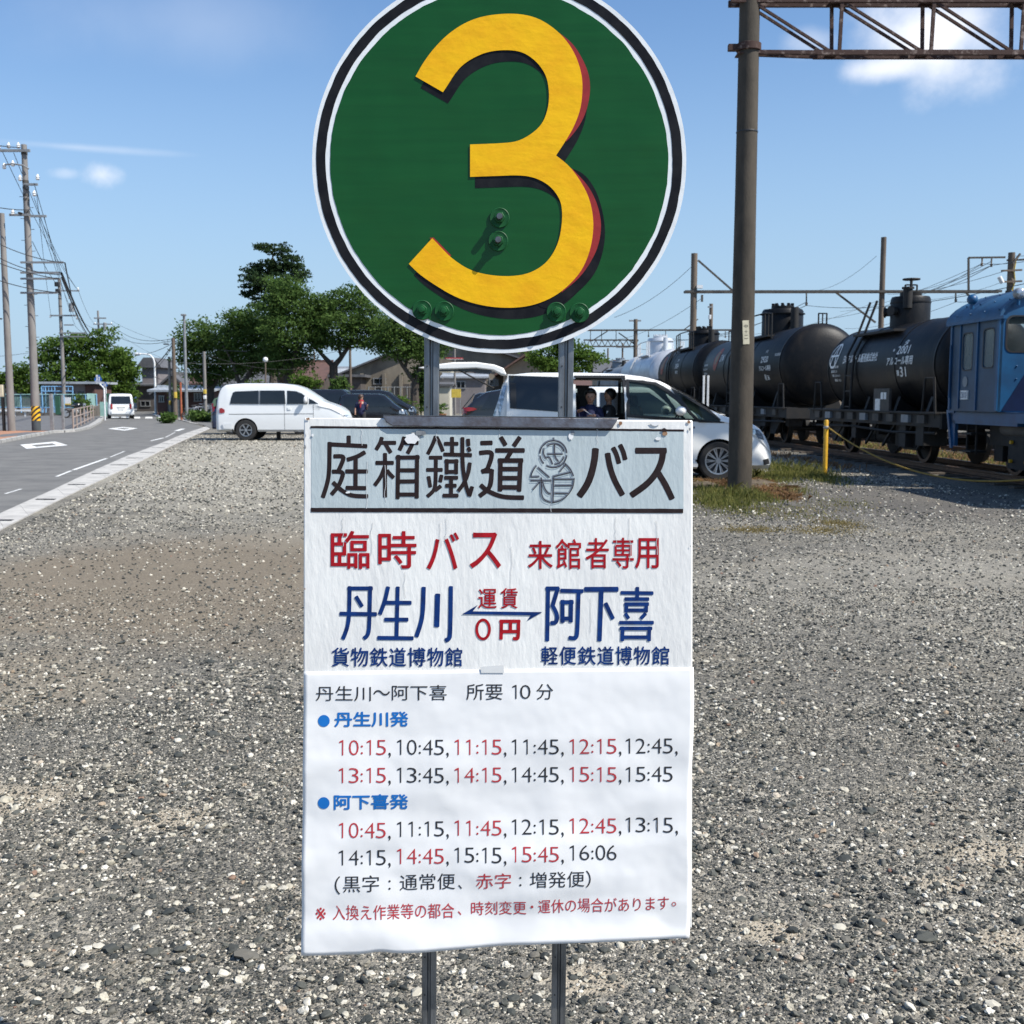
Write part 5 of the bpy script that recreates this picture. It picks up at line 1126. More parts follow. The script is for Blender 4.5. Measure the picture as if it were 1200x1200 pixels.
# distant tree line
for k, (x0, x1, Y, top) in enumerate([(-120, 190, 240, 455), (200, 640, 250, 452), (600, 1300, 260, 447)]):
    a, b = P(x0, 465, Y).x, P(x1, 465, Y).x; g = np.random.default_rng(k); nbk = 46; zt = P(600, top, Y).z
    bl = [(a + (b - a) * g.random(), Y + g.random() * 12, zt * (.3 + .3 * g.random()), 5 + 4 * g.random(), 4, zt * (.35 + .25 * g.random())) for _ in range(nbk)]
    V, Fq, tone = leaf_cloud(bl, 14000, .45, seed=k, cr=.9); o = np_mesh('distant_wood', V, Fq, 'leaf', None, attrs=[('tone', 'FACE', 'FLOAT', tone)]); tag(o, kind='stuff')

# ------------------------------------------------------------------ left roadside: poles, fence, signs
def insulator(mb, p, s=1.0):
    p = Vector(p); mb.lathe([(0, 0), (.05 * s, .0), (.09 * s, .05 * s), (.05 * s, .08 * s), (.09 * s, .13 * s), (.05 * s, .17 * s), (.03 * s, .24 * s), (0, .24 * s)], 10, p)
def utility_pole(name, label, px_base, Y, top_py, r0, r1, mt, arms=(), boxes=(), insul=(), rings=(), group='utility poles', px_top=None, base_py=None, cat='utility pole'):
    base = P(px_base, 465, Y); base.z = 0; base.y = Y; top = P(px_base, top_py, Y); t = thing(name, label, cat, base, group=group); H_ = top.z
    mb = MB(); mb.tube([(0, 0, -.1), (0, 0, H_ * .5), (0, 0, H_)], [r0, (r0 + r1) / 2, r1], 16); mb.build('shaft', mt, t)
    loc = lambda px, py: P(px, py, Y) - base
    for (xa, xb, py, w) in arms:
        a, b = loc(xa, py), loc(xb, py); m_ = MB(); m_.box(((a.x + b.x) / 2, -r1 - w / 2, a.z), (abs(b.x - a.x), w, w)); m_.build('crossarm', 'steel_grey', t)
    for (px, py) in insul:
        p = loc(px, py); m_ = MB(); insulator(m_, (p.x, -r1 - .05, p.z - .1), 1.0); m_.build('insulator', 'porcelain', t)
    for (px, py, w, h, mt2) in boxes:
        p = loc(px, py); k = Y / F; m_ = MB()
        if mt2 == 'can': m_.lathe([(0, -h * k / 2), (w * k / 2, -h * k / 2), (w * k / 2, h * k / 2), (w * k * .3, h * k * .6), (0, h * k * .6)], 14, (p.x, -.3, p.z)); m_.build('transformer', 'steel_grey', t)
        else: m_.box((p.x, -.25, p.z), (w * k, .3, h * k)); m_.build('junction_box', mt2, t, bevel=.02)
    for py in rings:
        m_ = MB(); z = loc(0, py).z; m_.lathe([(r1 * 1.04, z - .06), (r1 * 1.16, z - .05), (r1 * 1.16, z + .05), (r1 * 1.04, z + .06)], 14); m_.build('clamp', 'dark_iron', t)
    return t
def rung_bolts(t, z0, z1, r):
    mb = MB(); z = z0; s = 1
    while z < z1: mb.cyl((s * r * .6, 0, z), (s * (r + .14), 0, z), .012, n=5); z += .45; s = -s
    mb.build('step_bolts', 'dark_iron', t)['kind'] = 'stuff'
utility_pole('utility_pole', 'bare grey concrete pole at the left edge of the photo', 12, 48, 250, .160, .105, 'pole_conc', rings=(345,), boxes=[(3.5, 374, 1.5, 1.5, 'trim')])
up2 = utility_pole('utility_pole', 'tall grey concrete pole with yellow and black striped band near its foot', 41, 48, 169.5, .178, .112, 'pole_conc',
    arms=[(-14, 37, 177.5, .10), (13, 38, 252.5, .09), (38, 56, 254, .09), (26, 76, 308, .08), (26, 72, 320, .08), (26, 70, 327, .08), (26, 69, 343.5, .08), (30, 46, 217, .09)], insul=[(.5, 173), (12, 172), (23.5, 172), (17, 193), (7, 196), (25.5, 210), (46, 209), (17, 250), (42, 228)],
    rings=(180, 213, 220, 229, 234, 249, 283, 309, 320, 337, 344), boxes=[(27, 251, 3, 2, 'trim'), (34, 221, 2.2, 5, 'trim')])
rung_bolts(up2, 2.2, 10, .15)
mb = MB(); z0, z1 = P(41, 493, 48).z, P(41, 476, 48).z; mb.tube([(0, 0, z0), (0, 0, z1)], [.186, .184], 20); mb.build('warning_band', 'stripes', up2)
mb = MB(); mb.tube([(0, 0, .02), (0, 0, z0 - .01)], [.1855, .185], 20); mb.build('base_sleeve', 'low_wall_blue', up2)
# curved insulator bracket
mb = MB(); a = [P(x, y, 48) - up2.location for x, y in ((8, 194), (20, 193.5), (30, 195), (36, 199))]; mb.tube([(p.x, -.2, p.z) for p in a], .035, 6); mb.build('bracket', 'steel_grey', up2)
utility_pole('utility_pole', 'brown-grey pole with grey transformer between the second pole and the trees', 75, 92, 326, .17, .12, 'pole_conc', arms=[(60, 90, 370, .12), (76, 87, 381, .1), (70, 101, 390.5, .1), (72, 101, 394.5, .1), (72, 94, 341, .1)], insul=[(92.5, 339), (82, 349), (60, 371), (91, 373)],
    boxes=[(68.5, 333.5, 5, 5, 'trim'), (69, 341, 4, 4, 'trim'), (85.5, 361, 6, 9, 'can')], rings=(350, 359, 372, 392, 395))
utility_pole('utility_pole', 'thin far pole with crossarms rising behind the blue triangular sign', 118.5, 138, 364, .16, .11, 'pole_conc', arms=[(111, 125, 373, .16), (110, 132, 380, .13), (110, 127, 386, .12), (118, 135, 405.5, .12), (118, 135, 415, .12)], insul=[(131, 379), (112, 379)], boxes=[(124, 383, 4, 8, 'can')], rings=(380, 387, 406))
utility_pole('utility_pole', 'far slim pole at the end of the road left of the white street lamp', 170.5, 120, 432, .13, .09, 'pole_conc', arms=[(168, 173, 436, .1)])
utility_pole('utility_pole', 'far short grey pole just behind the white street lamp', 178, 140, 430, .12, .09, 'pole_conc')
utility_pole('utility_pole', 'brown wooden pole with yellow guard right of the white street lamp', 205, 72, 396, .15, .10, 'pole_brown', boxes=[(196, 403.5, 5, 1.4, 'trim'), (207, 463, 2.4, 7, 'yellow_box')])
utility_pole('utility_pole', 'thin pole with yellow foot just left of the brown wooden pole', 199.5, 84, 418, .12, .09, 'pole_conc', boxes=[(200.5, 472, 1.6, 5, 'yellow_box')])
utility_pole('lamp_pole', 'tall slim silver pole in front of the leftmost tree of the row', 218.5, 69, 368, .10, .075, 'steel_grey', boxes=[(216.5, 369.5, 5, 2.2, 'steel_grey')], cat='pole')
utility_pole('utility_pole', 'short pale pole with meter boxes by the bicycles', 240.5, 68, 412, .10, .09, 'pole_conc', boxes=[(241.5, 459, 2.6, 5, 'yellow_box'), (241.5, 465.5, 2.6, 4, 'plain_white')])
utility_pole('utility_pole', 'slim pole in front of the warehouse roof left of the Y-shaped trunk', 411, 96, 402, .13, .10, 'pole_brown')
utility_pole('utility_pole', 'pole in front of the warehouse gable near the leaning tree', 495, 104, 396, .12, .10, 'pole_brown')
utility_pole('utility_pole', 'slim pale pole right of the cream shed', 533, 90, 402, .10, .08, 'pole_conc')
utility_pole('utility_pole', 'slim pole seen just left of the thick middle trunk', 369, 120, 412, .12, .1, 'pole_brown')
utility_pole('steel_post', 'thin orange post beside the brown wooden pole', 212, 70, 448, .065, .06, 'orange', cat='post', group=None)

# street lamps
t = thing('street_lamp', 'white road lamp with curved arm reaching left over the road', 'street lamp', Vector((P(182, 465, 92).x, 92, 0)))
k = 92 / F; q = lambda x, y: P(x, y, 92) - t.location
mb = MB(); mb.tube([(0, 0, 0), (q(181, 425)), q(179.5, 420), q(176, 416), q(170, 414.8), q(164, 414.6)], [.10, .075, .07, .065, .06, .055], 10); mb.build('pole', 'steel_white', t)
mb = MB(); c = q(161.5, 414.8); mb.sphere(c, .26, 10, sc=(1.25, .6, .42)); mb.build('lamp_head', 'steel_white', t)
mb = MB(); mb.sphere(c + Vector((-.02, 0, -.05)), .2, 10, sc=(1.1, .6, .5)); mb.build('lamp_glass', 'clear_lens', t)
t = thing('street_lamp', 'white globe lamp on a brown post behind the white van', 'street lamp', Vector((P(311, 465, 74).x, 74, 0)))
q = lambda x, y: P(x, y, 74) - t.location
mb = MB(); mb.tube([(0, 0, 0), q(311, 425)], [.07, .05], 8); mb.build('post', 'pole_brown', t); mb = MB(); mb.sphere(q(311, 421.5), .17, 14); mb.build('globe', 'porcelain', t)

# crossing warning signs
def tri_sign(label, px, Y, foot, knee, top, cx, cy, half, group='blue crossing signs', mtp='steel_white'):
    base = P(px, 465, Y); base.z = 0; base.y = Y; t = thing('crossing_sign', label, 'road sign', base, group=group); q = lambda x, y, o=0: P(x, y, Y) - base + Vector((0, -o, 0))
    mb = MB(); mb.tube([(0, 0, 0), q(px - .2, knee), q(*top)], [.045, .045, .04], 10); mb.build('sign_pole', mtp, t)
    H_ = half * .88
    pts = chaikin([(cx, cy - H_), (cx + half, cy + H_), (cx - half, cy + H_)], (), 1); a = [q(p.x, p.y, .08) for p in pts]; mb = MB(); n = len(a)
    mb.add(a + [v + Vector((0, .03, 0)) for v in a], [tuple(range(n)), tuple(range(2 * n - 1, n - 1, -1))] + [(i, (i + 1) % n, (i + 1) % n + n, i + n) for i in range(n)]); pl = mb.build('sign_plate', 'sign_blue', t)
    mb = MB(); s = half / 6
    strokes_into(mb, [((cx - 1.2 * s, cy - .6 * s), (cx - .8 * s, cy + 2.2 * s), 1.5 * s), ((cx - .9 * s, cy + 1.4 * s), (cx - 2.0 * s, cy + 4.0 * s), .9 * s), ((cx - .7 * s, cy + 1.6 * s), (cx + .1 * s, cy + 4.0 * s), .9 * s), ((cx + 1.5 * s, cy + 1.0 * s), (cx + 1.5 * s, cy + 4.0 * s), 1.1 * s), ((cx - 3.5 * s, cy + 4.7 * s), (cx + 3.6 * s, cy + 4.7 * s), .5 * s)], 1, lambda x, y: (x, y), lambda x, y, z: q(x, y, .09 + z * 50)); 
    mb.lathe([(0, 0), (.07 * half / 6, 0)], 10, q(cx - 1.2 * s, cy - 1.6 * s, .095), 'Y'); mb.lathe([(0, 0), (.05 * half / 6, 0)], 10, q(cx + 1.5 * s, cy + .1 * s, .095), 'Y')
    mb.build('walkers_symbol', 'plain_white', pl, fix=False)
tri_sign('blue triangular pedestrian crossing sign on a cranked white pole beside the road', 122.2, 70, 492, 455, (116, 449), 115.4, 442.2, 6.2)
tri_sign('smaller blue triangular crossing sign half hidden behind the cranked white pole', 124.2, 92, 486, 452, (124, 449), 123.2, 449.5, 4.4)

# railing of bent pipes
rb0, rb1 = G(86, 503.8), G(109.5, 491.2)
t = thing('pipe_railing', 'low pinkish brown pipe railing along the pavement edge', 'railing', rb0); d = rb1 - rb0
for i in range(7):
    f = (i / 6) ** 1.15; p = d * f; mb = MB(); mb.tube([p, p + Vector((0, 0, .92))], .042, 8); mb.build('railing_post', 'rail_brown', t)
for z in (.90, .55, .15):
    mb = MB(); mb.tube([Vector((0, 0, z)), d + Vector((0, 0, z))], .032, 8); mb.build('railing_bar', 'rail_brown', t)

# notice board on two posts
nb0 = G(61.5, 505.3); t = thing('notice_board', 'dark green notice board standing between two pale steel posts', 'notice board', nb0)
sc_ = nb0.y / F; q = lambda x, y: P(x, y, nb0.y) - nb0
mb = MB(); mb.box((0, 0, q(61, 461.5).z / 2), (.13, .13, q(61, 461.5).z)); mb.build('board_post', 'steel_grey', t, bevel=.01)
p = q(70.7, 463); mb = MB(); mb.box((p.x, .2, p.z / 2), (.10, .10, p.z)); mb.build('board_post', 'steel_grey', t, bevel=.01)
a, b = q(63, 464), q(69.6, 486); mb = MB(); mb.box(((a.x + b.x) / 2, .12, (a.z + b.z) / 2), (b.x - a.x, .06, a.z - b.z)); mb.build('board_panel', 'green_board', t, bevel=.01)
# meter cabinet on dark post at the picture's edge
b0 = G(3.5, 505.2); t = thing('cabinet_post', 'cream metal cabinet on a black post beside the leftmost pole', 'cabinet', b0); q = lambda x, y: P(x, y, b0.y) - b0
mb = MB(); mb.tube([(0.08, -.05, 0), (.08, -.05, q(0, 466).z)], .07, 10); mb.build('post', 'black_iron', t)
a, b = q(-6, 451), q(6, 465); mb = MB(); mb.box(((a.x + b.x) / 2, -.1, (a.z + b.z) / 2), (b.x - a.x, .22, a.z - b.z)); mb.build('cabinet', 'cream_box', t, bevel=.015)

# green mesh fence on a low wall
FY = 88.0; fx0, fx1 = P(-90, 465, FY).x, P(113, 465, FY).x; fb = Vector((fx0, FY, 0)); t = thing('mesh_fence', 'long green mesh fence with pale blue top rail on the low wall at left', 'fence', fb)
zt, zb, zw = P(0, 462.3, FY).z, P(0, 477.5, FY).z, P(0, 479, FY).z
nP = 17; W_ = fx1 - fx0
for i in range(nP):
    mb = MB(); mb.tube([(W_ * i / (nP - 1), 0, zw - .3), (W_ * i / (nP - 1), 0, zt + .02)], .045, 8); mb.build('fence_post', 'lblue', t)
for z in (zt, zb): mb = MB(); mb.tube([(0, 0, z), (W_, 0, z)], .04, 6); mb.build('fence_rail', 'lblue' if z == zb else 'turq', t)
mb = MB()
zz = zb + .05; 
while zz < zt: mb.box((W_ / 2, .03, zz), (W_, .008, .035)); zz += .055
x = .1
while x < W_: mb.box((x, .04, (zt + zb) / 2), (.03, .008, zt - zb)); x += .16
o = mb.build('fence_mesh', 'fence_green', t, fix=False); o['kind'] = 'stuff'
lw = thing('low_wall', 'low brown block wall under the green mesh fence', 'wall', fb + Vector((0, .0, 0)))
bw = .98; n_ = int(W_ / bw)
for r in range(2):
    for i in range(n_):
        if r == 0 and i == 0:
            mb = MB(); mb.box((0, 0, 0), (bw - .03, .2, (zw - .3) / 2 - .02)); bm0 = mb.mesh('block', 'low_wall')
        o = bpy.data.objects.new('block', bm0); COL.objects.link(o); o.parent = lw; o.location = (bw * (i + .5 + (.5 if r else 0)), .02 + .01 * ((i * 7 + r) % 3), (zw - .3) * (.25 + .5 * r)); 
def slab_thing(name, label, cat, x0, y0, x1, y1, Y, th, mt, frame=None):
    a, b = P(x0, y0, Y), P(x1, y1, Y); base = Vector(((a.x + b.x) / 2, Y, 0)); t = thing(name, label, cat, base)
    mb = MB(); mb.box((0, 0, (a.z + b.z) / 2), (b.x - a.x, th, a.z - b.z)); mb.build('panel', mt, t, bevel=.01)
    mb = MB(); w = (b.x - a.x) / 2
    for s in (-1, 1): mb = MB(); mb.tube([(s * w * .8, th, 0), (s * w * .8, th, b.z + .1)], .03, 6); mb.build('post', 'steel_grey', t)
    return t
slab_thing('bin_locker', 'small turquoise locker behind the green mesh fence', 'locker', 15, 465, 23, 478, 90, .5, 'turq')
wn = slab_thing('warning_notice', 'white notice with a yellow foot fixed on the green fence', 'notice', 75.8, 465.8, 83.2, 475.2, 87.6, .05, 'plain_white')
a, b = P(75.8, 473, 87.5) - wn.location, P(83.2, 475.2, 87.5) - wn.location; mb = MB(); mb.box(((a.x + b.x) / 2, -.09, (a.z + b.z) / 2), (b.x - a.x, .02, a.z - b.z)); mb.build('yellow_strip', 'yellow_box', wn)
# turquoise end screen, angled down the wall
a0, a1 = P(102.2, 465, 82), P(113, 465, 90); tb = Vector((a0.x, a0.y, 0)); t = thing('end_screen', 'pale turquoise corrugated screen at the end of the green fence', 'screen', tb)
dv = Vector((a1.x - a0.x, a1.y - a0.y, 0)); 
for i in range(6):
    mb = MB(); p = dv * (i / 6); q2 = dv * ((i + 1) / 6 - .01); zt1 = P(102, 461, 82).z; zb1 = P(102, 478, 82).z
    mb.add([p + Vector((0, 0, zb1)), q2 + Vector((0, 0, zb1 + .1)), q2 + Vector((0, 0, zt1)), p + Vector((0, 0, zt1)), p + Vector((.04, .04, zb1)), q2 + Vector((.04, .04, zb1 + .1)), q2 + Vector((.04, .04, zt1)), p + Vector((.04, .04, zt1))], [(0, 1, 2, 3), (7, 6, 5, 4), (0, 4, 5, 1), (1, 5, 6, 2), (2, 6, 7, 3), (3, 7, 4, 0)])
    mb.build('screen_panel', 'turq', t)
mb = MB(); mb.add([(0, 0, 0), dv * 1.15 + Vector((0, 0, 0)), dv * 1.15 + Vector((0, 0, .9)), (0, 0, P(102, 479, 82).z)] + [(.2, .3, 0), dv * 1.15 + Vector((.2, .3, 0)), dv * 1.15 + Vector((.2, .3, .9)), (.2, .3, P(102, 479, 82).z)], [(0, 1, 2, 3), (7, 6, 5, 4), (2, 6, 7, 3), (1, 5, 6, 2), (0, 3, 7, 4)]); mb.build('retaining_wall', 'low_wall', t)
slab_thing('site_gate', 'pale blue-green sheet gate behind the cranked white sign pole', 'gate', 117, 471, 126, 488, 84, .08, 'turq')
slab_thing('site_hoarding', 'dark green hoarding between the sign pole and the white car on the road', 'hoarding', 124.5, 461, 129, 478, 86, .08, 'green_board')
# light-blue tubular frame and the flat building behind the fence
fr_ = Vector((P(66, 465, 92).x, 92, 0)); t = thing('tube_frame', 'light blue tubular frame standing behind the green fence', 'frame', fr_); q = lambda x, y, dy=0: P(x, y, 92) - fr_ + Vector((0, dy, 0))
for x in (48.5, 53, 64, 85): mb = MB(); mb.tube([(q(x, 465).x, 0, 0), q(x, 453)], .05, 6); mb.build('frame_upright', 'lblue', t)
for y in (453, 458.5): mb = MB(); mb.tube([q(48.5, y), q(85, y)], .05, 6); mb.build('frame_bar', 'lblue', t)
for x in (50.5, 57, 60.5, 74, 80): mb = MB(); mb.tube([q(x, 453), q(x, 459)], .03, 6); mb.build('frame_rung', 'lblue', t)
Yb = 100; a, b = P(44, 450, Yb), P(116, 450, Yb); t = thing('flat_building', 'long flat-roofed grey-mauve building behind the green fence', 'building', ((a.x + b.x) / 2, Yb, 0)); w = b.x - a.x
mb = MB(); mb.box((-w * .08, 2, a.z / 2), (w * .70, 4, a.z)); mb.build('wall', 'wall_grey', t); mb = MB(); mb.box((w * .355, 2, a.z / 2 - .05), (w * .15, 4.2, a.z - .1)); mb.build('side_wall', 'wall_brick', t)
mb = MB(); mb.box((0, 2, a.z + .1), (w, 5.5, .2)); mb.build('roof', 'roof_tin', t)
for x in (-.28, -.12, .05, .2):
    mb = MB(); mb.box((w * x, -.02, a.z - 1.1), (w * .10, .05, .9)); mb.build('window', 'glass_dark', t)
# pale rails inside the yard
mb = MB(); a, b = P(-60, 481, 84), P(38, 481, 84); yb = thing('yard_bench', 'long white low rail in the yard in front of the fence', 'rail', (a.x, 84, 0)); L_ = b.x - a.x
mb.box((L_ / 2, 0, P(0, 481.0, 84).z), (L_, .3, .12)); mb.build('rail_top', 'plain_white', yb)
for i in range(8): mb = MB(); mb.box((L_ * (i + .3) / 8, 0, P(0, 483, 84).z / 2), (.1, .1, P(0, 483, 84).z)); mb.build('rail_leg', 'plain_white', yb)

# dark block wall at the right of the road
w0, w1 = G(188.5, 484), G(208, 489); t = thing('block_wall', 'low dark block wall on the right of the road before the houses', 'wall', w0); d = Vector(w1 - w0); L_ = d.length; an = atan2(d.y, d.x)
mb = MB(); mb.box((0, 0, 0), (.58, .2, .30)); bmesh_blk = mb.mesh('block', 'low_wall_blue')
for r in range(4):
    for i in range(int(L_ / .6)):
        o = bpy.data.objects.new('block', bmesh_blk); COL.objects.link(o); o.parent = t; o.rotation_euler = (0, 0, an); f = (.3 + .6 * i + (.3 if r % 2 else 0)); o.location = Vector((cos(an) * f, sin(an) * f, .16 + .315 * r))
# front face toward the car park
w2 = G(215, 483); d2 = Vector(w2 - w1)
for r in range(4):
    for i in range(min(14, int(d2.length / .6))):
        o = bpy.data.objects.new('block', bmesh_blk); COL.objects.link(o); o.parent = t; an2 = atan2(d2.y, d2.x); f = .45 + .6 * i; o.rotation_euler = (0, 0, an2); o.location = (w1 - w0) + Vector((cos(an2) * f, sin(an2) * f, .16 + .315 * r))

# things by the shed
def pot(px, py, Y, r, label):
    c = P(px, 465, Y); c.z = 0; c.y = Y; t = thing('flower_pot', label, 'flower pot', c, group='flower pots by the shed'); mb = MB(); mb.lathe([(0, 0), (r * .7, 0), (r, r * 1.3), (r * 1.12, r * 1.3), (r * 1.12, r * 1.5), (r * .85, r * 1.5), (r * .8, r * 1.2), (0, r * 1.2)], 14); mb.build('pot', 'clay', t)
    V, Fq, tone = leaf_cloud([(0, 0, r * 2.6, r * 1.4, r * 1.4, r * 1.4)], 360, .06, seed=int(px), cr=.08); np_mesh('foliage', V, Fq, 'leaf_bright', t, attrs=[('tone', 'FACE', 'FLOAT', tone)])
for px, lb in ((463, 'flower pot left of the leaning trunk'), (481, 'flower pot at the foot of the leaning trunk'), (505, 'flower pot in front of the cream shed beside the left sign post'), (517, 'flower pot between the left sign post and the yellow box')): pot(px, 475, 68, .3, lb)
slab_thing('meter_box', 'yellow box on legs right of the cream shed', 'box', 529, 456, 540, 466, 78, .4, 'yellow_box')
gr = thing('yard_fence', 'low grey pipe fence in front of the warehouse', 'fence', (P(432, 465, 84).x, 84, 0)); x1_ = P(492, 465, 84).x - gr.location.x; hz = P(0, 453, 84).z
for i in range(9): mb = MB(); mb.tube([(x1_ * i / 8, 0, 0), (x1_ * i / 8, 0, hz)], .05, 6); mb.build('fence_post', 'steel_grey', gr)
for z in (hz - .05, hz * .6): mb = MB(); mb.tube([(0, 0, z), (x1_, 0, z)], .035, 6); mb.build('fence_rail', 'steel_grey', gr)
# ------------------------------------------------------------------ vehicles
def interp(tab, x):
    if x <= tab[0][0]: return tab[0][1]
    for (a, va), (b, vb) in zip(tab, tab[1:]):
        if x <= b: return va + (vb - va) * (x - a) / (b - a)
    return tab[-1][1]


class Car:
    """body lofted from a side profile: x along the length (0 rear .. L front), y across, z up"""
    def __init__(s, L, W, top, belt, bottom=.22, roof_in=.14, corner=.16, shoulder=.02):
        s.L, s.W, s.top, s.belt, s.bottom, s.ri, s.corner, s.sh = L, W, top, belt, bottom, roof_in, corner, shoulder
    def half(s, x):
        w = s.W / 2; c = s.corner
        e = 0
        if x < c: e = 1 - x / c
        if x > s.L - c * 2.2: e = (x - (s.L - c * 2.2)) / (c * 2.2)
        return w * (1 - .20 * max(0, e) ** 2.2)
    def y(s, x, z):
        """half width of the body at x, z"""
        w = s.half(x); b = interp(s.belt, x); t = max(interp(s.top, x), b + .02)
        if z <= b: 
            f = (z - s.bottom) / max(.05, b - s.bottom); return w * (.955 + .045 * sin(pi * min(1, max(0, f * .85 + .12))) ** .6)
        f = (z - b) / max(.05, interp(s.top, 2.0 if False else x) - b); f = min(1, max(0, (z - b) / .75))
        return w * (1 - s.sh) - s.ri * f ** 1.3
    def body(s, name, mt, parent, wheels, rw, cuts=(), n=64, cavity=None, arch=1.13):
        V, st = [], []; xs = []
        for i in range(n + 1):
            u = i / n; xs.append(s.L * (.5 - .5 * cos(pi * u)) * .55 + s.L * u * .45)
        ring_n = 0
        for x in xs:
            t = interp(s.top, x); b = min(interp(s.belt, x), t - .05); bo = s.bottom + (.04 if x < .03 or x > s.L - .03 else 0)
            q = [(0, bo), (s.half(x) * .86, bo), (s.y(x, bo + .07), bo + .07)]
            for k in range(1, 6): z = bo + .07 + (b - bo - .07) * k / 5; q.append((s.y(x, z), z))
            rad = min(.10, (t - b) * .45); zt = t - rad
            for k in range(1, 5): z = b + (zt - b) * k / 4; q.append((s.y(x, z) if t - b > .3 else s.half(x) * (1 - s.sh * k / 4) - .02 * k / 4, z))
            yr = q[-1][0]
            for k in range(1, 4): a = pi / 2 * k / 3; q.append((yr - rad * 1.1 * (1 - cos(a)), zt + rad * sin(a) * .86))
            y3 = q[-1][0]; q += [(y3 * .62, t - rad * .04), (y3 * .3, t + .0), (0, t + .004)]
            st.append(q); ring_n = len(q)
        mb = MB(); full = 2 * ring_n - 2
        for x, q in zip(xs, st):
            for (y, z) in q: mb.v.append((x, -y, z))
            for (y, z) in q[-2:0:-1]: mb.v.append((x, y, z))
        for i in range(n):
            for j in range(full):
                a = i * full + j; b = i * full + (j + 1) % full; mb.f.append((a, b, b + full, a + full)); mb.m.append(0); mb.sm.append(True)
        mb.f.append(tuple(range(full))); mb.m.append(0); mb.sm.append(False); mb.f.append(tuple(range(n * full, (n + 1) * full))[::-1]); mb.m.append(0); mb.sm.append(False)
        o = mb.build(name, mt, parent, sharp=38)
        cut = MB()
        for wx in wheels:
            for sd in (-1, 1): cut.cyl((wx, sd * s.W * .24, rw), (wx, sd * s.W * .62, rw), rw * arch, n=36, smooth=True)
        s.boolean(o, cut, 1)
        for cm in cuts: s.boolean(o, cm, 1)
        me = o.data
        try: me.set_sharp_from_angle(angle=radians(34))
        except Exception: pass
        return o
    def boolean(s, o, mbc, slot):
        cm = mbc.mesh('cut', 'trim'); c = bpy.data.objects.new('cut', cm); COL.objects.link(c); c.parent = o.parent; c.matrix_parent_inverse.identity()
        md = o.modifiers.new('cut', 'BOOLEAN'); md.object = c; md.operation = 'DIFFERENCE'; md.solver = 'EXACT'; md.material_mode = 'TRANSFER'
        bpy.context.view_layer.update(); dg = bpy.context.evaluated_depsgraph_get(); ev = o.evaluated_get(dg)
        nm = bpy.data.meshes.new_from_object(ev, depsgraph=dg); o.modifiers.clear(); old = o.data; o.data = nm; nm.name = 'body'; bpy.data.objects.remove(c); bpy.data.meshes.remove(cm)
    def side(s, poly, name, mt, parent, sd=-1, off=.004, th=.010, step=.14):
        mb = MB()
        def fn(x, z, o): return Vector((x, sd * (s.y(x, z) + off + o), z))
        sheet_shell(mb, poly, fn, th, 0, step); return mb.build(name, mt, parent)


def wheel(parent, x, y, r, w=.20, rim=.66, spokes=8, sd=-1, dark=False):
    e = MB(); s = sd
    e.lathe([(r * rim, -w / 2), (r * .93, -w / 2), (r, -w * .36), (r, w * .36), (r * .93, w / 2), (r * rim, w / 2), (r * rim * .97, 0), (r * rim, -w / 2)], 40, axis='Y')
    t = e.build('wheel', 'tyre', parent, loc=(x, y, r))
    rr = r * rim; m_ = MB(); yo = s * w * .42
    m_.lathe([(rr, yo), (rr * .92, yo + s * .004), (rr * .90, yo - s * .03), (rr * .3, yo - s * .06), (0, yo - s * .06)], 36, axis='Y')
    m_.build('rim', 'trim' if not dark else 'alloy', t)
    m_ = MB(); m_.lathe([(rr * 1.0, yo - s * .01), (rr * 1.0, yo + s * .006), (rr * .90, yo + s * .004), (rr * .90, yo - s * .01)], 36, axis='Y')
    for k in range(spokes):
        for dl in (-.09, .09):
            a = 2 * pi * k / spokes; p0 = Vector((cos(a) * rr * .14, yo - s * .012, sin(a) * rr * .14)); p1 = Vector((cos(a + dl) * rr * .93, yo - s * .002, sin(a + dl) * rr * .93)); m_.bar(p0, p1, .022, .018)
    m_.cyl((0, yo - s * .05, 0), (0, yo + s * .006, 0), rr * .2, n=16); m_.build('spokes', 'alloy', t)
    return t


def px2car(px, py, t, Y): pass

# --- pearl white minivan beside the sign (near side at 19.6 m, front to the right)
YV = 19.6; KV = F / YV
cx = lambda px, py: (round((px - 574) / KV, 3), round(HC - (py - 465) / KV, 3))
z6 = lambda x, y: cx(560 + x / 3.333, 380 + y / 3.333)
W = 1.70
van = thing('minivan', 'pearl white minivan with its side door and tailgate open behind the sign board', 'minivan', Vector((P(574, 465, YV).x, YV + W / 2, 0)))
top = [(0, .95), (.10, 1.25), (.22, 1.70), (.33, 1.86), (.7, 1.90), (1.5, 1.905), (2.3, 1.885), (2.75, 1.83), (3.05, 1.745), (3.4, 1.53), (3.8, 1.30), (4.15, 1.125), (4.4, 1.075), (4.62, 1.02), (4.78, .91), (4.88, .78), (4.95, .64), (4.99, .50)]
belt = [(0, .9), (.5, 1.13), (2.2, 1.10), (3.2, 1.085), (4.1, 1.02), (4.5, .93), (4.99, .45)]
car = Car(4.99, W, top, belt, .20, .13, .16)
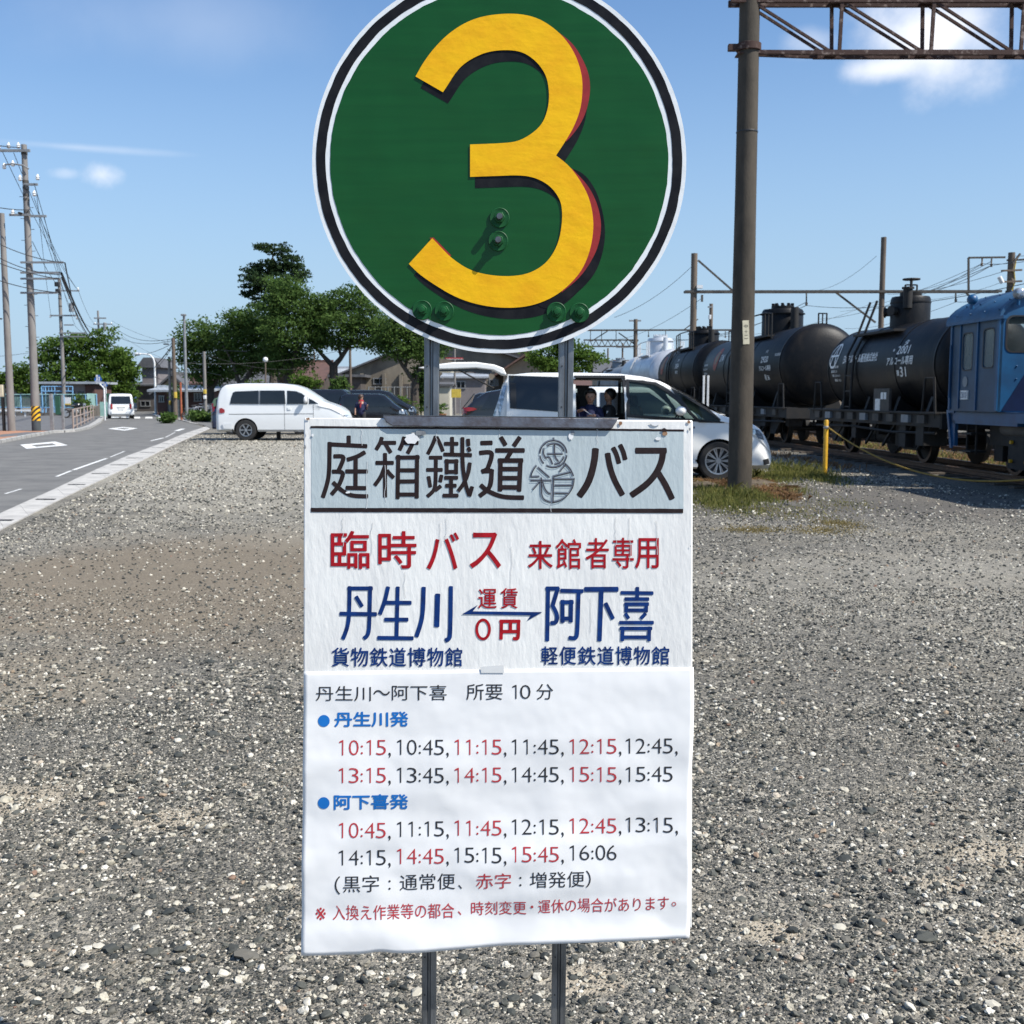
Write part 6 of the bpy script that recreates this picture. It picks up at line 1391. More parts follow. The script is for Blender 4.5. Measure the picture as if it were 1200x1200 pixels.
# openings: sliding door, front door window, quarter lights, windscreen void
def through(poly, y0=-1.2, y1=1.2):
    mb = MB(); mb.prism(poly, (0, y0, 0), (1, 0, 0), (0, 0, 1), (0, 1, 0), y1 - y0); return mb
door_open = [z6(380, 207), z6(560, 207), z6(570, 250), z6(577, 420), z6(585, 620), z6(385, 620)]
fwin = [z6(590, 222), z6(690, 236), z6(732, 262), z6(775, 300), z6(848, 372), z6(705, 362), z6(592, 352)]
qwin = [z6(772, 262), z6(820, 293), z6(890, 335), z6(945, 379), z6(865, 375), z6(815, 325)]
cav = MB()
prof = [(.45, .42), (3.55, .42), (3.95, .95), (3.6, 1.36), (3.05, 1.66), (2.7, 1.76), (.5, 1.80), (.42, 1.6)]
cav.prism(prof, (0, -.74, 0), (1, 0, 0), (0, 0, 1), (0, 1, 0), 1.48)
c2 = MB(); c2.prism([(x, z) for x, z in door_open], (0, -1.2, 0), (1, 0, 0), (0, 0, 1), (0, 1, 0), .8)
rw_ = [(.62, 1.14), (1.62, 1.14), (1.62, 1.62), (.62, 1.64)]
c3 = MB(); c3.prism(rw_, (0, .3, 0), (1, 0, 0), (0, 0, 1), (0, 1, 0), .9)
c6 = MB(); c6.prism([(1.85, 1.14), (2.62, 1.14), (2.62, 1.66), (1.85, 1.66)], (0, .3, 0), (1, 0, 0), (0, 0, 1), (0, 1, 0), .9)
body = car.body('body', 'car_pearl', van, [1.12, 4.03], .345, [cav, c2, c3, c6, through(fwin), through(qwin)])
for sd in (-1, 1):
    wheel(van, 4.03, sd * (W / 2 - .11), .345, sd=sd, spokes=10, rim=.70); wheel(van, 1.12, sd * (W / 2 - .11), .345, sd=sd, spokes=10, rim=.70)
def frame_ring(car, outer, inner, name, mt, parent, sd=-1, off=.003):
    """dark window surround: a sheet with a hole, as quads between matching outlines"""
    mb = MB(); n = len(outer)
    f = lambda p, o: Vector((p[0], sd * (car.y(*p) + off + o), p[1]))
    A = [f(p, .006) for p in outer]; B_ = [f(p, .006) for p in inner]; mb.add(A + B_, [(i, (i + 1) % n, (i + 1) % n + n, i + n) for i in range(n)]); 
    C_ = [f(p, -.02) for p in inner]; mb.add(B_ + C_, [(i, (i + 1) % n, (i + 1) % n + n, i + n) for i in range(n)]); return mb.build(name, mt, parent, fix=False)
for sd in (-1, 1):
    outer = [z6(578, 214), z6(695, 226), z6(745, 255), z6(800, 300), z6(862, 380), z6(705, 372), z6(578, 362)]
    frame_ring(car, outer, fwin, 'door_frame', 'trim', van, sd)
    mb = MB(); sheet_shell(mb, fwin, lambda x, z, o: Vector((x, sd * (car.y(x, z) - .018 + o), z)), .004, 0, .2); mb.build('door_glass', 'glass_clear', van)
    frame_ring(car, [z6(748, 244), z6(830, 290), z6(905, 334), z6(962, 385), z6(860, 383), z6(800, 320)], qwin, 'quarter_frame', 'trim', van, sd)
    mb = MB(); sheet_shell(mb, qwin, lambda x, z, o: Vector((x, sd * (car.y(x, z) - .018 + o), z)), .004, 0, .2); mb.build('quarter_glass', 'glass_clear', van)
mb = MB(); sheet_shell(mb, rw_, lambda x, z, o: Vector((x, car.y(x, z) - .015 + o, z)), .004, 0, .3); mb.build('rear_side_glass', 'glass_clear', van)
# sliding door pushed back over the rear side, with its dark glass
sdp = [z6(116, 196), z6(322, 203), z6(345, 210), z6(345, 620), z6(100, 620), z6(112, 350)]
sdo = car.side(sdp, 'sliding_door', 'car_pearl', van, -1, .06, .03)
gl = car.side([z6(120, 200), z6(318, 207), z6(322, 342), z6(125, 328)], 'door_glass', 'glass_smoke', sdo, -1, .092, .006)
fr2 = car.side([z6(125, 228), z6(148, 230), z6(150, 330), z6(128, 326)], 'glass_surround', 'trim', sdo, -1, .099, .003)
hl = car.side([z6(120, 368), z6(378, 378), z6(378, 382), z6(120, 372)], 'door_crease', 'trim', sdo, -1, .092, .003)
# opening frame and the rail
for a, b in (((z6(566, 205)), z6(580, 620)),):
    mb = MB(); pts = [z6(562, 205), z6(575, 205), z6(584, 400), z6(590, 600), z6(578, 600)]; sheet_shell(mb, pts, lambda x, z, o: Vector((x, -(car.y(x, z) + o), z)), .012, 0); mb.build('door_pillar', 'trim', van)
mb = MB(); sheet_shell(mb, [z6(376, 200), z6(575, 200), z6(572, 211), z6(376, 209)], lambda x, z, o: Vector((x, -(car.y(x, z) + o), z)), .014, 0); mb.build('door_rail', 'trim', van)
# front: windscreen, lamps, bumper
mb = MB(); wsp = [(2.98, 1.775), (3.45, 1.52), (3.9, 1.26), (4.15, 1.135)]
for x, z in wsp:
    y = car.y(x, z) - .10
    for f in (-1, -.5, 0, .5, 1): mb.v.append((x + .012, y * f, z + .010))
for i in range(3):
    for j in range(4): a = i * 5 + j; mb.f.append((a, a + 1, a + 6, a + 5)); mb.m.append(0); mb.sm.append(True)
mb.build('windscreen', 'glass_dark', van)
for sd in (-1, 1):
    mb = MB(); sheet_shell(mb, [z6(1060, 402), z6(1095, 412), z6(1112, 428), z6(1120, 452), z6(1095, 446), z6(1068, 425)], lambda x, z, o: Vector((x, sd * (car.y(x, z) + o), z)), .010, 0, .08); mb.build('headlight', 'clear_lens', van)
    mb = MB(); sheet_shell(mb, [z6(1116, 528), z6(1140, 524), z6(1146, 545), z6(1120, 550)], lambda x, z, o: Vector((x, sd * (car.y(x, z) + o), z)), .012, 0); mb.build('fog_lamp', 'trim', van)
    # door mirror
    mb = MB(); c = z6(787, 338); mb.sphere((c[0], sd * (W / 2 + .10), c[1]), .13, 12, sc=(.75, .75, .62)); mi = mb.build('mirror', 'car_pearl', van)
    mb = MB(); mb.bar((c[0] - .02, sd * (W / 2 - .06), c[1] - .07), (c[0] - .02, sd * (W / 2 + .08), c[1] - .06), .10, .05); mb.build('mirror_arm', 'trim', mi)
mb = MB(); mb.prism([z6(1100, 400), z6(1138, 470), z6(1145, 470), z6(1110, 400)], (0, -.5, 0), (1, 0, 0), (0, 0, 1), (0, 1, 0), 1.0); mb.build('grille', 'trim', van)
mb = MB(); sheet_shell(mb, [(3.62, .33), (3.645, .33), (3.60, .95), (3.575, .95)], lambda x, z, o: Vector((x, -(car.y(x, z) + o), z)), .002, 0); mb.build('door_seam', 'trim', van)
mb = MB(); sheet_shell(mb, [(3.66, .24), (2.0, .24), (2.0, .30), (3.66, .30)], lambda x, z, o: Vector((x, -(car.y(x, z) + .012 + o), z)), .01, 0); mb.build('side_sill', 'car_pearl', van)
# tail lamps and the raised tailgate
mb = MB(); sheet_shell(mb, [z6(60, 352), z6(78, 300), z6(100, 240), z6(112, 240), z6(88, 352), z6(86, 440), z6(62, 440)], lambda x, z, o: Vector((x, -(car.y(max(x, .05), z) + o), z)), .012, 0); mb.build('tail_lamp', 'clear_lens', van)
tg = MB(); gp = [z6(-236, 170), z6(-160, 157), z6(-97, 149), z6(-7, 148), z6(63, 158), z6(100, 172), z6(112, 198), z6(92, 196), z6(60, 180), z6(-7, 172), z6(-110, 176), z6(-200, 177)]
tg.prism(gp, (0, -.66, 0), (1, 0, 0), (0, 0, 1), (0, 1, 0), 1.32); tgo = tg.build('tailgate', 'car_pearl', van, bevel=.02)
mb = MB(); mb.prism([z6(-190, 177.5), z6(-110, 177), z6(-20, 173.5), z6(50, 180), z6(40, 190), z6(-60, 184), z6(-150, 184)], (0, -.56, 0), (1, 0, 0), (0, 0, 1), (0, 1, 0), 1.12); mb.build('tailgate_glass', 'glass_dark', tgo)
for sd in (-1, 1):
    mb = MB(); a, b = z6(-75, 180), z6(62, 250); mb.tube([(a[0], sd * .60, a[1]), (b[0], sd * .62, b[1])], [.012, .016], 8); mb.build('gas_strut', 'black_iron', tgo)
mb = MB(); c = z6(-150, 140); mb.box((c[0] + .25, -.3, c[1] + .035), (.30, .5, .02)); mb.build('rear_lamp_bar', 'red_lens', tgo)
# inside: seats, steering wheel, floor
def seat(x, y, mt='cloth_grey'):
    mb = MB(); R_ = Matrix.Rotation(radians(-14), 3, 'Y'); mb.box((x, y, .62), (.5, .48, .18)); mb.box((x - .26, y, .98), (.16, .46, .66), mx=R_); mb.box((x - .36, y, 1.40), (.10, .26, .20), mx=R_); return mb.build('seat', mt, van, bevel=.04)
for y in (-.36, .36): seat(2.95, y); seat(1.95 if y > 0 else 1.2, y)
mb = MB(); R_ = Matrix.Rotation(radians(25), 3, 'Y'); pts = [Vector((3.42, .36, 1.0)) + R_ @ Vector((0, .19 * cos(a), .19 * sin(a))) for a in [2 * pi * i / 20 for i in range(21)]]; mb.tube(pts, .016, 6, caps=False); mb.build('steering_wheel', 'trim', van)
mb = MB(); mb.box((3.75, 0, .90), (.35, 1.4, .18)); mb.build('dashboard', 'trim', van, bevel=.04)

# --- white high-roof van at left
YD = 37.6; KD = F / YD; dx = lambda px, py: ((px - 251) / KD, HC - (py - 465) / KD); z8 = lambda x, y: dx(230 + x / 8, 430 + y / 8)
W = 1.69
dv_ = thing('van', 'white four-wheel-drive van with dark side windows parked in front of the trees', 'van', Vector((P(251, 465, YD).x, YD + W / 2, 0)))
top = [(0, .92), (.05, 1.25), (.13, 1.6), (.22, 1.80), (.36, 1.885), (.9, 1.93), (2.1, 1.93), (2.6, 1.88), (2.85, 1.80), (3.2, 1.58), (3.57, 1.335), (3.85, 1.24), (4.15, 1.12), (4.32, .98), (4.42, .78), (4.46, .58)]
belt = [(0, .9), (.4, 1.20), (2.8, 1.17), (3.4, 1.14), (3.9, 1.05), (4.3, .85), (4.46, .5)]
dc = Car(4.46, W, top, belt, .30, .10, .13)
dc.body('body', 'car_white', dv_, [1.03, 3.62], .355)
for sd in (-1, 1):
    for x in (1.03, 3.62): wheel(dv_, x, sd * (W / 2 - .12), .355, w=.22, rim=.60, spokes=6, sd=sd)
for k, p in enumerate(([z8(312, 345), z8(322, 290), z8(340, 240), z8(365, 230), z8(577, 222), z8(577, 347)], [z8(592, 222), z8(800, 221), z8(822, 222), z8(832, 347), z8(592, 347)], [z8(845, 222), z8(930, 228), z8(985, 250), z8(1036, 290), z8(1036, 346), z8(845, 347)], [z8(1050, 295), z8(1085, 312), z8(1138, 345), z8(1050, 346)])):
    dc.side(p, 'side_window', 'glass_dark', dv_, -1, .003, .006)
dc.side([z8(582, 222), z8(587, 222), z8(587, 347), z8(582, 347)], 'window_pillar', 'trim', dv_)
for x in (818, 1088): dc.side([z8(x, 352), z8(x + 3, 352), z8(x + 3, 585), z8(x, 585)], 'door_seam', 'trim', dv_, -1, .001, .002)
dc.side([z8(300, 440), z8(1090, 436), z8(1090, 441), z8(300, 445)], 'side_crease', 'trim', dv_, -1, .001, .0012)
dc.side([z8(850, 378), z8(880, 378), z8(880, 400), z8(850, 400)], 'door_handle', 'car_white', dv_, -1, .002, .02)
dc.side([z8(214, 388), z8(236, 384), z8(262, 400), z8(262, 426), z8(232, 432), z8(212, 430)], 'tail_lamp', 'red_lens', dv_, -1, .004, .015)
dc.side([z8(1370, 445), z8(1418, 450), z8(1400, 462), z8(1372, 460)], 'headlight', 'clear_lens', dv_, -1, .004, .015)
dc.side([z8(570, 592), z8(1340, 592), z8(1340, 603), z8(570, 603)], 'side_step', 'steel_grey', dv_, -1, .01, .03)
dc.side([z8(238, 532), z8(330, 530), z8(330, 580), z8(250, 575)], 'bumper_corner', 'car_white', dv_, -1, .012, .02)
mb = MB(); c = z8(1022, 308); mb.sphere((c[0], -W / 2 - .10, c[1]), .11, 10, sc=(.6, .8, 1.1)); mb.build('mirror', 'steel_white', dv_)
mb = MB(); p = z8(325, 600); mb.box((p[0] + .02, -W / 2 + .12, p[1] + .05), (.03, .22, .30)); mb.build('mud_flap', 'trim', dv_)
mb = MB(); p = z8(730, 635); mb.box((p[0], -.3, .16), (.12, .12, .30)); mb.build('exhaust_box', 'black_iron', dv_)

def simple_car(name, label, cat, px_rear, Y, L, H_, W, paint, facing=1, style='van', group=None, rot=0, windows=True):
    """compact body with glass, lamps and wheels; facing +1 = front to the right"""
    base = P(px_rear, 465, Y); t = thing(name, label, cat, Vector((base.x, Y + W / 2, 0)), rot, group)
    if style == 'van': top = [(0, .9), (.06, H_ * .75), (.2, H_ * .95), (.4, H_), (L * .58, H_), (L * .68, H_ * .95), (L * .80, H_ * .72), (L * .88, H_ * .60), (L * .96, H_ * .50), (L, H_ * .34)]; wa, wb, wc = .3, L * .62, L * .80
    elif style == 'box': top = [(0, .9), (.05, H_ * .8), (.14, H_ * .96), (.3, H_), (L * .72, H_), (L * .80, H_ * .93), (L * .90, H_ * .66), (L * .95, H_ * .56), (L * .98, H_ * .5), (L, H_ * .36)]; wa, wb, wc = .22, L * .72, L * .88
    else: top = [(0, .85), (.10, H_ * .62), (.45, H_ * .82), (.8, H_ * .95), (1.3, H_), (L * .5, H_), (L * .60, H_ * .93), (L * .74, H_ * .66), (L * .92, H_ * .55), (L * .98, H_ * .45), (L, H_ * .34)]; wa, wb, wc = .62, L * .56, L * .72
    bz = H_ * .60; belt = [(0, .8), (.4, bz), (L * .75, bz * .97), (L * .9, H_ * .46), (L, .45)]
    c = Car(L, W, top, belt, .22, .12, .14); c.body('body', paint, t, [L * .19, L * .81], .31)
    for sd in (-1, 1):
        for x in (L * .19, L * .81): wheel(t, x, sd * (W / 2 - .11), .31, sd=sd, spokes=6)
        if windows:
            m1 = (wa + wb) / 2; zt = H_ * .915
            c.side([(wa + .05, bz + .03), (wa + (.35 if style == 'suv' else .03), zt), (m1 - .04, zt), (m1 - .04, bz + .03)], 'side_window', 'glass_dark', t, sd)
            c.side([(m1 + .04, bz + .03), (m1 + .04, zt), (wb - .05, zt), (wb + .35, (zt + bz) / 2), (wc - .08, bz + .03)], 'side_window', 'glass_dark', t, sd)
        c.side([(.01, .85), (.16, .9), (.18, 1.1), (.04, 1.1)], 'tail_lamp', 'red_lens', t, sd); c.side([(L - .42, .68), (L - .14, .62), (L - .16, .78), (L - .40, .82)], 'headlight', 'clear_lens', t, sd)
    mb = MB(); y = W / 2 - .22; mb.add([(-.012, -y, bz + .02), (-.012, y, bz + .02), (.12 if style != 'suv' else .42, y * .9, H_ * .92), (.12 if style != 'suv' else .42, -y * .9, H_ * .92)], [(0, 1, 2, 3)])
    sd_ = mb.build('rear_window', 'glass_dark', t); sd_.location.x = -.012
    mb = MB(); mb.box((-.02, 0, .62), (.02, .34, .17)); mb.build('plate', 'plate', t)
    if facing < 0: t.rotation_euler = (0, 0, pi + rot); t.location.x = base.x
    return t, c
simple_car('car', 'small black box car with a person standing at its side', 'car', 395, 54, 3.4, 1.62, 1.48, 'car_black', 1, 'van')
simple_car('minivan', 'long black minivan with tall dark roof behind the small black car', 'minivan', 386, 62, 4.8, 1.85, 1.75, 'car_black', 1, 'van')
simple_car('minivan', 'black minivan tail seen just above the white van windscreen', 'minivan', 352, 56, 2.9, 1.84, 1.7, 'car_black', 1, 'box')
simple_car('car', 'pale blue and white small car between the black vehicles', 'car', 371, 70, 3.3, 1.72, 1.45, 'car_blue', 1, 'box')
simple_car('car', 'dark red small car just left of the black minivan', 'car', 379, 65, 1.9 + 1.2, 1.5, 1.45, 'logo_red', 1, 'van')
t_, c_ = simple_car('suv', 'black sport utility car with large red tail lamp behind the open tailgate', 'suv', 541, 38, 4.6, 1.72, 1.8, 'car_black', 1, 'suv')
c_.side([(.08, 1.02), (.20, 1.12), (.42, 1.10), (.52, 1.05), (.40, 1.00), (.2, .98)], 'tail_lamp', 'red_lens', t_, -1, .01, .02)
simple_car('minivan', 'dark small car parked beyond the black sport utility car', 'minivan', 551, 50, 3.8, 1.65, 1.6, 'car_black', 1, 'van')
simple_car('car', 'white minivan seen through the open side door of the pearl white one', 'car', 625, 27, 4.6, 1.72, 1.7, 'car_white', 1, 'van')
t_, c_ = simple_car('car', 'dark navy car half hidden behind the rear of the white van', 'car', 245.5, 43.5, 4.3, 1.50, 1.65, 'car_navy', 1, 'suv')
simple_car('car', 'dull green car parked under the leftmost tree by the bicycles', 'car', 246, 64, 3.4, 1.45, 1.5, 'car_green', 1, 'van')
# white van driving away along the road, seen from behind
def rear_car(label, pxc, Y, L, H_, W, paint, turn=.12, detail=True):
    c0 = P(pxc, 465, Y); t = thing('car', label, 'car', Vector((c0.x, Y, 0)), pi / 2 + turn)
    top = [(0, .8), (.04, H_ * .62), (.12, H_ * .85), (.22, H_ * .96), (.45, H_), (L * .6, H_ * .99), (L * .72, H_ * .9), (L * .84, H_ * .62), (L * .97, H_ * .5), (L, .6)]
    belt = [(0, .75), (.3, H_ * .56), (L * .8, H_ * .55), (L, .4)]; c = Car(L, W, top, belt, .24, .13, .10); c.body('body', paint, t, [.55, L - .7], .3)
    for sd in (-1, 1):
        for x in (.55, L - .7): wheel(t, x, sd * (W / 2 - .10), .30, sd=sd, spokes=6)
        c.side([(.25, H_ * .60), (.30, H_ * .90), (1.3, H_ * .91), (1.3, H_ * .6)], 'side_window', 'glass_dark', t, sd); c.side([(1.4, H_ * .60), (1.4, H_ * .91), (2.2, H_ * .90), (2.6, H_ * .6)], 'side_window', 'glass_dark', t, sd)
        mb = MB(); y = sd * (W / 2 * .80 - .06); mb.box((-.015 + .02, y, H_ * .49), (.08, .13, H_ * .20)); mb.build('tail_lamp', 'red_lens', t, bevel=.02)
    mb = MB(); y = W / 2 * .76; mb.add([(.005, -y, H_ * .60), (.005, y, H_ * .60), (.10, y * .94, H_ * .90), (.10, -y * .94, H_ * .90), (.12, -y, H_ * .60), (.12, y, H_ * .60), (.2, y * .94, H_ * .90), (.2, -y * .94, H_ * .90)], [(0, 1, 2, 3), (0, 3, 7, 4), (1, 5, 6, 2), (3, 2, 6, 7), (0, 4, 5, 1)]); mb.build('rear_window', 'glass_dark', t)
    mb = MB(); mb.box((-.015, 0, H_ * .40), (.03, .36, .18)); mb.build('plate', 'plate', t)
    mb = MB(); mb.box((-.01, 0, .42), (.10, W * .78, .22)); mb.build('bumper', paint, t, bevel=.03)
    mb = MB(); mb.box((-.02, 0, H_ * .46), (.02, .5, .03)); mb.build('handle_bar', 'steel_grey', t)
rear_car('white tall wagon driving away along the road with red tail lamps', 141.5, 75, 3.4, 1.68, 1.66, 'car_white', .37)
rear_car('small white car farther along the road past the wagon', 158.5, 118, 3.4, 1.45, 1.5, 'car_white', .33)

# ------------------------------------------------------------------ motorcycle and bicycles
def bike_wheel(mb, c, r, ax=(0, 1, 0), spokes=12, th=.025):
    c = Vector(c); pts = [c + Vector((cos(a) * r, 0, sin(a) * r)) for a in [2 * pi * i / 24 for i in range(25)]]; mb.tube(pts, th, 6, caps=False)
b0 = Vector((P(88, 465, 78).x, 78, 0)); t = thing('motorcycle', 'black motorcycle parked behind the pipe railing', 'motorcycle', b0, .5)
for x in (-.65, .65):
    mb = MB(); bike_wheel(mb, (0, 0, 0), .27, th=.055); w_ = mb.build('wheel', 'tyre', t, loc=(x, 0, .31)); mb = MB(); mb.cyl((0, -.05, 0), (0, .05, 0), .2, n=16); mb.build('brake_disc', 'alloy', w_)
mb = MB(); mb.tube([(-.65, 0, .35), (-.2, 0, .55), (.25, 0, .85), (.5, 0, .95)], [.06, .08, .07, .04], 8); mb.tube([(-.1, 0, .35), (.2, 0, .45), (.3, 0, .8)], .05, 8); mb.build('frame', 'black_iron', t)
mb = MB(); mb.sphere((.12, 0, .88), .22, 12, sc=(1.4, .7, .75)); mb.build('fuel_tank', 'car_black', t); mb = MB(); mb.box((-.35, 0, .85), (.65, .26, .12)); mb.build('saddle', 'trim', t, bevel=.04)
mb = MB(); mb.sphere((.0, 0, .45), .22, 10, sc=(1.1, .7, .9)); mb.build('engine', 'steel_grey', t); mb = MB(); mb.tube([(.65, .08, .31), (.48, .08, 1.0)], .03, 8); mb.tube([(.65, -.08, .31), (.48, -.08, 1.0)], .03, 8); mb.build('fork', 'alloy', t)
mb = MB(); mb.tube([(.38, -.36, 1.08), (.48, -.1, 1.02), (.48, .1, 1.02), (.38, .36, 1.08)], .02, 6); mb.build('handlebar', 'black_iron', t); mb = MB(); mb.sphere((.60, 0, .92), .10, 10); mb.build('headlight', 'clear_lens', t)
def bicycle(px, Y, rz, label):
    t = thing('bicycle', label, 'bicycle', Vector((P(px, 465, Y).x, Y, 0)), rz, 'bicycles beside the pale pole')
    for x in (-.52, .52):
        mb = MB(); bike_wheel(mb, (0, 0, 0), .32, th=.022); w_ = mb.build('wheel', 'tyre', t, loc=(x, 0, .34)); mb = MB()
        for k in range(8): a = pi * k / 8; mb.bar((cos(a) * .31, 0, sin(a) * .31), (-cos(a) * .31, 0, -sin(a) * .31), .006)
        mb.build('spokes', 'alloy', w_)
    mb = MB()
    for a, b in (((-.52, 0, .34), (-.15, 0, .85)), ((-.52, 0, .34), (-.05, 0, .30)), ((-.05, 0, .30), (-.15, 0, .85)), ((-.05, 0, .30), (.38, 0, .80)), ((-.13, 0, .80), (.38, 0, .84)), ((.52, 0, .34), (.38, 0, .95))): mb.tube([a, b], .02, 6)
    mb.build('frame', 'alloy', t); mb = MB(); mb.box((-.16, 0, .92), (.24, .14, .06)); mb.build('saddle', 'trim', t, bevel=.02)
    mb = MB(); mb.tube([(.28, -.26, 1.02), (.38, 0, 1.0), (.28, .26, 1.02)], .015, 6); mb.build('handlebar', 'alloy', t)
    mb = MB(); mb.box((.60, 0, .82), (.28, .34, .22)); mb.build('basket', 'steel_grey', t)
    mb = MB(); mb.box((-.55, 0, .74), (.3, .14, .02)); mb.build('rack', 'alloy', t)
for i, (px, Y, rz, lb) in enumerate(((229, 70, .4, 'silver bicycle standing furthest left beside the short pale pole'), (234.5, 71, .2, 'silver bicycle in the middle in front of the lean-to'), (239, 70, -.3, 'silver bicycle right next to the short pale pole'), (231.5, 73, .9, 'silver bicycle at the back against the lean-to'))): bicycle(px, Y, rz, lb)

# ------------------------------------------------------------------ people
def remesh(mb, name, mt, parent, voxel=.014, smooth=6):
    o = mb.build(name, mt, parent, fix=False); md = o.modifiers.new('r', 'REMESH'); md.mode = 'VOXEL'; md.voxel_size = voxel; md.use_smooth_shade = True; ms = o.modifiers.new('s', 'SMOOTH'); ms.iterations = smooth
    bpy.context.view_layer.update(); dg = bpy.context.evaluated_depsgraph_get(); nm = bpy.data.meshes.new_from_object(o.evaluated_get(dg), depsgraph=dg); o.modifiers.clear(); o.data = nm; nm.name = name
    nm.materials.clear(); nm.materials.append(M[mt]); return o
def capsule(mb, pts, rs, n=12):
    mb.tube(pts, rs, n)
    for p, r in zip(pts, rs): mb.sphere(p, r, 10)
def head(mb, c, r, look):
    """skull, jaw, nose, ears; look = horizontal facing direction"""
    c = Vector(c); f = Vector(look).normalized(); s = Vector((-f.y, f.x, 0))
    mb.sphere(c, r, 14, sc=(.92, .92, 1.08)); mb.sphere(c + f * r * .18 + Vector((0, 0, -r * .55)), r * .68, 12); mb.tube([c + f * r * .88 + Vector((0, 0, r * .1)), c + f * r * 1.12 + Vector((0, 0, -r * .22))], [r * .08, r * .15], 8)
    for k in (-1, 1): mb.sphere(c + s * k * r * .92 + Vector((0, 0, -.05 * r)), r * .2, 8, sc=(.6, .6, 1.2))
def face_bits(t, c, r, look):
    c = Vector(c); f = Vector(look).normalized(); s = Vector((-f.y, f.x, 0))
    for k in (-1, 1):
        mb = MB(); mb.sphere(c + f * r * .90 + s * k * r * .34 + Vector((0, 0, r * .03)), r * .10, 8, sc=(1, 1, .6)); mb.build('eye', 'hair', t)
    mb = MB(); mb.sphere(c + f * r * .84 + Vector((0, 0, -r * .52)), r * .16, 8, sc=(1.2, 1.2, .35)); mb.build('mouth', 'cloth_red', t)
def hand(mb, c, d, up, s=1.0):
    """palm with five curled fingers; d = pointing direction"""
    c, d, up = Vector(c), Vector(d).normalized(), Vector(up).normalized(); sd = d.cross(up).normalized()
    capsule(mb, [c, c + d * .035 * s], [.024 * s, .026 * s], 8)
    for i in range(4):
        b = c + d * .05 * s + sd * (i - 1.5) * .016 * s; m1 = b + d * .026 * s - up * .008 * s; m2 = m1 + d * .008 * s - up * .024 * s; capsule(mb, [b, m1, m2], [.0085 * s, .008 * s, .007 * s], 6)
    b = c + sd * .026 * s + d * .01 * s; capsule(mb, [b, b + (d + sd * .5) * .022 * s - up * .014 * s], [.010 * s, .008 * s], 6)

# boy sitting in the open side door of the minivan, holding a spoon over a bowl
bx, bz = cx(692, 470); bl_ = Vector((van.location.x + (692 - 574) / KV, YV + .42, 0)); boy = thing('person', 'boy in a navy long-sleeved shirt eating with a spoon inside the open minivan door', 'person', bl_)
loc = lambda px, py, dy=0.0: Vector((P(px, py, bl_.y + dy).x - bl_.x, dy, P(px, py, bl_.y + dy).z))
look = (-.15, -1, -.3)
skin_m = MB(); hc = loc(692, 463.5); r = .105; head(skin_m, hc, r, look); capsule(skin_m, [hc + Vector((0, .01, -.10)), hc + Vector((0, .03, -.20))], [.05, .055])
hl_ = loc(681.5, 480.5, -.24); hr_ = loc(693, 486.5, -.22)
hand(skin_m, hl_, (.7, -.35, .1), (0, .2, 1), 1.0); hand(skin_m, hr_, (-.6, -.4, 0), (0, .2, 1), 1.0)
capsule(skin_m, [hl_ + Vector((-.10, .09, -.05)), hl_], [.032, .026]); capsule(skin_m, [hr_ + Vector((.11, .08, -.03)), hr_], [.032, .026])
capsule(skin_m, [Vector((-.08, -.05, .62)), Vector((-.10, -.42, .66)), Vector((-.10, -.46, .30))], [.075, .055, .045]); capsule(skin_m, [Vector((.08, -.05, .62)), Vector((.10, -.42, .66)), Vector((.10, -.46, .30))], [.075, .055, .045])
capsule(skin_m, [Vector((0, .03, .72)), Vector((0, .02, 1.0)), Vector((0, .02, 1.18))], [.12, .12, .10])
remesh(skin_m, 'body', 'skin', boy, .009, 3); face_bits(boy, hc, r, look)
sm_ = MB(); capsule(sm_, [Vector((0, .02, .74)), Vector((0, .02, .95)), hc + Vector((0, .03, -.27))], [.155, .165, .13]); sh1, sh2 = hc + Vector((-.15, .03, -.27)), hc + Vector((.15, .03, -.27)); capsule(sm_, [sh1, sh2], [.075, .075])
capsule(sm_, [sh1, sh1 + Vector((-.06, -.05, -.22)), hl_ + Vector((-.08, .07, -.04))], [.075, .055, .045]); capsule(sm_, [sh2, sh2 + Vector((.07, -.05, -.20)), hr_ + Vector((.09, .065, -.025))], [.075, .055, .045])
remesh(sm_, 'shirt', 'shirt_navy', boy, .012, 4)
hm = MB(); hm.sphere(hc + Vector((0, .022, .022)), r * 1.12, 14, sc=(.95, .92, 1.02)); hm.sphere(hc + Vector((0, -.03, .075)), r * .8, 10, sc=(1, 1, .6)); remesh(hm, 'hair', 'hair', boy, .01, 3)
mb = MB(); mb.box((0, 0, 0), (.30, .4, .1)); mb.lathe([(.25, -.2), (.3, .2)], 8); 
sp = thing('spoon', 'small pale spoon held in the hand of the boy', 'spoon', bl_ + hl_); mb = MB(); mb.tube([(.03, -.05, .01), (.13, -.06, -.06)], .006, 6); mb.build('handle', 'steel_white', sp); mb = MB(); mb.sphere((.15, -.06, -.07), .022, 8, sc=(1.3, 1, .5)); mb.build('bowl', 'steel_white', sp)
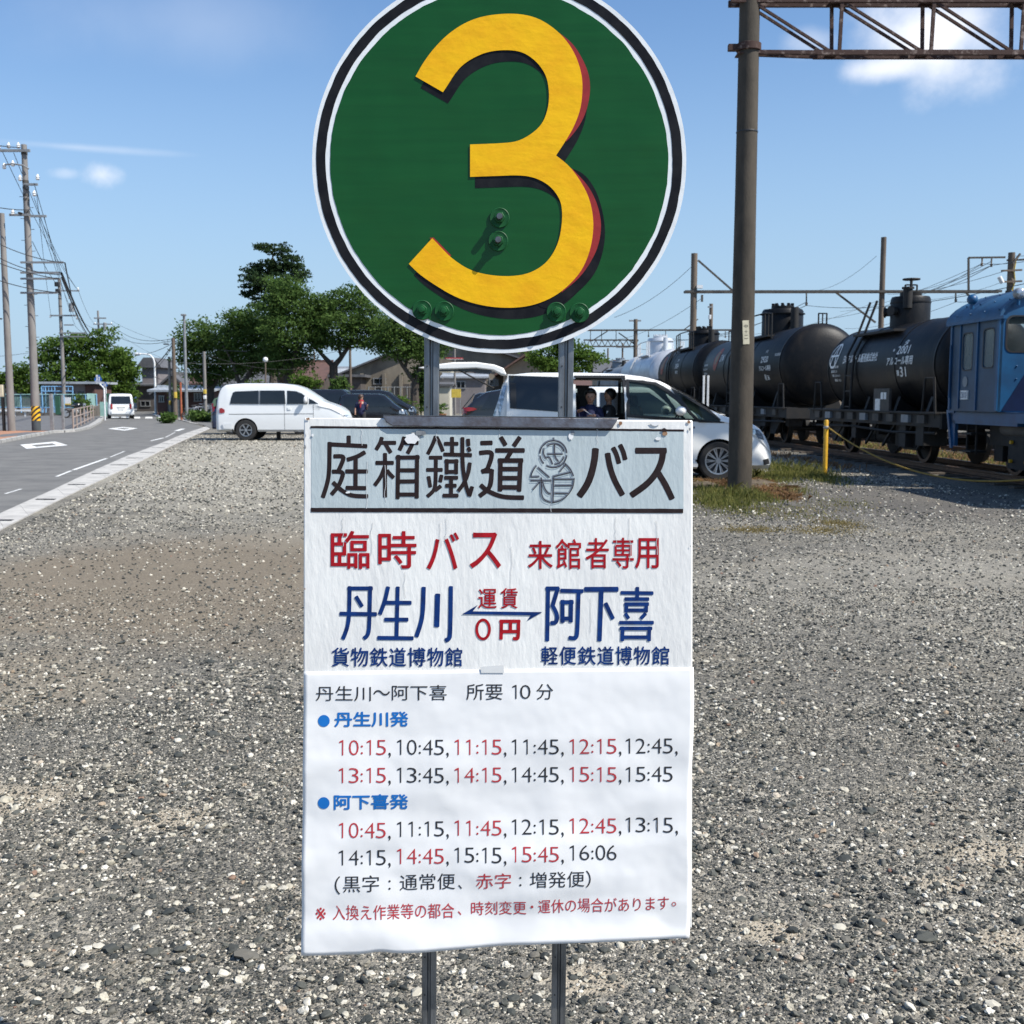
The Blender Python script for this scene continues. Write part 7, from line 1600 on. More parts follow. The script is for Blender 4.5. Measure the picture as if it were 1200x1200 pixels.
# plush-like light figure and dark figure behind the boy: a second person leaning forward
p2l = Vector((van.location.x + (716 - 574) / KV, YV + .75, 0)); p2 = thing('person', 'person in black with a white stripe sitting in shadow behind the boy in the minivan', 'person', p2l)
sk = MB(); hc2 = Vector((.02, 0, 1.50)); head(sk, hc2, .10, (-.8, -.5, 0)); capsule(sk, [hc2 + Vector((0, 0, -.1)), hc2 + Vector((0, 0, -.22))], [.05, .055]); capsule(sk, [Vector((0, 0, .7)), Vector((0, 0, 1.2))], [.12, .13])
capsule(sk, [Vector((-.05, -.05, .66)), Vector((-.40, -.12, .68)), Vector((-.42, -.14, .40))], [.08, .06, .05]); capsule(sk, [Vector((-.05, .1, .66)), Vector((-.40, .12, .68)), Vector((-.42, .12, .40))], [.08, .06, .05]); hand(sk, (-.28, -.14, .98), (-1, 0, 0), (0, 0, 1)); remesh(sk, 'body', 'skin', p2, .012, 3)
sk = MB(); capsule(sk, [Vector((0, 0, .72)), Vector((0, 0, .95)), Vector((.01, 0, 1.20))], [.155, .165, .14]); capsule(sk, [Vector((0, -.16, 1.22)), Vector((0, .16, 1.22))], [.075, .075]); capsule(sk, [Vector((0, -.17, 1.20)), Vector((-.06, -.20, 1.0)), Vector((-.26, -.14, .98))], [.07, .055, .045]); capsule(sk, [Vector((0, .17, 1.20)), Vector((-.06, .2, 1.0)), Vector((-.26, .14, .98))], [.07, .055, .045]); remesh(sk, 'jacket', 'cloth_grey', p2, .013, 4)
hm = MB(); hm.sphere(hc2 + Vector((.025, .015, .02)), .115, 12); remesh(hm, 'hair', 'hair', p2, .012, 3); mb = MB(); mb.box((-.02, -.225, 1.10), (.05, .02, .24)); mb.build('stripe', 'cloth_white', p2, bevel=.008)
# woman standing by the small black car
wl_ = Vector((P(423, 465, 44).x, 44, 0)); wo = thing('person', 'person with brown hair and red scarf standing beside the small black car', 'person', wl_)
sk = MB(); hc3 = Vector((0, 0, 1.44)); head(sk, hc3, .098, (.7, -.7, 0)); capsule(sk, [hc3 + Vector((0, 0, -.1)), hc3 + Vector((0, .01, -.2))], [.05, .055]); capsule(sk, [Vector((0, 0, .95)), Vector((0, 0, 1.2))], [.12, .13])
for k in (-1, 1):
    capsule(sk, [Vector((k * .09, 0, .86)), Vector((k * .10, -.02, .46)), Vector((k * .10, .02, .08))], [.085, .058, .04]); capsule(sk, [Vector((k * .10, .02, .05)), Vector((k * .11, -.14, .035))], [.038, .03])
hand(sk, (.26, -.18, 1.12), (.3, -.6, .6), (0, 0, 1)); capsule(sk, [Vector((.23, -.02, 1.0)), Vector((.26, -.16, 1.10))], [.036, .028]); hand(sk, (-.22, -.12, .86), (0, -.2, -1), (0, 1, 0)); capsule(sk, [Vector((-.22, -.04, 1.0)), Vector((-.22, -.11, .88))], [.034, .026]); remesh(sk, 'body', 'skin', wo, .012, 3)
sk = MB(); capsule(sk, [Vector((0, 0, .86)), Vector((0, 0, 1.05)), Vector((0, .01, 1.18))], [.155, .15, .14]); capsule(sk, [Vector((-.15, .01, 1.20)), Vector((.15, .01, 1.20))], [.07, .07]); capsule(sk, [Vector((.16, 0, 1.18)), Vector((.22, .02, .99)), Vector((.25, -.10, 1.06))], [.065, .05, .045]); capsule(sk, [Vector((-.16, 0, 1.18)), Vector((-.22, .02, 1.0)), Vector((-.22, -.05, .93))], [.065, .05, .042]); remesh(sk, 'top', 'shirt_navy', wo, .013, 4)
sk = MB()
for k in (-1, 1): capsule(sk, [Vector((k * .085, 0, .84)), Vector((k * .10, -.02, .46)), Vector((k * .10, .02, .12))], [.105, .078, .06])
remesh(sk, 'trousers', 'cloth_grey', wo, .013, 4)
mb = MB(); mb.lathe([(.07, 1.24), (.10, 1.27), (.11, 1.31), (.085, 1.35), (.065, 1.33)], 16, (0, .01, 0)); mb.tube([(.02, -.13, 1.27), (.0, -.17, 1.15), (-.01, -.17, 1.05)], [.035, .03, .02], 8); mb.build('scarf', 'cloth_red', wo)
hm = MB(); hm.sphere(hc3 + Vector((-.012, .02, .02)), .118, 12, sc=(1, 1, 1.02)); hm.sphere(hc3 + Vector((-.02, .05, -.05)), .08, 10); remesh(hm, 'hair', 'hair_brown', wo, .012, 3)
# ------------------------------------------------------------------ railway
TX = lambda Y: 8.75 - .045 * (Y - 24)     # centre line of the near track
TA = math.atan(.045)                       # heading of the line
ground_sheet('track_bed', [(TX(2) - 1.9, 2), (TX(2) + 26, 2), (TX(230) + 40, 230), (TX(230) - 1.9, 230)], .006, 'ballast')
def rail_line(off, label):
    label = ('left ' if (off + .6) % 3.9 < .5 or off in (8.0 - .5335,) else 'right ') + label
    mb = MB(); pr_ = [(-.065, .0), (.065, 0), (.065, .02), (.012, .035), (.012, .095), (.033, .105), (.033, .13), (-.033, .13), (-.033, .105), (-.012, .095), (-.012, .035), (-.065, .02)]
    ys = [2, 40, 90, 150, 220]; n = len(pr_); vs = []
    for y in ys: vs += [(TX(y) + off + a, y, .03 + b) for a, b in pr_]
    mb.add(vs, [(i * n + j, i * n + (j + 1) % n, (i + 1) * n + (j + 1) % n, (i + 1) * n + j) for i in range(len(ys) - 1) for j in range(n)] + [tuple(range(n))]); o = mb.build('rail', 'rail', None); tag(o, label, 'rail', 'rails of the sidings')
for tr in (0, 3.9, 8.0):
    for s in (-.5335, .5335): rail_line(tr + s, {0: 'rail of the near track under the tank wagons', 3.9: 'rail of the second track beyond the tank wagons', 8.0: 'rail of the third track far beyond the wagons'}[tr])
mb = MB(); mb.box((0, 0, 0), (2.0, .2, .12)); sl_me = mb.mesh('sleeper', 'sleeper')
sl_p = tag(bpy.data.objects.new('sleepers', None), kind='structure'); COL.objects.link(sl_p)
for tr, ya, yb in ((0, 8, 76), (3.9, 12, 66)):
    y = ya
    while y < yb: o = bpy.data.objects.new('sleeper', sl_me); COL.objects.link(o); o.parent = sl_p; o.location = (TX(y) + tr, y, -.02); o.rotation_euler = (0, 0, TA); y += .66

def side_text(mb, txt, Yc, zc, h, w, fn): text_into(mb, txt, (-w / 2, h / 2, w / 2, -h / 2), fn, 0, 2)

def wheelset(t, y, r=.42):
    for sx in (-1, 1):
        mb = MB(); s = sx; mb.lathe([(0, s * .02), (r * .35, s * .03), (r * .55, -s * .015), (r * .82, -s * .01), (r * .84, s * .03), (r, s * .03), (r, -s * .07), (r + .03, -s * .075), (r + .03, -s * .10), (0, -s * .10)], 32, (sx * .56, y, r + .16), 'X'); mb.build('wheel', 'black_iron', t)
        mb = MB(); mb.lathe([(r * .84, 0), (r * .99, 0), (r * .99, .006 * s), (r * .84, .006 * s)], 32, (sx * .595, y, r + .16), 'X'); mb.build('wheel_rim', 'rail', t)
    mb = MB(); mb.cyl((-.6, y, r + .16), (.6, y, r + .16), .07, n=12); mb.build('axle', 'black_iron', t)
    for sx in (-1, 1):
        mb = MB(); mb.box((sx * .78, y, r + .16), (.22, .30, .28)); mb.box((sx * .80, y, r + .48), (.10, 1.15, .05)); mb.box((sx * .80, y, r + .54), (.10, .85, .05)); mb.box((sx * .80, y, r + .60), (.10, .55, .05)); mb.box((sx * .74, y - .3, r + .3), (.04, .08, .55)); mb.box((sx * .74, y + .3, r + .3), (.04, .08, .55)); mb.build('axle_box', 'black_iron', t)

def tank_wagon(label, Y0, Y1, Yd, r, top_z, paint, dome_r, dome_h, wheels, texts=(), logo=None, rail_on=True, wheel_on_top=False, hand=False, ladder=True):
    """two-axle or bogie tank wagon lying along the track; y local from 0 (near end) to L"""
    L = Y1 - Y0; Yc = (Y0 + Y1) / 2; t = thing('tank_wagon', label, 'tank wagon', Vector((TX(Yc), Yc, 0)), TA, 'tank wagons behind the blue locomotive')
    cz = top_z - r; h = L / 2
    mb = MB(); pr_ = [(0, -h - .0), (r * .35, -h + .02), (r * .65, -h + .08), (r * .86, -h + .17), (r * .96, -h + .27), (r, -h + .40), (r, h - .40), (r * .96, h - .27), (r * .86, h - .17), (r * .65, h - .08), (r * .35, h - .02), (0, h)]
    mb.lathe(pr_, 56, (0, 0, cz), 'Y'); tank = mb.build('tank', paint, t, sharp=60)
    for yy in (-h + .42, -h * .32, h * .32, h - .42):
        mb = MB(); mb.lathe([(r - .005, yy - .03), (r + .012, yy - .03), (r + .012, yy + .03), (r - .005, yy + .03)], 56, (0, 0, cz), 'Y'); mb.build('tank_band', paint, tank)
    yd = Yd - Yc; dz = top_z - .12
    mb = MB(); mb.lathe([(dome_r, dz - .1), (dome_r, dz + dome_h - .06), (dome_r * .93, dz + dome_h), (0, dz + dome_h + .02)], 40, (0, yd, 0)); dome = mb.build('dome', paint, t)
    mb = MB(); mb.lathe([(dome_r + (.01 if hand else .05), dz + dome_h * .80), (dome_r + (.01 if hand else .05), dz + dome_h * .84), (dome_r - .02, dz + dome_h * .84)], 40, (0, yd, 0)); mb.lathe([(0, dz + dome_h), (dome_r * .55, dz + dome_h), (dome_r * .55, dz + dome_h + .10), (0, dz + dome_h + .10)], 24, (0, yd, 0)); mb.build('manhole', paint, dome)
    if hand:
        mb = MB(); z = dz + dome_h + .10; mb.cyl((0, yd, z), (0, yd, z + .28), .03); mb.tube([Vector((.17 * cos(a), yd + .17 * sin(a), z + .28)) for a in [2 * pi * i / 16 for i in range(17)]], .02, 6, caps=False); mb.bar((-.17, yd, z + .28), (.17, yd, z + .28), .025); mb.bar((0, yd - .17, z + .28), (0, yd + .17, z + .28), .025)
        mb.bar((-.13, yd, z), (-.13, yd, z + .16), .03); mb.bar((.13, yd, z), (.13, yd, z + .16), .03); mb.bar((-.13, yd, z + .16), (.13, yd, z + .16), .03); mb.build('hand_wheel', 'black_iron', dome)
        mb = MB(); mb.cyl((-dome_r * .5, yd - dome_r * .85, dz + dome_h * .62), (-dome_r * .5, yd - dome_r * .85, dz + dome_h + .14), .10, n=14); mb.cyl((-dome_r * .5, yd - dome_r * .85, dz + dome_h + .14), (-dome_r * .5, yd - dome_r * .85, dz + dome_h + .18), .13, n=14); mb.build('valve_pipe', 'black_iron', dome)
        for a in (2.6, 3.5): 
            mb = MB(); d = Vector((cos(a), sin(a), 0)); c = Vector((0, yd, dz + dome_h * .55)) + d * dome_r; mb.cyl(c, c + d * .10, .09, n=12); mb.cyl(c + d * .1, c + d * .13, .12, n=8); mb.build('valve', 'black_iron', dome)
    else:
        mb = MB()
        for i in range(10): a = 2 * pi * i / 10; mb.cyl((dome_r * .48 * cos(a), yd + dome_r * .48 * sin(a), dz + dome_h + .08), (dome_r * .48 * cos(a), yd + dome_r * .48 * sin(a), dz + dome_h + .18), .05, n=8)
        mb.build('cover_bolts', paint, dome)['kind'] = 'stuff'
        mb = MB(); mb.cyl((.1, yd - dome_r - .30, dz + .1), (.1, yd - dome_r - .30, dz + dome_h), .12, n=12); mb.cyl((.1, yd - dome_r - .30, dz + dome_h * .5), (.1, yd - dome_r + .1, dz + dome_h * .5), .07, n=12); mb.build('safety_valve', paint if paint == 'tank_silver' else 'black_iron', dome)
    # walkway beside the dome
    mb = MB(); wz = top_z - .20; mb.box((-.55 if hand else 0, yd, wz), (.55 if hand else r * 1.5, dome_r * 2 + 1.6, .05)); mb.build('walkway', 'black_iron' if paint != 'tank_silver' else 'tank_silver', t)
    if rail_on:
        rmt = 'black_iron' if paint != 'tank_silver' else 'steel_white'
        for sx in (-1, 1):
            for yy in (-1, 1):
                mb = MB(); x = sx * r * .72; ya_, yb_ = yd + yy * (dome_r + .35), yd + yy * (dome_r + 1.1); zt_ = top_z + .48
                mb.tube([(x, ya_, wz), (x, ya_, zt_), (x, yb_, zt_ - .06), (x, yb_, wz - .1)], .025, 6); mb.tube([(x, (ya_ + yb_) / 2, wz), (x, (ya_ + yb_) / 2, zt_ - .03)], .02, 6); mb.build('handrail', rmt, t)
            if sx < 0: mb = MB(); mb.tube([(sx * r * .72, yd - dome_r - .35, top_z + .48), (sx * r * .72, yd + dome_r + .35, top_z + .48)], .022, 6); mb.build('handrail', rmt, t)
    if ladder:
        for yy in (yd + .55 - (.9 if hand else 0) + 1.0, ):
            mb = MB(); 
            for s in (0, .42):
                pts = []
                for a in range(10): an = radians(200 - 12 * a); pts.append(Vector(((r + .06) * cos(an), yy + s, cz + (r + .06) * sin(an))))
                pts = [Vector((-(r + .06) * .98 - .05, yy + s, 1.0))] + [Vector((-(r + .06), yy + s, cz - .1)), Vector((-(r + .02), yy + s, cz + r * .35)), Vector((-r * .80, yy + s, cz + r * .80)), Vector((-r * .52, yy + s, top_z + .55 if hand else top_z))]
                mb.tube(pts, .028, 6)
            for z_ in (1.25, 1.6, 1.95): mb.bar((-(r + .06), yy, z_), (-(r + .06), yy + .42, z_), .03)
            mb.build('ladder', 'black_iron' if paint != 'tank_silver' else 'steel_white', t)
    # underframe
    mb = MB(); fz = 1.07
    for sx in (-1, 1): mb.box((sx * 1.08, 0, fz - .04), (.10, L + .7, .24)); mb.box((sx * .4, 0, fz - .1), (.12, L + .7, .26))
    for yy in (-h - .35, h + .35): mb.box((0, yy, fz - .04), (2.25, .10, .28))
    mb.box((-1.0, 0, fz + .10), (.42, L + .6, .03)); mb.build('underframe', 'black_iron', t)
    for yy in (-h * .72, h * .72, -h * .25, h * .25):
        mb = MB(); mb.prism([(-r * .9, 0), (r * .9, 0), (r * .75, cz - r * .62 - fz), (0, cz - r - fz + .05), (-r * .75, cz - r * .62 - fz)], (0, yy - .06, fz), (1, 0, 0), (0, 0, 1), (0, 1, 0), .12); mb.build('saddle_plate', 'black_iron', t)
    for y in wheels: wheelset(t, y - Yc)
    nb_ = 9
    for i in range(nb_):
        mb = MB(); yy = -h + L * (i + .5) / nb_; mb.box((-1.16, yy, fz - .02), (.07, .34, .15)); mb.build('side_bracket', 'tank_grey' if i % 3 == 1 else 'dark_iron', t)
    # brake rigging, pipes and air tanks slung under the frame
    g_ = random.Random(int(Y0))
    for i in range(7):
        yy = -h + L * (i + .5) / 7 + g_.uniform(-.2, .2); hh = g_.uniform(.22, .5); mb = MB(); mb.box((-g_.uniform(.55, .95), yy, .95 - hh / 2), (g_.uniform(.15, .5), g_.uniform(.25, .7), hh)); mb.bar((-.98, yy - .3, .92), (-.98, yy + .35, .45), .05); mb.build('brake_gear', 'black_iron', t, bevel=.01)
    mb = MB(); mb.tube([(-1.06, -h, .80), (-1.06, -h * .4, .76), (-1.04, h * .3, .82), (-1.06, h, .78)], .028, 6); mb.build('brake_pipe', 'black_iron', t)
    for y in wheels:
        mb = MB(); yy = y - Yc; mb.prism([(-.62, .95), (.62, .95), (.30, .42), (-.30, .42)], (-.90, yy, 0), (0, 1, 0), (0, 0, 1), (1, 0, 0), .05); mb.build('axle_guard', 'black_iron', t)
    # end handrails and card box
    for yy in (-h - .1, h + .1):
        mb = MB(); s = -1 if yy < 0 else 1; mb.tube([(-1.12, yy, fz), (-1.12, yy - s * .1, fz + .75), (-1.12, yy - s * .5, fz + .75), (-1.12, yy - s * .62, fz)], .022, 6); mb.build('end_handrail', 'black_iron', t)
    mb = MB(); mb.box((-1.16, -h * .30, fz + .32), (.05, .85, .50)); cb = mb.build('card_holder', 'dark_iron', t)
    mb = MB(); mb.box((-1.19, -h * .30 + .18, fz + .24), (.01, .26, .24)); mb.box((-1.19, -h * .30 - .22, fz + .42), (.01, .12, .14)); mb.box((-1.19, -h * .30 - .05, fz + .42), (.01, .12, .14)); mb.build('card', 'letter_white', cb)
    for yy in (-h * .1, h * .15):
        mb = MB(); mb.cyl((-.55, yy, .62), (-.55, yy + .8, .62), .16, n=14); mb.build('brake_cylinder', 'black_iron', t)
    for yy in (-h - .7, h + .7): mb = MB(); mb.box((0, yy, .92), (.22, .7, .22)); mb.build('coupler', 'black_iron', t)
    # writing wrapped round the near side of the tank
    def wrap(u, v, off=.008):
        a = (v - cz) / r; return Vector((-(r + off) * cos(a), -u, cz + (r + off) * sin(a)))
    if texts:
        for (txt, u0, u1, v0, v1) in texts:
            mb = MB(); text_into(mb, txt, (u0 - 0, v1, u1, v0), lambda u, v: wrap(u, v), 0, 2, .006 if v1 - v0 > .1 else .002); mb.build('lettering', 'letter_white', tank, fix=False)
    if logo == 'A':
        mb = MB(); u, v = -h + 1.0, cz + .38
        u = -(h - .72); v = cz + .36
        R = .30; sts = [tuple((u + R * cos(a) * .92, v + R * sin(a)) for a in [2 * pi * i / 24 + s0 for i in range(13)]) for s0 in (0, pi)] + [tuple((u - .16 + .18 * i / 8, v - .24 + .54 * i / 8) for i in range(9)), tuple((u + .02 + .13 * i / 8, v + .30 - .52 * i / 8) for i in range(9)), ((u - .26, v - .02), (u + .26, v - .02))]
        strokes_into(mb, sts, .045, lambda x, y: (x, y), lambda x, y, z: wrap(x, y, .009 + z * 8)); mb.build('logo', 'letter_white', tank, fix=False)
    elif logo:
        u, v = logo; mb = MB(); pts = [(u + .34 * cos(a), v + .42 * sin(a)) for a in [2 * pi * i / 28 for i in range(28)]]; sheet_shell(mb, pts, lambda x, y, o: wrap(x, y, .006 + o), .002, 0, .12); mb.build('logo', 'logo_red', tank)
        mb = MB(); pts = [(u + .20 * cos(a), v + .24 * sin(a) + .03) for a in [2 * pi * i / 20 for i in range(20)]]; sheet_shell(mb, pts, lambda x, y, o: wrap(x, y, .010 + o), .002, 0, .1); mb.build('logo_centre', 'wall_beige', tank)
    return t, wrap, cz

# the writing: u runs along the wagon from its far (left) end, h = half length
h1_ = 3.45; L1 = 2.1
tank_wagon('nearest black tank wagon with a circled A logo beside the blue locomotive', 20.7, 27.6, 24.7, .96, 3.06, 'tank_black', .42, .70, [22.3, 26.6],
    texts=[('日本アルコール販売株式会社', -2.05, .10, 2.24, 2.42), ('タ', 1.35, 1.55, 2.52, 2.63), ('・2001', .90, 1.75, 2.34, 2.50), ('アルコール専用', .68, 2.02, 2.12, 2.28), ('荷', 1.22, 1.36, 1.90, 2.00), ('31', 1.40, 1.70, 1.88, 2.06),
           ('常備駅 四日市', -2.85, -2.30, 2.14, 2.20), ('最高圧 20', -2.80, -2.38, 2.04, 2.10), ('検 20-5-1', -2.72, -2.20, 1.94, 2.00), ('標記 12.3', -2.6, -2.16, 1.83, 1.89)], logo='A', hand=True, rail_on=False)
tank_wagon('second black tank wagon with a red oval logo and railed dome, behind the dark pole', 30.4, 41.0, 34.5, 1.12, 3.46, 'tank_black', .62, .78, [32.0, 33.8, 37.6, 39.4],
    texts=[('タキ', 3.25, 3.5, 2.72, 2.82), ('2920', 2.95, 3.7, 2.46, 2.62), ('アルコール専用', 2.8, 4.0, 2.22, 2.36), ('荷 36', 3.3, 3.8, 1.94, 2.10), ('SN', -2.45, -2.0, 2.66, 2.90), ('化成品', 4.3, 4.9, 2.60, 2.68), ('常備駅', -4.7, -4.1, 2.55, 2.62), ('四日市', -4.7, -4.1, 2.4, 2.47), ('最高', -4.6, -4.1, 2.25, 2.32)], logo=(-2.98, 2.78))
tank_wagon('third black tank wagon, red logo at its far end, beyond the minivan roof', 42.0, 50.2, 45.6, 1.10, 3.58, 'tank_black', .60, .66, [43.4, 45.0, 47.4, 49.0], texts=[('タキ', .3, .6, 2.9, 3.02), ('3054', .1, .8, 2.62, 2.8), ('専用', .2, .7, 2.4, 2.52)], logo=(-2.9, 2.85))
tank_wagon('silver tank wagon with white railings beyond the black ones', 51.6, 61.8, 55.6, 1.15, 3.66, 'tank_silver', .62, .80, [53, 54.8, 58.4, 60.2])
tank_wagon('farthest grey tank wagon beyond the silver one, its dome just showing', 63.4, 73.0, 69.5, 1.05, 3.3, 'tank_grey', .5, .5, [65, 66.6, 69.8, 71.4], rail_on=False)

# --- blue locomotive: cab built round its rear-left corner, bonnet running on towards the camera's right
LY = 17.6; lo_ = thing('locomotive', 'small sky blue shunting locomotive with dark blue diagonal stripe at the right edge', 'locomotive', Vector((TX(18.5), 18.5, 0)), TA, None)
def LQ(px, py, Y): p = P(px, py, Y) - lo_.location; return Matrix.Rotation(-TA, 3, 'Z') @ p
hw = 1.38; yn, yf = -.80, .95; ez = 2.70; bz_ = 1.24
mb = MB(); mb.box((0, 0, 1.12), (2.5, 6.0 - 4.1 + .5, .22)); lf = mb.build('frame', 'loco_blue', lo_)
# cab walls with real openings
def wall_with_holes(outer, holes, o, ax, az, n_, th, name, mt, parent):
    """outer/holes 2-D polygons in the wall plane"""
    pts = [Vector(p) for p in outer]; edges = [(i, (i + 1) % len(outer)) for i in range(len(outer))]; faces = [list(range(len(outer)))]
    for hl in holes: k = len(pts); pts += [Vector(p) for p in hl]; edges += [(k + i, k + (i + 1) % len(hl)) for i in range(len(hl))]
    r = delaunay_2d_cdt(pts, edges, [], 2 if False else 0, 1e-6)
    def inside(p, poly):
        c = False; j = len(poly) - 1
        for i in range(len(poly)):
            if (poly[i][1] > p[1]) != (poly[j][1] > p[1]) and p[0] < (poly[j][0] - poly[i][0]) * (p[1] - poly[i][1]) / (poly[j][1] - poly[i][1]) + poly[i][0]: c = not c
            j = i
        return c
    mb = MB(); o, ax, az, n_ = Vector(o), Vector(ax), Vector(az), Vector(n_); V = [(v.x, v.y) for v in r[0]]; keep = []
    for f in r[2]:
        c = (sum(V[i][0] for i in f) / len(f), sum(V[i][1] for i in f) / len(f))
        if inside(c, outer) and not any(inside(c, hh) for hh in holes): keep.append(tuple(f))
    A = [o + ax * x + az * y for x, y in V]; B_ = [p - n_ * th for p in A]; mb.add(A, keep); mb.add(B_, [f[::-1] for f in keep])
    for loop in [outer] + list(holes):
        q = [o + ax * p[0] + az * p[1] for p in loop]; n = len(q); mb.add(q + [p - n_ * th for p in q], [(i, (i + 1) % n, (i + 1) % n + n, i + n) for i in range(n)])
    return mb.build(name, mt, parent)
def rrect(x0, z0, x1, z1, r):
    out = []
    for (cx_, cz_, a0) in ((x1 - r, z1 - r, 0), (x0 + r, z1 - r, 90), (x0 + r, z0 + r, 180), (x1 - r, z0 + r, 270)):
        for k in range(4): a = radians(a0 + 30 * k); out.append((cx_ + r * cos(a), cz_ + r * sin(a)))
    return out
# side wall (left, facing the camera's left): local y from yn (near) to yf (far)
wA = rrect(-.60, 1.94, -.24, 2.55, .07); wB = rrect(.14, 1.92, .50, 2.52, .07)
for sx in (-1, 1):
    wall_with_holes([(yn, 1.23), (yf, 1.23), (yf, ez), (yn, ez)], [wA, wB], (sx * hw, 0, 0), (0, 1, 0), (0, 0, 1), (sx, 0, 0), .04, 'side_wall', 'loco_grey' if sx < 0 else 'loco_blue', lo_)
    for hh in (wA, wB):
        xs_ = [p[0] for p in hh]; zs_ = [p[1] for p in hh]; mb = MB(); mb.box((sx * (hw - .02), (min(xs_) + max(xs_)) / 2, (min(zs_) + max(zs_)) / 2), (.01, max(xs_) - min(xs_) - .01, max(zs_) - min(zs_) - .01)); mb.build('door_window', 'glass_cab', lo_)
        if sx < 0:
            mb = MB(); n = len(hh); o2 = [( (p[0] - sum(xs_) / n) * 1.10 + sum(xs_) / n, (p[1] - sum(zs_) / n) * 1.06 + sum(zs_) / n) for p in hh]
            mb.add([(sx * (hw + .008), p[0], p[1]) for p in hh] + [(sx * (hw + .008), p[0], p[1]) for p in o2], [(i, (i + 1) % n, (i + 1) % n + n, i + n) for i in range(n)]); mb.build('window_rubber', 'trim', lo_)
# door frames and pillars on the side
for yy, w in ((-.77, .07), (-.05, .05), (.92, .06)):
    mb = MB(); mb.box((-hw - .012, yy, (1.24 + ez) / 2), (.024, w, ez - 1.26)); mb.build('door_pillar', 'loco_blue', lo_)
mb = MB(); mb.box((-hw - .012, .58, (1.24 + ez) / 2), (.02, .03, ez - 1.3)); mb.build('door_pillar', 'loco_blue', lo_)
mb = MB(); mb.tube([(-hw - .05, .86, 1.45), (-hw - .05, .86, 2.35)], .016, 6); mb.build('grab_rail', 'loco_blue', lo_)
mb = MB(); mb.lathe([(0, -.006), (.09, -.006), (.09, .0), (0, 0)], 20, (-hw - .004, .36, 1.72), 'X'); mb.build('round_vent', 'tank_grey', lo_)
mb = MB(); mb.box((-hw - .01, .36, 1.50), (.02, .26, .15)); npl = mb.build('number_panel', 'letter_white', lo_)
mb = MB(); text_into(mb, 'DB101', (-.11, .05, .11, -.05), lambda x, y: Vector((-hw - .022, .36 - x, 1.50 + y)), 0, 2); mb.build('lettering', 'ink_blue', npl, fix=False)
# end wall facing the camera, with the big window
arch = [(hw * s, ez + .0) for s in (1,)] + [(hw * cos(radians(a)), ez + .52 * sin(radians(a)) ** 1.12) for a in range(12, 170, 12)] + [(-hw, ez)]
endp = [(-hw, 1.23), (hw, 1.23)] + arch
wn1 = rrect(-1.27, 2.18, .05, 2.72, .10); wn2 = rrect(.18, 2.18, 1.25, 2.72, .10)
for (yy, s) in ((yn, -1), (yf, 1)):
    e_ = wall_with_holes(endp, [wn1, wn2], (0, yy, 0), (1, 0, 0), (0, 0, 1), (0, s, 0), .04, 'end_wall', 'loco_blue', lo_)
    for wn_ in (wn1, wn2):
        xs_ = [p[0] for p in wn_]; zs_ = [p[1] for p in wn_]; c0 = (sum(xs_) / len(xs_), sum(zs_) / len(zs_)); n = len(wn_)
        mb = MB(); mb.box((c0[0], yy - s * .02, c0[1]), (max(xs_) - min(xs_) - .01, .008, max(zs_) - min(zs_) - .01)); mb.build('cab_window', 'glass_front', lo_)
        mb = MB(); o2 = [((p[0] - c0[0]) * 1.05 + c0[0], (p[1] - c0[1]) * 1.08 + c0[1]) for p in wn_]; mb.add([(p[0], yy + s * .008, p[1]) for p in wn_] + [(p[0], yy + s * .008, p[1]) for p in o2], [(i, (i + 1) % n, (i + 1) % n + n, i + n) for i in range(n)]); mb.build('window_rubber', 'trim', lo_)
mb = MB(); mb.prism([(-1.32, 1.25), (hw, 1.25), (hw, 2.1), (-.80, 2.1)], (0, yn - .004, 0), (1, 0, 0), (0, 0, 1), (0, -1, 0), .004); mb.build('diagonal_stripe', 'loco_navy', lo_)
mb = MB(); mb.box((-.62, yn - .02, 2.45), (.03, .02, .5)); mb.build('wiper', 'black_iron', lo_)
for x, z in ((-1.1, 1.75), (-.95, 1.75), (-1.1, 1.95), (-.9, 1.35)): mb = MB(); mb.sphere((x, yn - .005, z), .014, 8); mb.build('rivet', 'loco_blue', lo_)
# roof with rounded cross-section and rivets
mb = MB(); R_o = [((hw + .07) * cos(radians(a)), ez + .02 + .56 * max(0, sin(radians(a))) ** 1.12) for a in range(0, 181, 9)]; n = len(R_o)
A = [(x, yn - .10, z) for x, z in R_o]; B_ = [(x, yf + .10, z) for x, z in R_o]; C_ = [(x * .975, yn - .10, z - .035) for x, z in R_o]; D_ = [(x * .975, yf + .10, z - .035) for x, z in R_o]
mb.add(A + B_ + C_ + D_, [(i, i + 1, i + 1 + n, i + n) for i in range(n - 1)] + [(i + 2 * n, i + 3 * n, i + 1 + 3 * n, i + 1 + 2 * n) for i in range(n - 1)] + [(i, i + 2 * n, i + 1 + 2 * n, i + 1) for i in range(n - 1)] + [(i + n, i + 1 + n, i + 1 + 3 * n, i + 3 * n) for i in range(n - 1)], 0, True)
rf_ = mb.build('roof', 'loco_roof', lo_, sharp=50)
for a in (168, 150, 130, 110):
    for yy in (-.8, -.3, .2, .7): mb = MB(); mb.sphere(((hw + .07) * cos(radians(a)), yy, ez + .03 + .56 * sin(radians(a)) ** 1.12), .016, 6); mb.build('rivet', 'loco_roof', rf_)
mb = MB(); mb.box((-hw - .05, 0, ez + .0), (.05, 2.05, .05)); mb.build('gutter', 'loco_blue', rf_)
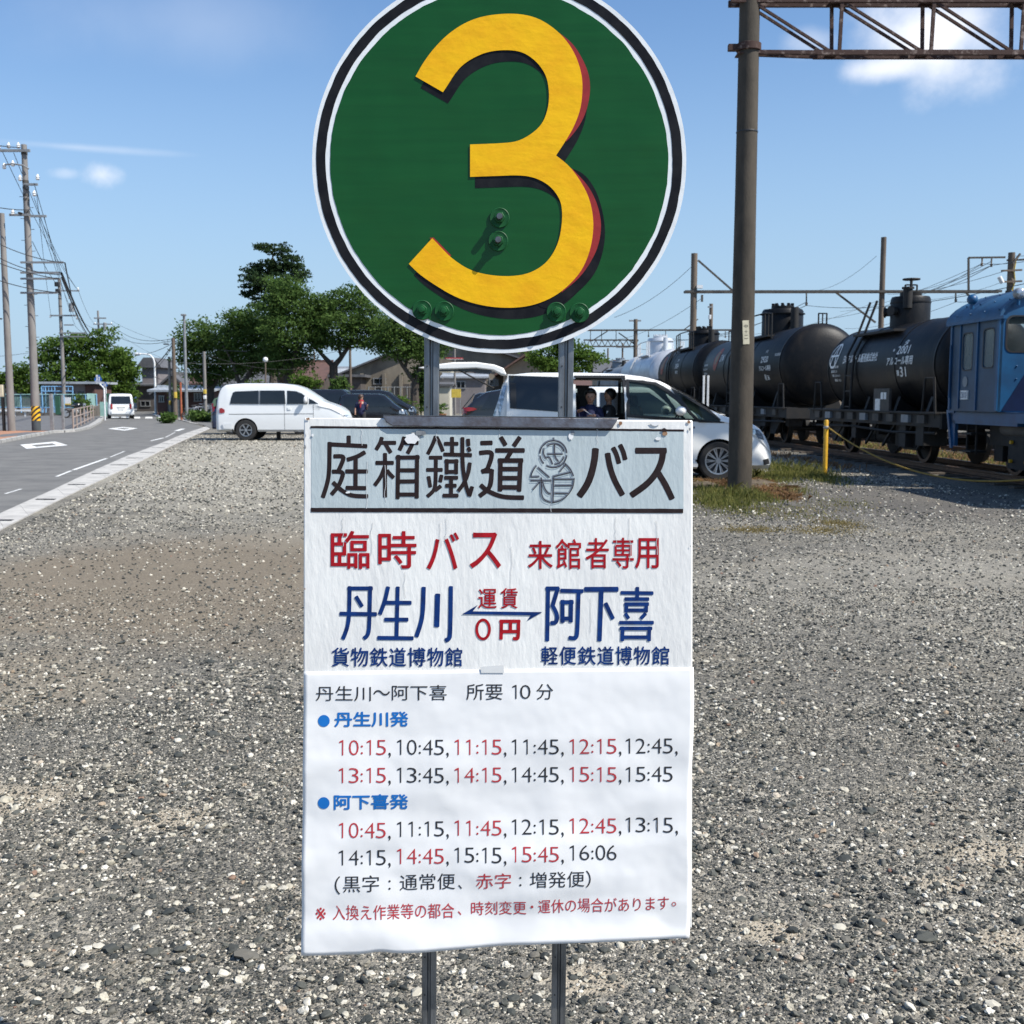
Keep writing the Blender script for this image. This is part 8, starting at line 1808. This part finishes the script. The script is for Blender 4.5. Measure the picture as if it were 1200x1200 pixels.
# round horn / lamp globes on the roof
mb = MB(); c = LQ(1139.5, 351, 18.4); mb.sphere(c, .085, 14); hn = mb.build('roof_horn', 'loco_blue', lo_); mb = MB(); mb.cyl((c.x, c.y, c.z - .16), c, .03, .04, n=10); mb.build('horn_bracket', 'loco_blue', hn)
mb = MB(); c = LQ(1194, 344, 17.55); mb.lathe([(0, -.08), (.055, -.07), (.085, -.03), (.09, .02), (.08, .03)], 20, c, 'Y'); hdl = mb.build('headlight', 'steel_grey', lo_)
mb = MB(); mb.lathe([(.078, -.0), (.06, -.02), (0, -.03)], 20, (c.x, c.y - .07, c.z), 'Y'); mb.build('headlight_lens', 'clear_lens', hdl); mb = MB(); mb.cyl((c.x, c.y, c.z - .18), (c.x, c.y, c.z - .07), .025, n=8); mb.build('headlight_bracket', 'loco_blue', hdl)
# footplate, steps, bonnet towards the camera, wheels
mb = MB(); mb.box((0, -1.9, 1.14), (2.52, 5.9, .16)); mb.build('footplate', 'loco_blue', lo_)
mb = MB(); mb.box((-1.24, -1.9, 1.215), (.04, 5.9, .012)); mb.build('footplate_edge', 'loco_roof', lo_)
mb = MB(); mb.prism([(0, 0), (.28, 0), (.10, -.62), (.0, -.62)], (-1.25, .98, 1.24), (0, 1, 0), (0, 0, 1), (1, 0, 0), .06); mb.prism([(0, 0), (.30, 0), (.12, -.66), (.04, -.66), (.22, -.05), (0, -.05)], (-1.28, .98, 1.24), (0, 1, 0), (0, 0, 1), (1, 0, 0), .03); mb.build('step_bracket', 'loco_blue', lo_)
for z in (.85, .55): mb = MB(); mb.box((-1.10, .55, z), (.28, .36, .03)); mb.build('step', 'black_iron', lo_)
for y in (.38, .72): mb = MB(); mb.box((-1.14, y, .82), (.03, .03, .64)); mb.build('step_hanger', 'black_iron', lo_)
mb = MB(); mb.box((.0, -3.1, 1.93), (2.0, 3.2, 1.42)); mb.build('bonnet', 'loco_blue', lo_, bevel=.08)  # out of view; made taller and wider so its shadow reaches farther over the gravel
mb = MB(); mb.box((0, -2.0, .86), (1.9, 4.6, .38)); mb.build('main_frame', 'black_iron', lo_)
for y in (.1, -1.55, -3.3): wheelset(lo_, y, .38)
mb = MB(); mb.box((-.98, -.95, .60), (.14, .8, .55)); mb.box((-.98, -2.5, .60), (.14, .8, .55)); mb.build('axle_guard', 'black_iron', lo_)
for (y, z) in ((-.7, .75), (-1.2, .75), (-.7, .45), (-1.2, .45)): mb = MB(); mb.cyl((-1.06, y, z), (-1.10, y, z), .03, n=8); mb.build('yellow_bolt', 'yellow_post', lo_)
mb = MB(); mb.cyl((-1.0, -2.1, .95), (-1.0, -.35, .95), .11, n=14); mb.build('air_tank', 'low_wall', lo_)
mb = MB(); mb.box((0, 1.25, .92), (.22, .6, .22)); mb.build('coupler', 'black_iron', lo_)
mb = MB(); mb.box((.3, 0, 1.6), (.5, .5, .7)); mb.build('driver_desk', 'loco_grey', lo_, bevel=.03)

# ------------------------------------------------------------------ near pole with trussed gantry
pb = G(866.5, 575.5); t = thing('gantry_pole', 'thick dark pole in front of the white minivan carrying the rusty truss', 'pole', pb)
ptop = P(876, -40, pb.y).z
mb = MB(); tp = Vector((P(871, 200, pb.y).x - pb.x, 0, ptop)); mb.tube([(0, 0, -.1), (0, 0, 2.0), (0, 0, 4.6), (0, 0, ptop)], [.186, .178, .160, .150], 28); mb.build('shaft', 'pole_near', t)
for z in (P(0, 155, pb.y).z,): mb = MB(); mb.lathe([(.162, z - .012), (.166, z), (.162, z + .012)], 28); mb.build('joint_ring', 'trim', t)
zc = P(0, 56, pb.y).z
for dz in (0.0, ): mb = MB(); mb.lathe([(.158, zc - .06), (.185, zc - .05), (.185, zc + .05), (.158, zc + .06)], 24); mb.box((-.24, 0, zc), (.14, .1, .09)); mb.build('truss_clamp', 'rusty', t)
k_ = pb.y / F; a, b = P(868, 377, pb.y - .17), P(877, 402, pb.y - .17)
mb = MB(); th_ = radians(-3); mb.box((0, 0, 0), (.10, .012, .36)); pt_ = mb.build('pole_tag', 'cream_box', t, loc=((a.x + b.x) / 2 - pb.x + .02, -.175, (a.z + b.z) / 2)); pt_.rotation_euler = (0, th_, .1)
mb = MB(); text_into(mb, '中十二', (-.025, .14, .03, -.12), lambda x, y: Vector((x, -.0075, y)), 0, 2) if False else [text_into(mb, ch, (-.028, y0, .03, y0 - .055), lambda x, y: Vector((x, -.0075, y)), 0, 2) for ch, y0 in (('中', .12), ('十', .04), ('二', -.04))]; mb.build('lettering', 'ink_brown', pt_, fix=False)
tr = thing('truss_beam', 'rusty lattice truss beam reaching right from the dark pole across the top corner', 'truss', pb + Vector((0, 0, P(0, 64, pb.y).z)))
Tz = P(0, 2, pb.y).z - P(0, 64, pb.y).z; Lx = 9.0; hd = .10
for yy in (-hd, hd):
    for z, w in ((0, .075), (Tz, .085)):
        mb = MB(); y0 = yy * (.55 if z == 0 else 1)
        if z == 0: mb.bar((.12, y0, .02), (1.0, yy, .0), .06, .055); mb.bar((1.0, yy, 0), (Lx, yy, 0), .06, .07)
        else: mb.bar((-.3, yy, z), (Lx, yy, z), .06, .09)
        mb.build('chord', 'rusty', tr)
    xs_ = [(P(x, 30, pb.y).x - pb.x) for x in (980, 1087, 1192)]; st_ = xs_[1] - xs_[0]; nodes = [xs_[0] - st_ + .02] + xs_ + [xs_[2] + st_ * i for i in range(1, 4)]
    for i, x in enumerate(nodes):
        if i > 0: mb = MB(); mb.bar((x + (.03 if yy < 0 else -.03), yy, .0), (x + (.05 if yy < 0 else -.05), yy, Tz), .05, .04); mb.build('vertical_member', 'rusty', tr)
        if i < len(nodes) - 1:
            mb = MB(); mb.bar((x + .05, yy + .015, Tz - .02), (nodes[i + 1] - .12, yy + .015, .03), .045, .035); mb.build('diagonal_member', 'rusty', tr)
for i, x in enumerate(nodes):
    mb = MB(); mb.box((x - .06, 0, -.005), (.16, 2 * hd + .05, .02)); mb.box((x, 0, Tz), (.20, 2 * hd + .06, .02)); mb.build('gusset_plate', 'rusty', tr)

# ------------------------------------------------------------------ overhead line portals
def portal(label, Y, poles, beam_py, x0, x1, braces=(), truss=None, arms=(), group='overhead line portals'):
    c = P((x0 + x1) / 2, 465, Y); t = thing('line_portal', label, 'gantry', Vector((c.x, Y, 0)), group=group); q = lambda x, y, dy=0: P(x, y, Y) - t.location + Vector((0, dy, 0))
    for (px, ty, w, mt) in poles:
        b = q(px, 465); mb = MB(); zt = q(px, ty).z; mb.tube([(b.x, 0, -.1), (b.x, 0, zt * .5), (b.x, 0, zt)], [w * 1.15, w * 1.05, w], 14); mb.build('pole', mt, t)
        mb = MB(); z = q(px, beam_py).z; mb.lathe([(w * 1.1, z - .07), (w * 1.35, z - .06), (w * 1.35, z + .06), (w * 1.1, z + .07)], 12, (b.x, 0, 0)); mb.build('pole_band', 'dark_iron', t)
    for dy, dp in ((-.2, 0), (.2, 0)): mb = MB(); mb.bar(q(x0, beam_py, dy), q(x1, beam_py - .3, dy), .10, .12); mb.build('beam', 'dark_iron', t)
    for (ax_, ay_, bx_, by_) in braces: mb = MB(); mb.bar(q(ax_, ay_), q(bx_, by_), .08, .09); mb.build('brace', 'dark_iron', t)
    if truss:
        (tx0, tx1, ty0, ty1, n) = truss
        for ty_ in (ty0, ty1): mb = MB(); mb.bar(q(tx0, ty_), q(tx1, ty_), .10, .12); mb.build('truss_chord', 'dark_iron', t)
        for i in range(n):
            xa, xb = tx0 + (tx1 - tx0) * i / n, tx0 + (tx1 - tx0) * (i + 1) / n; mb = MB(); xm = (xa + xb) / 2; mb.bar(q(xa, ty0), q(xm, ty1), .06); mb.bar(q(xm, ty1), q(xb, ty0), .06); mb.build('truss_web', 'dark_iron', t)
    for (px, ya, yb) in arms:
        mb = MB(); mb.bar(q(px, ya), q(px, yb), .06); mb.build('hanger', 'dark_iron', t); mb = MB(); insulator(mb, q(px, yb + 2, 0), .9); mb.build('insulator', 'pole_brown', t)
    return t, q
t, q = portal('nearer overhead line portal with a long dark beam above the black tank wagons', 58, [(811, 297, .16, 'pole_brown'), (1029.5, 278, .135, 'pole_brown'), (1178, 296, .17, 'pole_brown')], 342, 802, 1172,
    braces=[(818, 305, 858, 340), (980, 343, 1026, 378), (1132, 343, 1152, 362)], arms=[(945, 342, 356), (1120, 342, 352)])
for (a, b) in (((1135, 302), (1178, 301.5)), ((1135, 302), (1135, 342)), ((1180, 305), (1210, 304))): mb = MB(); mb.bar(q(*a), q(*b), .09); mb.build('upper_frame', 'dark_iron', t)
for px, py in ((1151, 302), (1162, 303)): mb = MB(); p = q(px, py); mb.bar(p, p + Vector((0, 0, -.22)), .06); insulator(mb, p + Vector((0, 0, -.42)), .9); mb.build('insulator', 'pole_brown', t)
for (xa, xb, py) in ((1171, 1195, 318), (1171, 1195, 331), (1184, 1193, 310)): mb = MB(); mb.bar(q(xa, py, -.25), q(xb, py - (1 if xa < 1180 else 12), -.25), .09); mb.build('crossarm', 'pole_brown', t)
mb = MB(); p = q(1168, 325, -.3); mb.cyl(p, p + Vector((.18, 0, -.32)), .11, n=12); mb.build('floodlight', 'steel_white', t); mb = MB(); mb.tube([q(1189, 303, -.2), q(1186, 318, -.25), q(1187, 331, -.25), q(1182, 345, -.2)], .03, 6); mb.build('cable', 'yellow_box', t)
mb = MB(); p = q(819, 336.5, -.2); mb.box(p, (.30, .24, .16)); mb.build('lamp_box', 'steel_white', t)
mb = MB(); p = q(822, 346, -.2); mb.bar(p, p + Vector((0, 0, -.35)), .10); mb.build('hanger', 'dark_iron', t)
portal('farther overhead line portal with a lattice beam over the silver tank wagon', 98, [(744, 374, .17, 'pole_brown'), (872, 378, .17, 'pole_brown')], 387, 688, 868, braces=[(693, 400, 712, 388), (725, 390, 746, 405), (802, 386, 818, 374)], truss=(684, 748, 398.5, 406, 9), arms=[(692, 388, 398), (705, 388, 398), (722, 388, 398), (760, 388, 393), (780, 388, 393), (850, 388, 394)])
portal('small far portal showing between the two sign posts', 150, [(606, 421, .16, 'pole_brown'), (634, 416, .16, 'pole_brown')], 423, 572, 640, arms=[(580, 423, 428), (594, 423, 428), (612, 423, 428)])
utility_pole('utility_pole', 'short pole with slanted brace just right of the left portal pole', 831.5, 74, 356, .15, .12, 'pole_brown', arms=[(829, 834, 360, .1)], boxes=[(831, 372, 2.6, 5, 'steel_white')])
utility_pole('utility_pole', 'far T-shaped pole between the round sign and the silver wagon dome', 729, 130, 402, .12, .1, 'pole_brown', arms=[(722, 736, 407, .15)])
utility_pole('utility_pole', 'far T-shaped pole on the skyline above the far lattice beam', 743.5, 118, 374, .14, .1, 'pole_brown', arms=[(737, 751, 376, .16)])
utility_pole('utility_pole', 'thin far pole just right of the lattice beam hangers', 712, 160, 408, .14, .12, 'pole_brown')
utility_pole('utility_pole', 'thin far pole over the roof of the gabled tan house', 622, 120, 410, .12, .1, 'pole_brown')

# ------------------------------------------------------------------ wires
def wire(a, b, Ya, Yb, sag, label, group, r=.012, n=14):
    A, B_ = P(a[0], a[1], Ya), P(b[0], b[1], Yb); pts = []
    for i in range(n + 1): u = i / n; p = A.lerp(B_, u); p.z -= sag * 4 * u * (1 - u); pts.append(p)
    mb = MB(); mb.tube(pts, r, 5, caps=False); o = mb.build('overhead_wire', 'wire', None, fix=False); tag(o, label, 'wire', group); return o
g1 = 'power lines descending from the tall pole at left'
N1 = ['outermost insulator on the top arm', 'middle insulator on the top arm', 'small bracket right of the shaft top', 'insulator hanging on the right of the shaft', 'middle crossarm close to the shaft', 'right tip of the middle crossarm', 'clamp halfway up the shaft', 'dark fittings below the curved bracket']
for a, b, s, r in (((3, 178), (92, 341), .5, .014), ((16, 179), (92, 341), .6, .014), ((40, 215), (85, 350), .5, .014), ((43, 228), (60, 371), .5, .012), ((46, 255), (88, 372), .4, .012), ((52, 255), (88, 381), .4, .012), ((38, 283), (78, 341), .5, .014), ((40, 232), (92, 371), .3, .012)): wire(a, b, 47.6, 91.5, s, 'power line leaving the striped pole from the ' + N1.pop(0), g1, r)
g2 = 'cables crossing between the first two left poles'
N2 = ['highest of the four long arms', 'second of the four long arms', 'third of the four long arms', 'lowest of the four long arms', 'crossarm above the long arms', 'inner insulator of the top arm', 'outer end of the top arm']
for a, b, s in (((-30, 270), (76, 308), .25), ((-30, 285), (72, 322), .3), ((-30, 296), (70, 327), .15), ((-30, 318), (69, 343), .15), ((-30, 236), (34, 246), .1), ((-30, 165), (24, 173), .05), ((-30, 170), (-2, 172), .05)): wire(a, b, 47.5, 47.5, s, 'cable from the left picture edge to the ' + N2.pop(0), g2, .018)
g3, l3 = 'cables from the grey transformer pole to the far pole', 'thick black cable dropping from the striped pole arms to the far crossarm pole'
for a, b, s, r in (((72, 320), (117, 396), 1.0, .05), ((76, 308), (90, 371), .3, .03), ((72, 325), (118, 398), 1.3, .03)): wire(a, b, 47.5, 137, s, l3, g3, r)
for a, b, s, r in (((90, 371), (118, 406), .8, .02), ((92, 341), (112, 380), .5, .014), ((100, 391), (118, 405), .5, .014), ((90, 370), (124, 379), .8, .014), ((87, 381), (110, 386), .6, .014)): wire(a, b, 91, 137, s, 'thin line between the transformer pole and the far crossarm pole', 'thin lines behind the transformer pole', r)
for a, b, s, r in (((131, 380), (202, 397), .8, .025), ((127, 386), (203, 399), .8, .025), ((135, 405), (203, 402), .9, .025), ((131, 376), (290, 412), .8, .018), ((135, 415), (240, 432), .8, .018), ((131, 384), (260, 440), .8, .014)): wire(a, b, 137, 73, s, 'line crossing the road from the far crossarm pole to the right', 'lines over the road', r * .8)
for a, b, s, r in (((205, 400), (171, 436), .3, .04), ((205, 402), (170, 440), .4, .018), ((205, 399), (240, 414), .3, .014), ((-40, 420), (110, 395), .4, .014), ((199, 424), (411, 408), .5, .012), ((171, 436), (205, 446), .2, .018), ((241, 415), (369, 430), .5, .012)): wire(a, b, 72, 110 if b[0] < 200 else 80, s, 'service line hanging at the brown wooden pole or crossing beside it', 'service lines near the brown pole', r)
wire((817, 306), (720, 372), 58, 58, .35, 'thin stay wire sloping left from the top of the left portal pole', None, .012)
g5, l5 = 'catenary wires above the tank wagons', 'catenary wire of the overhead line running away above the tank wagons'
for a, b, Yb, s, r in (((1162, 311), (1060, 344), 98, .5, .018), ((1151, 309), (1050, 352), 98, .4, .014), ((1162, 306), (1045, 340), 98, .6, .014), ((1151, 309), (985, 365), 130, .5, .014), ((1162, 311), (960, 374), 130, .6, .018), ((1176, 318), (1040, 345), 98, .3, .014), ((945, 358), (760, 398), 98, .7, .016), ((945, 354), (780, 396), 98, .8, .016), ((822, 350), (722, 398), 98, .4, .012), ((1120, 354), (990, 385), 98, .4, .012)): wire(a, b, 58, Yb, s, l5, g5, r)
for a, b, s in (((1162, 311), (1300, 262), .2), ((1151, 309), (1290, 285), .2), ((1120, 354), (1290, 322), .2), ((1190, 300), (1290, 285), .1), ((945, 358), (1290, 310), .5)): wire(a, b, 58, 30, s, l5, g5, .012)
for a, b, s in (((1027, 300), (960, 340), .3), ((1176, 330), (1060, 352), .3), ((736, 407), (831, 402), .3), ((820, 395), (1029, 352), .6)): wire(a, b, 58, 74, s, 'thin feeder wire strung between the portal poles', 'thin feeder wires', .010)

# ------------------------------------------------------------------ rope barrier
rp = G(966.5, 557); t = thing('barrier_post', 'yellow steel post at the edge of the grass holding the rope', 'post', rp); hp = P(964.5, 492, rp.y).z
mb = MB(); mb.tube([(0, 0, -.1), (0, 0, hp - .02), (0, 0, hp)], [.042, .042, .03], 16); mb.build('shaft', 'yellow_post', t); mb = MB(); mb.lathe([(.043, hp * .84), (.052, hp * .85), (.052, hp * .88), (.043, hp * .89)], 14); mb.build('rope_ring', 'steel_grey', t)
r2 = Vector((7.15, 12.3, 0)); t = thing('barrier_post', 'yellow steel post beside the locomotive just outside the picture at right', 'post', r2)
mb = MB(); mb.tube([(0, 0, -.1), (0, 0, 1.0)], .042, 16); mb.build('shaft', 'yellow_post', t); mb = MB(); mb.lathe([(.043, .90), (.052, .91), (.052, .94), (.043, .95)], 14); mb.build('rope_ring', 'steel_grey', t)
A, B_ = rp + Vector((.03, 0, hp * .87)), r2 + Vector((0, 0, .93)); pts = []
for i in range(41): u = i / 40; p = A.lerp(B_, u); p.z -= .66 * 4 * u * (1 - u) * (1 + .10 * (u - .5)); pts.append(p)
mb = MB(); mb.tube(pts, .013, 8); tag(mb.build('barrier_rope', 'rope', None, fix=False), 'yellow and black rope hanging between the yellow posts before the train', 'rope')
g6 = 'white stakes by the third tank wagon'
for px, lb in ((824.5, 'left one of two thin white stakes behind the white minivan bonnet'), (829.5, 'right one of two thin white stakes behind the white minivan bonnet')):
    b = Vector((P(px, 465, 27).x, 27, 0)); s_ = thing('stake', lb, 'stake', b, group=g6); mb = MB(); mb.box((0, 0, P(px, 440, 27).z / 2), (.045, .03, P(px, 440, 27).z)); mb.build('shaft', 'steel_white', s_, bevel=.004)

# ------------------------------------------------------------------ grass, straw, weeds
def blades(name, spots, n, h0, h1, mt, seed=1, w=.008, lay=.35):
    g = np.random.default_rng(seed); S_ = np.array([s[:4] for s in spots], float); wts = np.array([s[4] for s in spots], float); wts /= wts.sum(); k = g.choice(len(spots), n, p=wts)
    x = S_[k, 0] + g.normal(size=n) * S_[k, 2]; y = S_[k, 1] + g.normal(size=n) * S_[k, 3]; cl = (np.sin(x * 5 + np.sin(y * 4) * 2) * np.sin(y * 6 + np.sin(x * 3)) + 1) / 2
    kp = g.random(n) < .35 + .65 * cl; x, y = x[kp], y[kp]; n = len(x)
    hh = h0 + (h1 - h0) * g.random(n) ** 2; a = g.random(n) * 6.28; l = g.random(n) * lay * hh * 2; b = g.random(n) * 6.28
    base = np.stack([x, y, np.zeros(n)], 1); side = np.stack([np.cos(a), np.sin(a), np.zeros(n)], 1) * w; mid = base + np.stack([np.cos(b) * l * .35, np.sin(b) * l * .35, hh * .6], 1); tip = base + np.stack([np.cos(b) * l, np.sin(b) * l, hh * (1 - lay * .3)], 1)
    V = np.stack([base - side, base + side, mid + side * .8, tip, mid - side * .8], 1).reshape(-1, 3); Fq = np.arange(n * 5).reshape(n, 5)
    o = np_mesh(name, V, Fq, mt, None, attrs=[('tone', 'FACE', 'FLOAT', g.random(n))]); tag(o, kind='stuff'); return o
def gp(px, py, rx, ry_px, wt):
    a = G(px, py); b = G(px, py - ry_px); return (a.x, a.y, rx / F * a.y, abs(b.y - a.y), wt)
blades('grass', [gp(835, 577, 12, 6, 3), gp(845, 588, 18, 4, 3), gp(885, 582, 10, 4, 1.5), gp(945, 556, 14, 4, 4), (P(915, 465, 20.6).x, 20.6, .28, .35, 3), (P(900, 465, 19.4).x, 19.4, .3, .25, 1.5), gp(920, 575, 14, 3, .8), gp(960, 562, 8, 3, 1)], 15000, .03, .13, 'grass', 3, .006)
blades('tall_grass', [gp(915, 552, 7, 3, 2), gp(940, 553, 12, 3, 2), gp(868, 584, 8, 2, 1), gp(880, 557, 10, 2, 1)], 1400, .12, .30, 'grass', 4, .006, .5)
blades('dry_grass', [gp(858, 597, 30, 6, 1.5), gp(925, 600, 30, 6, 1.2), gp(985, 614, 14, 3, 2), gp(885, 621, 20, 2, 2), gp(980, 592, 20, 4, .5), gp(960, 622, 20, 2.5, 2.2)], 6500, .008, .026, 'dry', 5, .005, .9)
blades('sparse_grass', [gp(858, 598, 26, 5, 1.5), gp(930, 598, 26, 6, 1), gp(985, 590, 20, 4, .7)], 2600, .012, .045, 'grass', 9, .005, .7)
blades('straw', [gp(888, 568, 10, 3, 2), gp(905, 577, 9, 3, 2), gp(838, 569, 10, 2, 1.4), gp(915, 583, 8, 2, .8)], 7000, .04, .15, 'straw', 6, .006, 1.3)
blades('trackside_grass', [(TX(y) + 2.1, y, .5, 1.5, 1) for y in (18, 21, 24, 27, 30, 33, 36, 40)] + [(TX(y) - 1.9, y, .2, 1.2, .25) for y in (24, 28, 33)], 12000, .03, .16, 'straw', 7, .012, .6)
blades('trackside_grass', [(TX(y) + 2.0, y, .4, 1.5, 1) for y in (19, 23, 28, 33)], 4000, .05, .18, 'grass', 8, .012, .6)
# low heap of earth and straw against the pole
mb = MB(); c = G(880, 572); R0 = .75
for (cx_, cy_, rr_, hh_) in ((c.x + .12, c.y + .05, .55, .13), (c.x - .75, c.y + .15, .40, .10), (c.x + .5, c.y - .1, .35, .07)):
    vs = []; n = 24
    for i in range(6):
        f = i / 5
        for j in range(n): a = 2 * pi * j / n; w_ = 1 + .25 * noise.noise(Vector((cos(a) * 2 + cx_, sin(a) * 2, f * 2))); vs.append((cx_ + cos(a) * rr_ * f * w_, cy_ + sin(a) * rr_ * f * .8 * w_, hh_ * (1 - f ** 1.6) * w_ - .004))
    mb.add(vs, [(i * n + j, i * n + (j + 1) % n, (i + 1) * n + (j + 1) % n, (i + 1) * n + j) for i in range(5) for j in range(n)], 0, True)
M['mound'] = mat('earth_and_straw', (.13, .10, .065, 1), .95, 0, (.07, .052, .034, 1), 9, .02, 30)
tag(mb.build('earth_mound', 'mound', None, fix=False), kind='structure')
bpy.context.view_layer.update()
